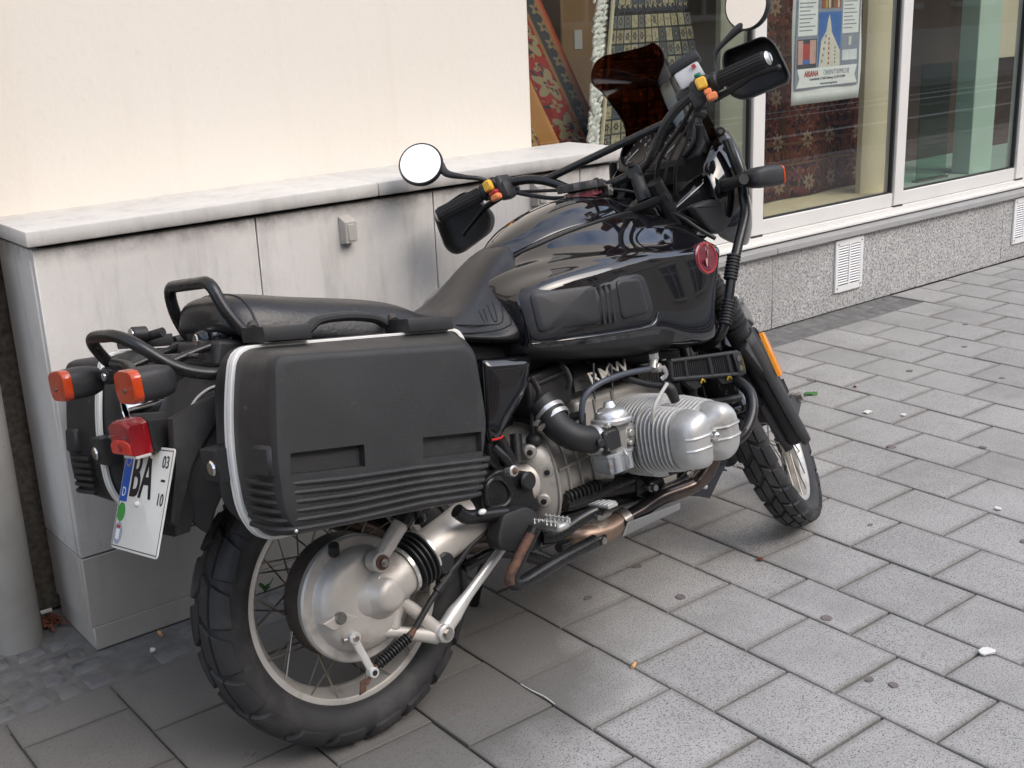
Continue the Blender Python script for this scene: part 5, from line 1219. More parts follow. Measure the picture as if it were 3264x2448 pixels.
# ---- frame
def mirror_tube(pts, r, name, m, n=12, sub=6, smooth=True, par=None, both=True):
    a = O(Mb().tube(pts, r, n, sub, smooth), name, m, par)
    if both: O(Mb().tube([(p[0], -p[1], p[2]) for p in pts], r, n, sub, smooth), name, m, par)
    return a
O(Mb().tube([(1.115, 0, .90), (.95, 0, .87), (.60, 0, .78), (.40, 0, .70)], .022, 14), 'backbone', 'tubeblack')
O(Mb().cyl((1.085, 0, 1.00), (1.20, 0, .78), .032, 20), 'steering_head', 'tubeblack')
mirror_tube([(1.14, -.03, .85), (1.10, -.07, .70), (1.04, -.12, .46), (.99, -.14, .33), (.90, -.145, .295), (.62, -.135, .322), (.43, -.13, .325)], .0165, 'down_tube', 'tubeblack', 14)
mirror_tube([(.41, -.135, .43), (.38, -.13, .60), (.30, -.125, .74), (.10, -.12, .80), (-.13, -.115, .855)], .0125, 'subframe_rail', 'tubeblack')
mirror_tube([(.41, -.14, .46), (.18, -.14, .66), (.02, -.13, .80)], .011, 'subframe_strut', 'tubeblack')
O(Mb().tube([(0.334, -0.190, 0.552), (0.353, -0.200, 0.522), (0.366, -0.205, 0.492)], .010, 10), 'frame_strut', 'tubeblack'); O(Mb().tube([(0.379, -0.160, 0.556), (0.395, -0.170, 0.498)], .012, 10), 'frame_strut', 'tubeblack')
O(Mb().tube([(0.432, -0.150, 0.554), (0.417, -0.160, 0.494)], .014, 10), 'frame_strut', 'tubeblack')
p = Vector((0.360, -0.213, 0.493)); q = O(Mb().cyl(p+V3(0, .02, 0), p+V3(0, -.004, 0), .0125, 20, bev=.003), 'bolt_washer', 'silver'); O(Mb().ball(p+V3(0, -.004, 0), .0075, 12, (1, .7, 1)), 'bolt_head', 'rust', q)
O(Mb().tube([(0.326, -0.200, 0.570), (0.348, -0.200, 0.568), (0.358, -0.200, 0.571)], .0024, 6), 'red_wire', 'redwire')
# foot plate / pivot casting
fp = fillet([(0.311, -0.165, 0.480), (0.358, -0.165, 0.497), (0.396, -0.165, 0.484), (0.455, -0.165, 0.460), (0.441, -0.165, 0.417), (0.457, -0.165, 0.370), (0.373, -0.165, 0.384), (0.296, -0.165, 0.399), (0.292, -0.165, 0.420)], .02, 4, True)
fr_ = O(Mb().prism(fp, (0, .05, 0), bev=.007, seg=3), 'pivot_plate', 'tubeblack')
c_in = fillet([(0.313, -0.166, 0.474), (0.347, -0.166, 0.482), (0.371, -0.166, 0.460), (0.379, -0.166, 0.429), (0.357, -0.166, 0.412), (0.303, -0.166, 0.418)], .025, 4, True); 
O(Mb().tube(c_in, .006, 8, 1, smooth=False, closed=True), 'recess_rim', 'tubeblack', fr_)
p = Vector((0.423, -0.172, 0.450)); O(Mb().cyl(p, p+V3(0, -.011, 0), .0215, 28, bev=.005), 'pivot_cap', 'hubcap', fr_)
bp_ = fillet([(0.317, -0.205, 0.407), (0.381, -0.205, 0.407), (0.407, -0.205, 0.389), (0.424, -0.205, 0.360), (0.407, -0.205, 0.304), (0.373, -0.205, 0.303), (0.292, -0.205, 0.335), (0.292, -0.205, 0.361)], .012, 3, True)
O(Mb().prism(bp_, (0, .045, 0), bev=.006, seg=2), 'heel_guard', 'plasticdull')
O(Mb().tube([(0.217, -0.180, 0.444), (0.240, -0.180, 0.423), (0.283, -0.180, 0.413), (0.342, -0.180, 0.401)], .016, 12), 'pannier_bracket', 'tubeblack')
p = Vector((0.267, -0.200, 0.428)); O(Mb().ball(p, .007, 12, (1.5, 1, .9)), 'rubber_end', 'white')

# ---- footrest, brake pedal
f0, f1 = Vector((0.447, -0.200, 0.362)), None
Y0, Y1 = -.215, -.295
fx, fz = .405, .372
fpg = O(Mb().box((fx, (Y0+Y1)/2, fz-.011), (.036, Y0-Y1, .016), bev=.005).cyl((fx-.005, -.17, fz-.016), (fx, -.22, fz-.012), .012, 14), 'footrest', 'alloy')
for dx in (-.017, .017):
    for k in range(6): O(Mb().cyl((fx+dx, Y0-.006-k*.0135, fz-.004), (fx+dx, Y0-.006-k*.0135, fz+.0075), .0042, 8, .002), 'footrest_tooth', 'chrome', fpg)
    O(Mb().box((fx+dx, (Y0+Y1)/2, fz-.002), (.005, Y0-Y1, .012)), 'footrest_rail', 'alloy', fpg)
bp0 = [(0.408, -0.210, 0.326), (0.429, -0.220, 0.324), (0.454, -0.232, 0.330), (0.496, -0.245, 0.345), (0.532, -0.255, 0.353), (0.550, -0.260, 0.351)]
bpd = O(Mb().tube(bp0, [.016, .0165, .0155, .014, .0125, .012], 14, 6, flat=.8), 'brake_pedal', 'tubeblack')
pp = Vector((0.555, -0.262, 0.360)); O(Mb().prism([pp+V3(-.018, .030, .002), pp+V3(.022, .026, .001), pp+V3(.028, -.012, 0), pp+V3(.012, -.034, 0), pp+V3(-.018, -.034, 0)], (0, 0, .007), bev=.002), 'pedal_pad', 'silver', bpd)
for k in range(5): O(Mb().tube([pp+V3(-.014, -.028+k*.013, .0075), pp+V3(.02-.004*abs(k-2), -.028+k*.013, .0075)], .0018, 5, smooth=False), 'pad_ridge', 'silver', bpd)
p = Vector((0.528, -0.262, 0.342)); O(Mb().cyl(p, p+V3(0, -.01, 0), .006, 12), 'pedal_bolt', 'bolt', bpd)
# ---- exhaust: header, collector and heat plate
hd0 = [(0.946, -0.260, 0.382), (0.933, -0.240, 0.337), (0.903, -0.210, 0.305), (0.798, -0.195, 0.302), (0.734, -0.190, 0.289), (0.685, -0.185, 0.282)]
ex_ = O(Mb().tube(hd0, [.019, .0195, .0205, .0205, .020, .020], 20, 6), 'exhaust_header', 'header')
O(Mb().tube([(0.690, -0.185, 0.286), (0.664, -0.183, 0.278), (0.628, -0.180, 0.272), (0.587, -0.175, 0.274), (0.556, -0.165, 0.279), (0.540, -0.140, 0.285), (0.542, -0.080, 0.284)], [.0235, .0265, .0275, .027, .026, .025, .024], 22, 6), 'exhaust_collector', 'pipecopper', ex_)
pa, pb = Vector((0.667, -0.183, 0.280)), Vector((0.689, -0.185, 0.284)); O(Mb().lathe(pa, pb-pa, [(0, .026), (0, .0285), ((pb-pa).length, .0285), ((pb-pa).length, .022)], 28), 'pipe_clamp', 'bolt', ex_)
p = Vector((0.578, -0.200, 0.267)); O(Mb().box(p, (.035, .03, .022), bev=.004), 'stand_bracket', 'tubeblack'); O(Mb().cyl(p+V3(.0, -.015, 0), p+V3(0, -.021, 0), .0085, 12), 'bracket_bolt', 'bolt')
O(Mb().tube([(0.474, -0.180, 0.279), (0.510, -0.170, 0.276)], .011, 12, smooth=False), 'stand_spring', 'tubeblack')
O(Mb().prism([(0.649, -0.205, 0.254), (0.663, -0.215, 0.285), (0.845, -0.215, 0.279), (0.853, -0.205, 0.261), (0.721, -0.195, 0.256)], (0, .003, -.004), bev=.001), 'heat_plate', 'padgrey')
O(Mb().tube([(0.604, -0.200, 0.272), (0.632, -0.200, 0.267), (0.654, -0.205, 0.274), (0.665, -0.210, 0.287)], .006, 8, flat=.5), 'plate_bracket', 'tubeblack')
O(Mb().tube([(.60, .02, .30), (.45, .06, .28), (.25, .14, .36), (.0, .19, .55), (-.20, .20, .72)], [.028, .03, .045, .05, .05], 20), 'silencer', 'header')
te = Vector((-0.327, 0.130, 0.783)); O(Mb().lathe(te+V3(.22, -.03, .010), V3(-.22, .03, -.010), [(0, .028), (.206, .028), (.209, .026), (.207, .024), (.10, .024)], 32), 'exhaust_tip', 'chrome')
# ---- skid plate, crash bar, stand
sk = [(0.919, -0.120, 0.249), (0.946, -0.140, 0.276), (1.101, -0.140, 0.322), (1.205, -0.100, 0.301), (1.218, -0.080, 0.268), (1.082, -0.060, 0.196)]
mb = Mb(); ya, yb = -.145, .145
mb.loft([[(x, y, z) for x, z in ((.96, .255), (1.02, .235), (1.10, .30), (1.155, .385), (1.148, .39), (1.095, .31), (1.02, .245), (.96, .262))] for y in (ya, yb)]); skp = O(mb, 'skid_plate', 'paintdark', bevel=.002)
O(Mb().prism([(.955, -.150, .26), (1.02, -.150, .232), (1.10, -.150, .30), (1.155, -.150, .385), (1.10, -.150, .38), (1.03, -.150, .31)], (0, .006, 0)), 'skid_side', 'paintdark', skp)
O(Mb().tube([(0.917, -0.190, 0.331), (0.940, -0.185, 0.303), (0.979, -0.180, 0.276)], .006, 8), 'skid_stay', 'silver', skp)
cbp = [(1.106, -0.200, 0.525), (1.098, -0.235, 0.519), (1.090, -0.270, 0.494), (1.068, -0.290, 0.459), (1.028, -0.300, 0.423), (0.984, -0.300, 0.403), (0.915, -0.295, 0.392), (0.849, -0.280, 0.385), (0.802, -0.240, 0.375), (0.783, -0.180, 0.358)]
crb = O(Mb().tube(cbp, .0150, 16, 6), 'crash_bar', 'tubeblack')
O(Mb().tube([(1.006, -0.314, 0.424), (0.968, -0.314, 0.405), (0.923, -0.311, 0.397)], .0035, 6), 'scuff', 'tuberust', crb)
O(Mb().tube([(p[0], -p[1], p[2]) for p in cbp], .0150, 14, 5), 'crash_bar', 'tubeblack')
O(Mb().tube([(0.825, -0.160, 0.362), (0.695, -0.160, 0.362), (0.582, -0.160, 0.359), (0.528, -0.160, 0.364)], .0185, 14), 'lower_rail', 'tubeblack')
p = Vector((0.781, -0.180, 0.333)); q = O(Mb().prism([p+V3(-.035, 0, .03), p+V3(.05, 0, .03), p+V3(.06, 0, -.01), p+V3(0, 0, -.03), p+V3(-.04, 0, -.01)], (0, .008, 0), bev=.002), 'mount_plate', 'tubeblack'); O(Mb().hexa(p, p+V3(0, -.012, 0), .012), 'nut', 'bolt', q); O(Mb().cyl(p+V3(0, -.012, 0), p+V3(0, -.026, 0), .008, 12), 'bolt', 'bolt', q)
O(Mb().tube([(0.531, -0.165, 0.377), (0.586, -0.160, 0.377), (0.650, -0.155, 0.375)], .012, 12), 'clutch_boot', 'rubber')
mb = Mb(); 
bA, bB = Vector((0.536, -0.167, 0.378)), Vector((0.639, -0.167, 0.379))
for k in range(8): p = bA.lerp(bB, k/8); q = bA.lerp(bB, (k+.4)/8); mb.lathe(p, q-p, [(0, .009), (.001, .0155), ((q-p).length*.9, .0155), ((q-p).length, .009)], 16)
O(mb, 'boot_ribs', 'rubber')
sb = fillet([(0.364, -0.245, 0.368), (0.286, -0.235, 0.278), (0.407, -0.225, 0.267), (0.535, -0.215, 0.270)], [0, .045, .08, 0], 7)
sb2 = [(0.363, -0.245, 0.366), (0.325, -0.240, 0.326), (0.293, -0.236, 0.287), (0.289, -0.234, 0.269), (0.310, -0.232, 0.258), (0.366, -0.228, 0.262), (0.449, -0.222, 0.269), (0.553, -0.214, 0.273)]
cs_ = O(Mb().tube(sb2, [.0155, .0155, .0155, .0155, .0155, .0155, .0155, .016], 16, 6), 'centre_stand', 'tubeblack')
O(Mb().tube([Vector(p)+V3(-.0050, -.0022, 0) for p in ((0.354, -0.245, 0.357), (0.318, -0.241, 0.322), (0.287, -0.237, 0.287), (0.284, -0.235, 0.269))], .0118, 14, 6), 'rust_patch', 'rust', cs_)
O(Mb().tube([(0.286, -0.060, 0.279), (0.403, -0.050, 0.279), (0.543, -0.040, 0.206)], .014, 12, 3), 'stand_leg', 'tubeblack', cs_)
O(Mb().tube([(.62, .14, .30), (.55, .23, .15), (.53, .275, .045)], .013, 12), 'side_stand', 'tubeblack'); 
# ---- oil cooler on the crash bar
oc = [Vector(p) for p in ((0.871, -0.225, 0.623), (1.114, -0.225, 0.593), (1.123, -0.225, 0.536), (0.869, -0.225, 0.579))]
oil = O(Mb().prism(oc, (0.01, .035, 0), bev=.004), 'oil_cooler', 'ink')
def oq(u, v, d=0.): return oc[0]*(1-u)*(1-v)+oc[1]*u*(1-v)+oc[2]*u*v+oc[3]*(1-u)*v+V3(0, -d, 0)
for k in range(34):
    u = .03+.94*k/33; O(Mb().tube([oq(u, .05, .001), oq(u, .95, .001)], .0016, 5, smooth=False), 'cooling_fin', 'plasticdull', oil)
for a, b_ in (((0, .0), (1, .0)), ((0, 1), (1, 1)), ((.2, 0), (.2, 1)), ((.55, .0), (.55, 1)), ((.83, 0), (.83, 1)), ((0, .02), (0, .98))): O(Mb().tube([oq(*a, .004), oq(*b_, .004)], .0055, 8, smooth=False), 'guard_bar', 'plasticdull', oil)
O(Mb().prism([oq(.9, .02, .004), oq(1.03, -.02, .004), oq(1.03, 1.02, .004), oq(.92, .98, .004)], (0, -.006, 0), bev=.001), 'guard_end', 'plasticdull', oil)
for v in (.28, .72): O(Mb().cyl(oq(.97, v, .010), oq(.97, v, .0125), .0075, 12), 'rivet', 'clip', oil)
O(Mb().tube([oq(1.03, .1, .002), oq(1.075, .2, -.003), oq(1.075, .85, -.003), oq(1.03, .95, .002)], .003, 8), 'wire_loop', 'goldclip', oil)
O(Mb().prism([oq(.16, 1.0), oq(.42, 1.0), oq(.40, 1.5), oq(.30, 1.65), oq(.2, 1.3)], (0, .02, 0), bev=.002).prism([oq(.62, 1.0), oq(.98, 1.0), oq(.95, 1.35), oq(.70, 1.45)], (0, .02, 0), bev=.002), 'cooler_bracket', 'plasticdull', oil)
for u, v in ((.40, 1.18), (.78, 1.12)): O(Mb().tube([oq(u-.02, v+.14, .004), oq(u, v-.05, .006), oq(u+.03, v+.08, .006)], .0028, 6), 'gold_clip', 'goldclip', oil)
O(Mb().tube([oq(.35, 1.4, -.01), (0.968, -0.200, 0.510), (1.049, -0.180, 0.479), (1.135, -0.200, 0.471)], .009, 10), 'oil_hose', 'rubber', oil); O(Mb().tube([oq(.1, 1.1, -.01), (0.936, -0.180, 0.529), (0.987, -0.150, 0.494)], .009, 10), 'oil_hose', 'rubber', oil)
O(Mb().ball((1.017, -0.240, 0.459), .024, 16, (1, 1, 1.1)), 'horn', 'castblock'); O(Mb().tube([(1.006, -0.250, 0.444), (1.019, -0.255, 0.433), (1.019, -0.255, 0.413), (1.012, -0.250, 0.394)], .006, 8, flat=.6), 'horn_bracket', 'padgrey')

# ---- front fork, fender, steered parts
def leg(y):
    a, b_ = Vector((1.345, y, .255)), Vector((1.345, y, .255))+SD*.42
    OFFX = a
    L = OS(Mb().tube([a+SD*.0, a+SD*.012, a+SD*.06, a+SD*.40], [.022, .030, .032, .031], 20, smooth=False), 'fork_slider', 'plasticdull')
    OS(Mb().tube([a+SD*.40, a+SD*.86], .0205, 18, smooth=False), 'fork_tube', 'tubeblack', L)
    pr = []
    for k in range(11): z0 = .395+k*.0165; pr += [(z0, .027), (z0+.004, .037-.0006*k), (z0+.010, .037-.0006*k), (z0+.0145, .027)]
    OS(Mb().lathe(a, SD, pr, 28), 'fork_gaiter', 'rubber', L)
    g = y/abs(y)
    mb = Mb(); hw = .036
    for s_, w, o_ in (): pass
    rows = []
    for t, w in ((-.012, .018), (.0, .030), (.05, .040), (.15, .042), (.34, .040), (.37, .034)):
        p = a+SD*t; fwd = SD.cross(V3(0, 1, 0)).normalized()*-1
        rows.append([p+fwd*(-.030*k_-.004)*-1*-1+V3(0, 0, 0) for k_ in ()] or [p+V3(0, g*.034, 0)+fwd*w*c_+V3(0, -g*abs(c_)**2*.016, 0) for c_ in (-1, -.6, -.2, .2, .6, 1)])
    OS(Mb().grid(rows), 'fork_guard', 'plastic', L, solid=.004, solid_off=0)
    OW(Mb().cyl((1.513, y*.75, .3465), (1.513, y*1.12, .3465), .019, 20, bev=.003), 'axle_boss', 'bolt', L); OW(Mb().hexa((1.513, y*1.12, .3465), (1.513, y*1.30, .3465), .013), 'axle_nut', 'bolt', L)
    OS(Mb().prism([a+SD*.03+V3(0, -.012, 0), a+SD*.12+V3(0, -.012, 0), V3(1.513, y-.012, .3465)+SD*.02, V3(1.513, y-.012, .3465)-SD*.02], (0, .024, 0), bev=.006), 'axle_clamp', 'plasticdull', L)
    return L
lr = leg(-.098); ll = leg(.098)
rf = [Vector((1.218, -0.136, 0.569)), Vector((1.246, -0.136, 0.565)), Vector((1.280, -0.136, 0.446)), Vector((1.242, -0.136, 0.442))]
rfl = OS(Mb().prism([p+V3(0, .016, 0) for p in [Vector((1.099, -0.136, 0.547)), rf[0]+V3(-.012, 0, .012), rf[1], rf[2]+V3(0.01, 0, -.006), Vector((1.218, -0.136, 0.435)), Vector((1.198, -0.136, 0.457))]], (0, .02, 0), bev=.004), 'reflector_mount', 'plastic', lr)
OS(Mb().prism(rf, (.006, -.010, 0), bev=.002), 'reflector', 'reflectoramber', lr)
# low glossy fender hugging the front tyre, sides deepened to stand in for shadow by the splash guard
rows = []; A0, A1 = 62, 173
for k in range(25):
    a = rad(A0+(A1-A0)*k/24); R_ = .364+.004*math.sin(k*.2); row = []
    for yy, dr in ((-.066, -.105), (-.066, -.035), (-.062, -.012), (-.048, .004), (-.025, .012), (0, .014), (.025, .012), (.048, .004), (.062, -.012), (.066, -.035), (.066, -.105)):
        row.append((1.513+(R_+dr)*math.cos(a), yy, .3465+(R_+dr)*math.sin(a)))
    rows.append(row)
fdr = OW(Mb().grid(rows), 'front_fender', 'paint', solid=.003, solid_off=0, subsurf=1, sharp=180)
for y in (-.07, .07): OW(Mb().tube([(1.513+.335*math.cos(rad(95)), y, .3465+.335*math.sin(rad(95))), (1.40, y*1.15, .50), (1.42, y*1.2, .42)], .007, 8), 'fender_stay', 'tubeblack', fdr)
# splash guard that hangs beside the wheel
rows = []
for p in ((1.218, -0.078, 0.452), (1.243, -0.078, 0.411), (1.257, -0.078, 0.352), (1.283, -0.078, 0.299), (1.335, -0.078, 0.235)):
    p = Vector(p); rows.append([p+V3(-.022, .012, 0), p+V3(-.005, 0, 0), p+V3(.010, -.006, .004)])
OS(Mb().grid(rows), 'splash_guard', 'plasticdull', fdr, solid=.003)
# yokes, risers
for t_, th in ((.80, .022), (.655, .034)):
    c = Vector((1.345, 0, .255))+SD*t_-V3(.0, 0, 0)
    OS(Mb().prism([c+V3(-.022, -.115, 0), c+V3(.022, -.115, 0), c+V3(.045, -.04, 0), c+V3(.065, 0, 0), c+V3(.045, .04, 0), c+V3(.022, .115, 0), c+V3(-.022, .115, 0), c+V3(-.03, 0, 0)], SD*th, bev=.006), 'fork_yoke', 'plasticdull')
for y in (-.05, .05):
    q = OS(Mb().tube([(.975, y, .985), (.982, y, 1.03), (.988, y, 1.052)], [.019, .017, .018], 16, 3).cyl((.972, y, 1.062), (1.008, y, 1.062), .022, 16, bev=.004), 'handlebar_riser', 'plasticdull')
    OS(Mb().cyl((.975, y, 1.075), (.973, y, 1.088), .009, 12, bev=.002), 'clamp_bolt', 'ink', q); OS(Mb().cyl((.973, y, 1.088), (.9728, y, 1.0885), .005, 12), 'bolt_socket', 'silver', q)
# handlebar
HB = [(.905, -.455, 1.162), (.945, -.310, 1.172), (.958, -.225, 1.160), (.962, -.165, 1.130), (.972, -.115, 1.085), (.985, -.075, 1.064), (.988, 0, 1.060)]
HBF = HB+[(p[0], -p[1], p[2]) for p in HB[-2::-1]]
hb = OS(Mb().tube(HBF, .0118, 14, 6), 'handlebar', 'tubeblack')
OS(Mb().tube([(.962, -.172, 1.137), (.965, .172, 1.137)], .0098, 14, smooth=False), 'cross_brace', 'tubeblack', hb)
def side(sg):
    e0, e1 = V3(.903, sg*.462, 1.1615), V3(.938, sg*.335, 1.1705); d = (e0-e1).normalized()
    g = OS(Mb().lathe(e1, d, [(-.012, .020), (-.010, .0235), (.0, .0235), (.004, .018), ((e0-e1).length-.006, .0185), ((e0-e1).length, .017), ((e0-e1).length, .0)], 24), 'grip', 'rubber', hb)
    mb = Mb(); n_ = d.cross(V3(0, 0, 1)).normalized(); m_ = d.cross(n_)
    for k in range(16): a = 2*math.pi*k/16; o_ = (n_*math.cos(a)+m_*math.sin(a))*.0182; mb.tube([e1+d*.008+o_, e0-d*.008+o_], .0022, 5, smooth=False)
    OS(mb, 'grip_ribs', 'rubber', g)
    OS(Mb().cyl(e0+d*.0, e0+d*.007, .017, 24, .0135, bev=.002), 'bar_end', 'alloy', g); OS(Mb().box(e0+d*.0072, (.002, .0015, .026)), 'bar_end_slot', 'ink', g)
    # switch block
    c = V3(.948, sg*.292, 1.168); R3 = Matrix.Rotation(sg*rad(-14), 3, 'Z')
    sw_ = OS(Mb().box(c, (.056, .062, .052), rot=R3, bev=.011, seg=3).box(c+V3(-.008, -sg*.020, -.016), (.046, .034, .048), rot=R3, bev=.010, seg=2), 'switch_block', 'plasticdull', hb)
    fx_ = c+V3(-.028, 0, .012)
    OS(Mb().box(c+V3(-.027, sg*.006, .012), (.012, .034, .030), rot=R3, bev=.004), 'switch_recess', 'ink', sw_)
    OS(Mb().box(c+R3 @ V3(-.037, .002, .009), (.018, .026, .028), rot=R3, bev=.004), 'yellow_switch', 'switchyellow', sw_)
    if sg > 0:
        OS(Mb().box(c+V3(-.034, .004, -.012), (.016, .026, .011), rot=R3, bev=.003), 'red_switch', 'switchred', sw_); OS(Mb().box(c+V3(-.036, .001, -.026), (.020, .028, .017), rot=R3, bev=.004), 'orange_switch', 'switchorange', sw_)
    else:
        OS(Mb().box(c+V3(-.036, -.014, -.016), (.020, .018, .014), rot=R3, bev=.003).box(c+V3(-.040, -.020, -.031), (.020, .026, .018), rot=R3, bev=.004), 'orange_switch', 'switchorange', sw_)
        OS(Mb().cyl(c+V3(-.016, -.002, .026), c+V3(-.020, -.002, .038), .0085, 14, bev=.002), 'green_button', 'switchgreen', sw_); OS(Mb().cyl(c+V3(-.014, -.002, .022), c+V3(-.017, -.002, .030), .0105, 14), 'red_ring', 'switchred', sw_)
    # lever
    lv = [V3(.975, -.300, 1.140), V3(.973, -.354, 1.144), V3(.972, -.400, 1.150), V3(.968, -.441, 1.146), V3(.965, -.468, 1.142)] if sg < 0 else [V3(.98, .300, 1.150), V3(.975, .358, 1.141), V3(.975, .393, 1.127), V3(.975, .445, 1.103)]
    l_ = OS(Mb().tube(lv, [.009, .0085, .0068, .0062, .006][:len(lv)], 10, 6, flat=1.3), 'lever', 'plasticdull', hb); OS(Mb().ball(lv[-1], .0085, 10), 'lever_end', 'plasticdull', l_)
    OS(Mb().box(V3(.985, sg*.275, 1.158), (.03, .04, .03), bev=.006), 'lever_perch', 'plasticdull', hb)
side(-1); side(1)
# hand guards: shells standing in front of the grips
def guard(outl, sg, xf_):
    o_ = fillet(outl, .022, 4, True); c = sum(o_, Vector())/len(o_)
    rings = []
    for s_, dx in ((1.0, -.048), (1.012, -.040), (.97, -.012), (.90, .004), (.75, .010), (.45, .013), (.15, .014)):
        rings.append([Vector((xf_+dx+.0, c.y+(p.y-c.y)*s_, c.z+(p.z-c.z)*s_)) for p in o_])
    return OS(Mb().loft(rings, cap0=False), 'hand_guard', 'plastic', hb, solid=.003, solid_off=0, sharp=60)
guard([Vector(p) for p in ((1.000, 0.391, 1.203), (1.000, 0.505, 1.187), (1.000, 0.509, 1.086), (1.000, 0.488, 1.058), (1.000, 0.376, 1.080), (1.000, 0.352, 1.119))], 1, 1.02)
guard([Vector(p) for p in ((1.000, -0.365, 1.233), (1.000, -0.464, 1.225), (1.000, -0.479, 1.197), (1.000, -0.484, 1.119), (1.000, -0.474, 1.104), (1.000, -0.363, 1.109), (1.000, -0.336, 1.139), (1.000, -0.352, 1.212))], -1, 1.02)
# mirrors
def mirror(c, r, nrm, stem, nm):
    c = Vector(c); nrm = Vector(nrm).normalized()
    t = OS(Mb().lathe(c, -nrm, [(-.004, r*.93), (-.005, r*.97), (-.002, r), (.006, r*1.01), (.014, r*.97), (.022, r*.8), (.027, r*.5), (.029, 0)], 48), 'mirror', 'plasticdull', hb)
    OS(Mb().lathe(c, -nrm, [(-.0045, r*.915), (-.0045, 0)], 48), 'mirror_glass', 'mirrorglass', t, flat=True)
    OS(Mb().tube(stem, [.012, .010, .0062, .006, .006, .0075][:len(stem)], 12, 6), 'mirror_stem', 'plasticdull', t)
# steered normals: left mirror tilted up to the sky, right one showing the wall
lm, rm = Vector((0.885, 0.446, 1.300)), Vector((0.950, -0.456, 1.304))
ML, MR = 'NL', 'NR'
def steer_inv(v): return SM.inverted() @ (BM.to_3x3().inverted() @ Vector(v))
camdir = lambda p: steer_inv((cam.matrix_world.translation-(BM @ S(p))).normalized())
def aim(p, target):    # a mirror normal that shows the direction `target` from the rider's side
    return (camdir(p)+steer_inv(Vector(target).normalized())).normalized()
mirror(lm, .0585, aim(lm, (-.55, -.25, .80)), [lm+V3(.024, -.040, -.020), V3(.898, .392, 1.250), V3(.905, .350, 1.222), V3(.915, .325, 1.208), V3(.93, .312, 1.195), V3(.94, .305, 1.175)], 'l')
mirror(rm, .0585, aim(rm, (-.95, .38, .16)), [rm+V3(.016, .012, -.034), V3(.955, -.412, 1.262), V3(.952, -.375, 1.248), V3(.95, -.350, 1.236), V3(.95, -.337, 1.214), V3(.95, -.330, 1.180)], 'r')
# brake fluid reservoir on the right
rc = V3(.972, -.268, 1.214); R3 = Matrix.Rotation(rad(10), 3, 'Z') @ Matrix.Rotation(rad(-8), 3, 'X')
rs = OS(Mb().box(rc, (.050, .066, .046), rot=R3, bev=.008, seg=2), 'fluid_reservoir', 'reservoirfluid', hb); OS(Mb().box(rc+V3(.002, .002, .034), (.062, .080, .024), rot=R3, bev=.007, seg=2), 'reservoir_lid', 'plasticdull', rs)
OS(Mb().box(rc+V3(-.027, -.022, .014), (.003, .010, .010), rot=R3), 'fill_mark', 'switchred', rs)
OS(Mb().box((.975, -.245, 1.178), (.05, .05, .03), bev=.008), 'master_cylinder', 'plasticdull', hb)
# cables and wiring round the bars
for pts, r in (([(.975, .28, 1.150), (1.02, .15, 1.10), (1.05, .05, 1.06), (1.10, -.03, 1.0), (1.05, -.08, .9)], .0045), ([(.965, .26, 1.14), (.985, .18, 1.09), (1.01, .08, 1.05), (1.03, .0, .98)], .0055), ([(.975, -.25, 1.15), (1.02, -.19, 1.12), (1.05, -.10, 1.07), (1.08, -.05, .98)], .006), ([(.955, -.262, 1.14), (.99, -.20, 1.08), (1.02, -.14, 1.03), (1.06, -.1, .96)], .0045), ([(.96, -.27, 1.135), (.972, -.215, 1.105), (.985, -.16, 1.07), (1.0, -.11, 1.02), (1.02, -.07, .97)], .004)):
    OS(Mb().tube(pts, r, 8), 'cable', 'rubber', hb)
p = V3(.99, -.262, 1.118); OS(Mb().cyl(p, p+V3(-.03, .012, .012), .011, 14, bev=.003), 'brake_light_switch', 'plasticdull', hb)
# ---- fairing, instruments, screen (fixed to the frame)
F_ = [  # x, profile (y,z): cockpit shell round the headlamp
 (1.150, [(.165, 1.055), (.185, 1.04), (.200, 1.00), (.205, .950), (.200, .905), (.185, .885)]),
 (1.200, [(.165, 1.105), (.190, 1.085), (.208, 1.03), (.212, .965), (.205, .895), (.185, .860)]),
 (1.260, [(.150, 1.145), (.180, 1.12), (.202, 1.05), (.206, .970), (.198, .885), (.175, .840)]),
 (1.320, [(.125, 1.16), (.158, 1.13), (.180, 1.05), (.184, .970), (.176, .885), (.150, .840)]),
 (1.375, [(.06, 1.15), (.10, 1.12), (.125, 1.04), (.128, .96), (.12, .89), (.10, .85)]),
 (1.395, [(.0, 1.12), (.03, 1.09), (.04, 1.02), (.04, .96), (.04, .91), (.03, .87)])]
for sg in (-1, 1):
    O(Mb().grid([[(x, sg*y, z) for y, z in pr] for x, pr in F_]), 'fairing_side', 'paint', solid=.004, subsurf=2, sharp=180)
O(Mb().loft([[(1.30, .11*math.cos(a), 1.0+.085*math.sin(a)) for a in (2*math.pi*k/24 for k in range(24))], [(1.385, .10*math.cos(a), 1.0+.078*math.sin(a)) for a in (2*math.pi*k/24 for k in range(24))]]), 'headlamp', 'gaugeglass')
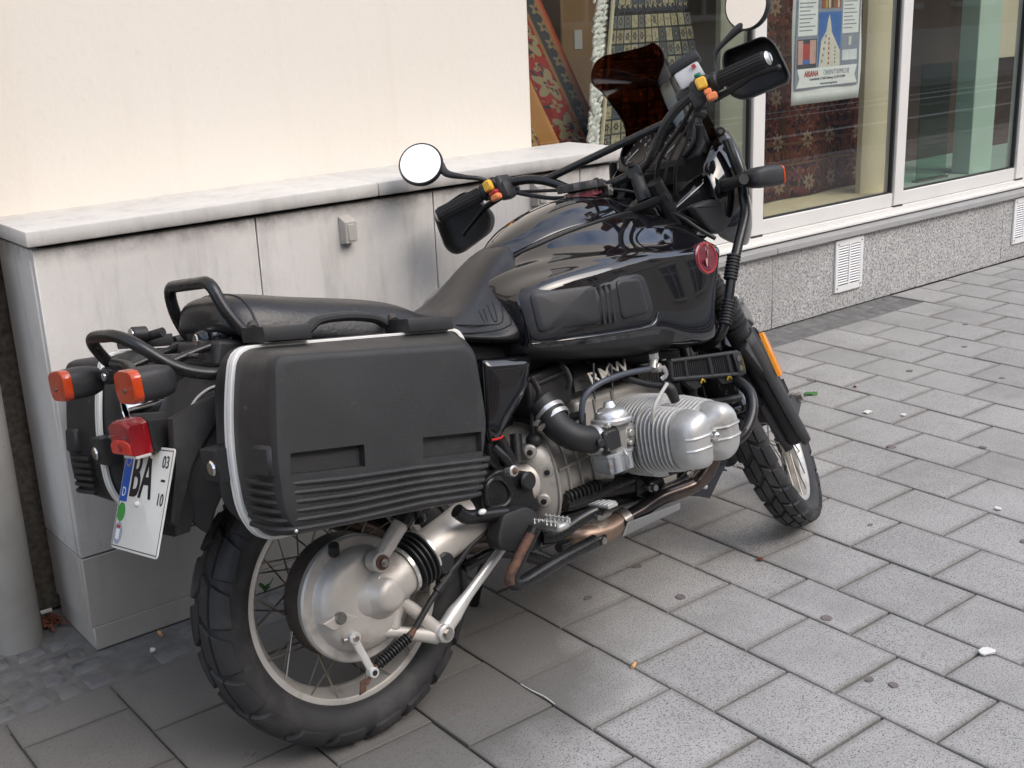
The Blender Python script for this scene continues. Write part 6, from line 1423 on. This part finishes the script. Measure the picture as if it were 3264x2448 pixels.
# bright knife edge of the side panel running back from the tank
O(Mb().grid([[(1.025, -0.150, 0.975), (1.072, -0.155, 0.981)], [(1.097, -0.165, 0.989), (1.122, -0.165, 1.020)], [(1.162, -0.178, 1.031), (1.192, -0.172, 1.052)], [(1.181, -0.182, 1.055), (1.195, -0.178, 1.059)]]), 'fairing_edge', 'paint', solid=.004)
O(Mb().loft([[Vector(p)+V3(0, d, 0) for p in ((1.020, -0.160, 0.971), (1.183, -0.170, 1.041), (1.218, -0.190, 0.982), (1.234, -0.195, 0.908), (1.170, -0.190, 0.888), (1.126, -0.190, 0.895), (1.069, -0.180, 0.939))] for d in (.0, .05)]), 'fairing_infill', 'paint', bevel=.008, bseg=3)
O(Mb().prism(fillet([(1.058, -0.205, 0.972), (1.130, -0.205, 0.980), (1.217, -0.205, 0.968), (1.217, -0.205, 0.927), (1.164, -0.205, 0.893), (1.119, -0.205, 0.894), (1.092, -0.205, 0.927)], .015, 4, True), (0, .03, 0), bev=.008, seg=3), 'air_duct', 'plasticdull')
O(Mb().tube([(1.022, -0.150, 0.977), (1.056, -0.170, 0.947), (1.086, -0.190, 0.912), (1.118, -0.210, 0.882)], .0055, 8), 'tank_seal', 'rubber')
# instrument binnacle
bi = Mb()
bi.loft([[(x, sg*y, z) for x, y, z in ()] or [(xx, y, z) for y, z in ((-.145, 1.085), (-.155, 1.12), (-.140, 1.175), (-.06, 1.195), (.06, 1.195), (.140, 1.175), (.155, 1.12), (.145, 1.085), (.06, 1.055), (-.06, 1.055))] for xx in (1.215, 1.225, 1.29)])
def tilt(p): q = Vector(p)-V3(1.215, 0, 1.06); return V3(1.158, 0, 1.072)+Matrix.Rotation(rad(32), 3, 'Y') @ q
ins = O(bi.xf(tilt), 'instrument_panel', 'plasticdull', bevel=.008)
for y in (-.073, .073):
    c = V3(1.212, y, 1.128); R_ = .054 if y < 0 else .052
    d = O(Mb().lathe(c, (-1, 0, 0), [(-.004, R_*.99), (.004, R_+.006), (.012, R_+.006), (.014, R_+.001), (.006, R_-.001), (.002, R_-.003)], 48).xf(tilt), 'gauge', 'plasticdull', ins)
    O(Mb().lathe(c, (-1, 0, 0), [(.003, R_), (.0031, 0)], 48).xf(tilt), 'dial_face', 'dialface', d, flat=True)
    for k in range(11):
        a = rad(225-27*k); u = V3(0, -math.cos(a), math.sin(a)); e = c+V3(-.0045, 0, 0)
        O(Mb().tube([e+u*R_*.74, e+u*R_*.90], .0011, 4, smooth=False).xf(tilt), 'tick', 'needle', d)
    a = rad(222); u = V3(0, -math.cos(a), math.sin(a)); e = c+V3(-.006, 0, 0)
    O(Mb().tube([e-u*R_*.1, e+u*R_*.72], [.002, .0012], 5, smooth=False).xf(tilt), 'needle', 'needle', d)
    for k, s_ in enumerate(('2', '4', '6', '8')):
        a = rad(190-54*k); u = V3(0, -math.cos(a), math.sin(a)); q_ = tilt(c+V3(-.0046, 0, 0)+u*R_*.55); text_mesh(s_, .013, frame3(q_, (0, -1, 0), tilt(V3(1.215, 0, 1.07))-tilt(V3(1.215, 0, 1.06))), 'numeral', 'needle', d, .0002)
    O(Mb().lathe(c, (-1, 0, 0), [(.0115, R_), (.0116, 0)], 48).xf(tilt), 'gauge_glass', 'gaugeglass', d, flat=True)
O(Mb().box(tilt((1.205, -.05, 1.066)), (.03, .12, .022), bev=.003), 'warning_lamps', 'ink', ins)
# tinted wind screen with its hooked upper corners
SCR = [(1.08, .17, 1.19, 1.35), (1.13, .125, 1.175, 1.345), (1.17, .092, 1.168, 1.335), (1.205, .081, 1.163, 1.325), (1.245, .086, 1.140, 1.308), (1.285, .095, 1.119, 1.283), (1.305, .108, 1.116, 1.270), (1.32, .130, 1.112, 1.258), (1.345, .137, 1.118, 1.232), (1.368, .127, 1.120, 1.21), (1.386, .106, 1.121, 1.192), (1.393, .085, 1.135, 1.180)]
rows = []
for z, w, xe, xc in SCR:
    rows.append([(xc-(xc-xe)*abs(f)**2, f*w, z) for f in (-1, -.92, -.75, -.5, -.25, 0, .25, .5, .75, .92, 1)])
scn = O(Mb().grid(rows), 'windscreen', 'smokescreen', solid=.0035, subsurf=2, sharp=180)
for p in ((1.226, -0.185, 1.141), (1.247, -0.185, 1.096)):
    p = Vector(p); O(Mb().cyl(p+V3(.01, .014, 0), p+V3(-.008, -.008, 0), .0125, 16, bev=.003), 'screen_bolt', 'ink', scn); O(Mb().cyl(p+V3(-.008, -.008, 0), p+V3(-.0088, -.0088, 0), .006, 10), 'bolt_socket', 'clip', scn)
O(Mb().prism([(1.196, -0.150, 1.206), (1.222, -0.155, 1.189), (1.227, -0.170, 1.152), (1.243, -0.180, 1.079), (1.222, -0.178, 1.073), (1.203, -0.168, 1.117), (1.203, -0.152, 1.168)], (.004, .004, 0)), 'screen_flange', 'smokescreen', scn)
O(Mb().prism([(1.217, -0.175, 1.155), (1.243, -0.175, 1.154), (1.276, -0.175, 1.097), (1.257, -0.175, 1.073), (1.232, -0.175, 1.104)], (.0, .006, 0), bev=.002), 'screen_bracket', 'plasticdull', scn)
# bar outside the fairing, with rubber sleeves, that protects tank and lamp
fb = [(1.222, -0.205, 1.118), (1.225, -0.215, 1.068), (1.233, -0.222, 1.020), (1.224, -0.230, 0.964), (1.213, -0.235, 0.924), (1.164, -0.240, 0.855), (1.125, -0.243, 0.797), (1.089, -0.243, 0.716), (1.064, -0.235, 0.657), (1.054, -0.200, 0.628), (1.048, -0.150, 0.621)]
fbr = O(Mb().tube(fb, .0125, 14, 6), 'fairing_bar', 'tubeblack'); O(Mb().tube([(p[0], -p[1], p[2]) for p in fb], .0125, 12, 5), 'fairing_bar', 'tubeblack')
for p, q in (((1.142, -0.242, 0.835), (1.112, -0.243, 0.776)), ((1.098, -0.242, 0.728), (1.068, -0.243, 0.671))):
    p, q = Vector(p), Vector(q); d = q-p; L = d.length; pr = [(0, .013)]
    for k in range(8): pr += [(L*(k+.1)/8, .0145), (L*(k+.25)/8, .0175), (L*(k+.7)/8, .0175), (L*(k+.9)/8, .0145)]
    O(Mb().lathe(p, d, pr+[(L, .013)], 24), 'rubber_sleeve', 'rubber', fbr)
# front indicator on its stalk
i0, i1 = Vector((1.185, -0.200, 1.006)), Vector((1.143, -0.305, 1.015))
ind = O(Mb().tube([(1.167, -0.185, 1.007), i0, i1], [.026, .016, .013], 14, 4), 'front_indicator', 'rubber')
def icase(c, ax, L, hy, hz, name, lens, par, upv=(0, 0, 1), lens_d=.012):
    c, ax = Vector(c), Vector(ax).normalized(); sd_ = ax.cross(Vector(upv)).normalized(); uu = sd_.cross(ax)
    def ring(t, k): 
        o_ = []
        for j in range(32):
            a = 2*math.pi*j/32; x = hy*k*math.copysign(abs(math.cos(a))**.5, math.cos(a)); z = hz*k*math.copysign(abs(math.sin(a))**.5, math.sin(a)); o_.append(c+ax*t+sd_*x+uu*z)
        return o_
    o = O(Mb().loft([ring(-L*.5, .35), ring(-L*.48, .55), ring(-L*.36, .82), ring(-L*.15, .97), ring(L*.1, 1.02), ring(L*.45, 1.0), ring(L*.5, .98)]), name, 'plasticdull', par, sharp=50)
    O(Mb().loft([ring(L*.5, 1.0), ring(L*.5+lens_d*.7, 1.0), ring(L*.5+lens_d, .93), ring(L*.5+lens_d*1.05, .5)]), 'lens', lens, o, sharp=40)
    return o
ce = Vector((1.215, -0.300, 1.012)); er = Vector((1.284, -0.300, 1.008))
icase(ce, er-ce, .096, .034, .026, 'indicator_case', 'lensorange', ind, lens_d=.008)
i0 = V3(1.25, .20, 1.0); ind2 = O(Mb().tube([(1.23, .17, 1.0), (1.21, .25, 1.005)], .013, 12, smooth=False), 'front_indicator', 'rubber'); icase((1.22, .30, 1.005), (.95, .1, 0), .096, .034, .026, 'indicator_case', 'lensorange', ind2, lens_d=.008)

# ---- tail: rear mudguard, rack, lamps, number plate
MG = [(-.02, .13, .80, .72), (-.12, .130, .850, .73), (-.20, .122, .842, .715), (-.26, .110, .800, .69), (-.305, .095, .73, .655), (-.325, .085, .67, .61), (-.335, .075, .62, .575)]
rows = []
for x, w, zt, zs in MG:
    rows.append([(x+.05, -w, zs-.05), (x+.02, -w, zs), (x, -w*.86, zt-.02), (x-.012, -w*.4, zt), (x-.014, 0, zt+.004), (x-.012, w*.4, zt), (x, w*.86, zt-.02), (x+.02, w, zs), (x+.05, w, zs-.05)])
mgd = O(Mb().grid(rows), 'rear_mudguard', 'plastic', solid=.004, subsurf=1, sharp=180)
# lower flap that carries the plate
fl_ = [(-.292, .735), (-.332, .68), (-.352, .60), (-.352, .555), (-.320, .555), (-.285, .62), (-.24, .74)]
O(Mb().prism([(x, -.082, z) for x, z in fl_], (0, .164, 0), bev=.008, seg=2), 'plate_flap', 'plastic', mgd)
O(Mb().prism([(-0.317, -0.100, 0.774), (-0.224, -0.110, 0.801), (-0.231, -0.120, 0.758), (-0.295, -0.105, 0.685), (-0.349, -0.095, 0.574), (-0.360, -0.090, 0.586), (-0.326, -0.090, 0.683)], (0, .03, 0), bev=.006), 'mudguard_side', 'plastic', mgd)
# oval emblem on the tail
e0, en = castn(mgd, (-.235, -.085, 1.2), (0, 0, -1))
if en.dot(VIEW-e0) < 0: en = -en
em = frame3(e0+en*.001, V3(.9, -.2, .4)-en*en.dot(V3(.9, -.2, .4)), en.cross(V3(.9, -.2, .4)))
O(Mb().tube([em @ V3(.036*math.cos(a), .017*math.sin(a), .000) for a in (2*math.pi*k/28 for k in range(28))], .0028, 8, 1, smooth=False, closed=True), 'emblem_ring', 'emblemwhite', mgd)
# rack
def rk(pts, r, n=14, sub=6): return O(Mb().tube(pts, r, n, sub), 'rack_tube', 'tubeblack', rack)
lp = fillet([(-.10, -.165, .845), (-.235, -.165, .838), (-.30, -.135, .862), (-.372, -.085, .944), (-.378, .070, .944), (-.325, .11, .872), (-.25, .165, .838), (-.10, .165, .845)], [0, .05, .05, .05, .05, .05, .05, 0], 6)
rack = O(Mb().tube(lp, .0118, 14, smooth=False), 'luggage_rack', 'tubeblack')
for y in (-.075, .075):
    rk([(-.02, y*1.3, .862), (-.10, y*1.2, .892), (-.20, y, .888), (-.30, y*.95, .872), (-.318, y*1.0, .872)], .0085)
rk([(-.25, -.13, .876), (-.25, .13, .876)], .008); rk([(-.16, -.10, .892), (-.16, .10, .892)], .008)
O(Mb().prism([(-.06, -.075, .885), (-.20, -.06, .893), (-.20, .06, .893), (-.06, .075, .885)], (0, 0, -.005), bev=.001), 'rack_plate', 'plasticdull', rack)
for y in (-.135, .14):
    p = V3(-.335, y*.72, .862); O(Mb().box(p, (.035, .034, .034), bev=.007), 'lamp_bracket', 'ink', rack); O(Mb().cyl(p+V3(-.016, -.006, 0), p+V3(-.0195, -.006, 0), .008, 12), 'bracket_bolt', 'silver', rack)
# tail frame, latches
O(Mb().tube([(-0.347, 0.050, 0.886), (-0.334, 0.020, 0.878), (-0.340, -0.030, 0.862)], .012, 10), 'lamp_bar', 'tubeblack')
# rear indicators
for y in (-.17, .17):
    c = V3(-.368, y, .856)
    # lamp points backwards
    rr_ = O(Mb().tube([V3(-.335, y*.72, .862), V3(-.345, y*.9, .858), c+V3(.03, 0, 0)], .013, 12, 4), 'rear_indicator', 'rubber')
    icase((-.368, y, .856), (-1, 0, .02), .072, .043, .0305, 'indicator_case', 'lensorange', rr_, lens_d=.016)
    O(Mb().cyl((-.4210, y*1.02, .852), (-.4235, y*1.02, .852), .0042, 10), 'lens_screw', 'clip', rr_)
# tail lamp
mb = Mb()
def tl(x, hw, zt, zb, tz=0): return [(x, -hw, zb), (x, -hw*1.03, (zt+zb)/2), (x, -hw, zt-.008), (x, -hw*.55, zt), (x, hw*.55, zt), (x, hw, zt-.008), (x, hw*1.03, (zt+zb)/2), (x, hw, zb)]
tbk = O(mb.loft([tl(-.27, .040, .775, .725), tl(-.335, .050, .786, .716), tl(-.345, .050, .786, .716)]), 'tail_lamp', 'plasticdull', bevel=.004)
O(Mb().loft([tl(-.345, .050, .784, .716), tl(-.378, .050, .782, .716), tl(-.384, .047, .779, .718), tl(-.385, .03, .77, .73)]), 'lens', 'lensred', tbk, bevel=.002, sharp=30)
O(Mb().loft([tl(-.384, .046, .748, .7195), tl(-.3875, .044, .746, .721), tl(-.388, .02, .74, .73)]), 'reflector', 'lensbright', tbk, bevel=.001)
O(Mb().cyl((-.387, .0, .733), (-.389, .0, .733), .008, 16), 'bulb_window', 'lensred', tbk)
for y in (-.03, .045): O(Mb().cyl((-.384, y, .752), (-.3875, y, .752), .0035, 8), 'lens_screw', 'clip', tbk)
O(Mb().box((-.365, -.02, .714), (.03, .06, .006), bev=.001), 'plate_window', 'emblemwhite', tbk)
# number plate
pt, pb_ = V3(-.328, 0, .721), V3(-.408, 0, .533); upd = (pt-pb_).normalized(); pc = (pt+pb_)/2; PWd, PHt = .222, (pt-pb_).length
PM = frame3(pc, (0, -1, 0), upd); nrm = PM.to_3x3() @ V3(0, 0, 1)
def pr_(pts): return [PM @ V3(*p, 0) for p in pts]
crn = fillet([(-PWd/2, -PHt/2, 0), (PWd/2, -PHt/2, 0), (PWd/2, PHt/2, 0), (-PWd/2, PHt/2, 0)], .010, 4, True)
npl = O(Mb().prism([PM @ p for p in crn], nrm*-.0025, bev=.0006), 'number_plate', 'platewhite')
def pbox(nm, mt, u0, v0, u1, v1, d=.0004): return O(Mb().prism([PM @ V3(u0, v0, d*.2), PM @ V3(u1, v0, d*.2), PM @ V3(u1, v1, d*.2), PM @ V3(u0, v1, d*.2)], nrm*d), nm, mt, npl, flat=True)
e = .0045; w = .0016
for a in ((-PWd/2+e, -PHt/2+e, PWd/2-e, -PHt/2+e+w), (-PWd/2+e, PHt/2-e-w, PWd/2-e, PHt/2-e), (PWd/2-e-w, -PHt/2+e+w, PWd/2-e, PHt/2-e-w), (-PWd/2+e, -PHt/2+e+w, -PWd/2+e+w, -.002)): pbox('border', 'ink', *a)
pbox('country_band', 'plateblue', -PWd/2+.0035, -.010, -PWd/2+.040, PHt/2-.0035, .0006)
def ptx(s_, size, u, v, sx=1., m_='ink', bold=0.): text_mesh(s_, size, PM @ Matrix.Translation((u, v, .0009)), 'lettering', m_, npl, .0003, 'CENTER', sx, bold=bold)
ptx('BA', .128, -.015, .042, .66, bold=.0018); ptx('03', .033, .082, .074, .95); ptx('10', .033, .082, .004, .95); pbox('dash', 'ink', .072, .038, .090, .0425); ptx('D', .026, -PWd/2+.022, .008, 1., 'platewhite')
for k in range(12):
    a = 2*math.pi*k/12; ptx('*', .011, -PWd/2+.022+.0115*math.cos(a), .072+.0115*math.sin(a)-.003, 1., 'switchyellow')
def oval(nm, mt, u, v, a_, b_): return O(Mb().prism([PM @ V3(u+a_*math.cos(t), v+b_*math.sin(t), .0002) for t in (2*math.pi*k/28 for k in range(28))], nrm*.0006), nm, mt, npl, flat=True)
oval('inspection_seal', 'stickergreen', -.087, -.031, .0185, .0185); oval('registration_seal', 'stickergrey', -.086, -.072, .0195, .0215)
pbox('seal_crest', 'platewhite', -.094, -.084, -.078, -.064, .0012); pbox('seal_stripe', 'lensorange', -.094, -.062, -.078, -.056, .0012)
for u, v in ((-.055, .084), (.020, .084), (-.015, -.010)): O(Mb().ball(PM @ V3(u, v, .0015), .0062, 12, (1, 1, 1)), 'plate_stud', 'emblemwhite', npl)
O(Mb().prism([PM @ V3(-.09, .02, -.003), PM @ V3(.09, .02, -.003), PM @ V3(.07, .10, -.003), PM @ V3(-.07, .10, -.003)], nrm*-.01), 'plate_backing', 'plasticdull', npl)

# ================================================================== PANNIERS
SEAM = [(-.250, .888), (.222, .826), (.236, .800), (.228, .670), (.150, .508), (-.272, .548), (-.299, .605), (-.297, .705), (-.279, .800)]
FACE = [(-.277, .884), (.122, .822), (.142, .795), (.140, .662), (.086, .528), (-.305, .580), (-.317, .625), (-.311, .715), (-.287, .830)]
BACK = [(-.230, .893), (.222, .835), (.238, .80), (.228, .670), (.155, .510), (-.268, .552), (-.306, .610), (-.290, .715), (-.268, .84)]
FR = [.035, .02, .02, .03, .025, .03, .03, .05, .05]
def prn(sg, label, label_group):
    oy = 0 if sg < 0 else .075       # the far case stands further out, over the silencer
    base = BM @ V3(-.05, sg*.33+oy, .55)
    mt = BM.copy(); mt.translation = base
    t = empty('pannier', base, label, 'pannier', group=label_group, mtx=mt); OFF[t.name] = V3(-.05, sg*.33, .55)
    def ring(pl, y, s=1., dz=0.):
        o_ = fillet([(x, 0, z) for x, z in pl], FR, 5, True); c = sum(o_, Vector())/len(o_)
        return [V3(c.x+(p.x-c.x)*s, sg*y, c.z+(p.z-c.z)*s) for p in o_]
    def lerp(A, B_, f): return [(a[0]*(1-f)+b_[0]*f, a[1]*(1-f)+b_[1]*f) for a, b_ in zip(A, B_)]
    lid = O(Mb().loft([ring(SEAM, .272, .97), ring(SEAM, .274), ring(lerp(SEAM, FACE, .15), .30), ring(lerp(SEAM, FACE, .55), .375), ring(lerp(SEAM, FACE, .9), .428, .998), ring(FACE, .442, .985), ring(FACE, .4505, .965), ring(FACE, .454, .93), ring(FACE, .455, .88)]), 'lid', 'plastic', t, sharp=30)
    if sg < 0:
        for pk in (('P1', (600, 978), (1132, 922), (1135, 1080), (605, 1140)), ('P1', (1540, 873), (1975, 825), (1978, 975), (1542, 1025))):
            pass
        for q4 in POCK:
            cut = Mb(); cut.loft([[V3(x, -.470, z) for x, z in q4], [V3(x, -.4535, z) for x, z in q4], [V3(x*.97+sum(p[0] for p in q4)/4*.03, -.440, z*.94+sum(p[1] for p in q4)/4*.06) for x, z in q4]]); carve(lid, cut)
    seam_r = [ring(SEAM, .257, 1.0), ring(SEAM, .257, 1.022), ring(SEAM, .259, 1.030), ring(SEAM, .281, 1.030), ring(SEAM, .283, 1.022), ring(SEAM, .283, 1.0)]
    O(Mb().loft(seam_r, cap0=False, cap1=False), 'seam_strip', 'seam', t, sharp=30)
    O(Mb().loft([ring(SEAM, .2694, 1.0), ring(SEAM, .2694, 1.0312), ring(SEAM, .2706, 1.0312), ring(SEAM, .2706, 1.0)], cap0=False, cap1=False), 'seam_groove', 'padgrey', t)
    # inner half with its waist for the frame
    pinch = [(x+(.020 if i in (6, 7) else 0)+(.012 if i == 8 else 0), z) for i, (x, z) in enumerate(BACK)]
    O(Mb().loft([ring(BACK, .175, .86), ring(BACK, .178, .93), ring(BACK, .186, .965), ring(pinch, .215, .985), ring(lerp(pinch, SEAM, .7), .25, .995), ring(SEAM, .263, .995)]), 'shell', 'plastic', t, sharp=50)
    # ribs moulded along the lower part of the lid, wrapping round its rear corner
    nr = 6
    for k in range(nr):
        f = k/(nr-1); zl, zr = .672-.076*f, .600-.058*f; xr = .124-.034*f; xl = -.314+.006*(1-f)
        pth = [(-.309-.003*f, sg*.325, zl-.003), (xl-.005, sg*.40, zl-.002), (xl-.001, sg*.436, zl-.003), (xl+.024, sg*.4535, zl-.006), (xl+.12, sg*.4555, zl-.006-(zl-zr)*.25), (-.05, sg*.4555, zl+(zr-zl)*.62), (xr-.022, sg*.4540, zr+.001), (xr, sg*.444, zr-.003)]
        O(Mb().tube(fillet(pth, .02, 3), .0052, 8, smooth=False), 'rib', 'plastic', lid)
    # raised rear corner block
    O(Mb().box((-.300, sg*.408, .706), (.030, .062, .055), rot=Matrix.Rotation(rad(9), 3, 'Y'), bev=.006), 'corner_pad', 'plastic', lid)
    for u, v in ((555, 1548),): O(Mb().ball(V3(-.298, sg*.452, .588), .0035, 8), 'rivet', 'silver', lid)
    # latches and handle on top
    for x0, x1, z0, z1 in ((-.205, -.110, .905, .892), (.100, .205, .860, .846)):
        q = O(Mb().prism([(x0, sg*.215, z0-.014), (x1, sg*.215, z1-.014), (x1, sg*.215, z1+.013), (x0, sg*.215, z0+.013)], (0, sg*.088, 0), bev=.004), 'latch', 'plasticdull', t)
        O(Mb().tube([((x0*.7+x1*.3), sg*.212, z0*.7+z1*.3+.008), ((x0*.45+x1*.55), sg*.165, z0*.4+z1*.6+.018)], .010, 16, smooth=False), 'lock_barrel', 'plasticdull', q)
        if sg > 0: O(Mb().cyl((x0-.003, sg*.20, z0+.016), (x0+.03, sg*.20, z0+.012), .0165, 20, bev=.002), 'lock_barrel', 'plasticdull', q); O(Mb().cyl((x0-.0045, sg*.20, z0+.016), (x0-.003, sg*.20, z0+.016), .0135, 20), 'lock_face', 'chrome', q); O(Mb().box((x0-.0048, sg*.20, z0+.016), (.001, .011, .0025)), 'key_slot', 'ink', q)
    O(Mb().tube([(-.105, sg*.225, .889), (-.075, sg*.225, .890), (-.045, sg*.225, .902), (.02, sg*.225, .897), (.075, sg*.225, .882), (.098, sg*.225, .866)], [.009, .010, .0095, .0095, .0095, .009], 10, 5, flat=1.5), 'handle', 'plasticdull', t)
    # rear buckle
    q = O(Mb().prism([(-.322, sg*.195, .722), (-.322, sg*.262, .722), (-.322, sg*.262, .664), (-.322, sg*.195, .664)], (.05, 0, 0), bev=.004), 'buckle', 'plasticdull', t)
    O(Mb().cyl((-.320, sg*.240, .690), (-.328, sg*.240, .690), .0145, 20, bev=.003), 'buckle_knob', 'chrome', q)
    return t
POCK = [[(-.281, .7165), (-.140, .6945), (-.146, .657), (-.288, .682)], [(-.018, .675), (.112, .6525), (.107, .6155), (-.026, .639)]]
prn(-1, 'black pannier with white seam strip and ribbed lid on the near side', 'panniers of the motorcycle')
prn(1, 'black pannier half hidden on the far side between tail and ledge', 'panniers of the motorcycle')
for o in C.objects:     # weathered plastic goes with the lid
    pass
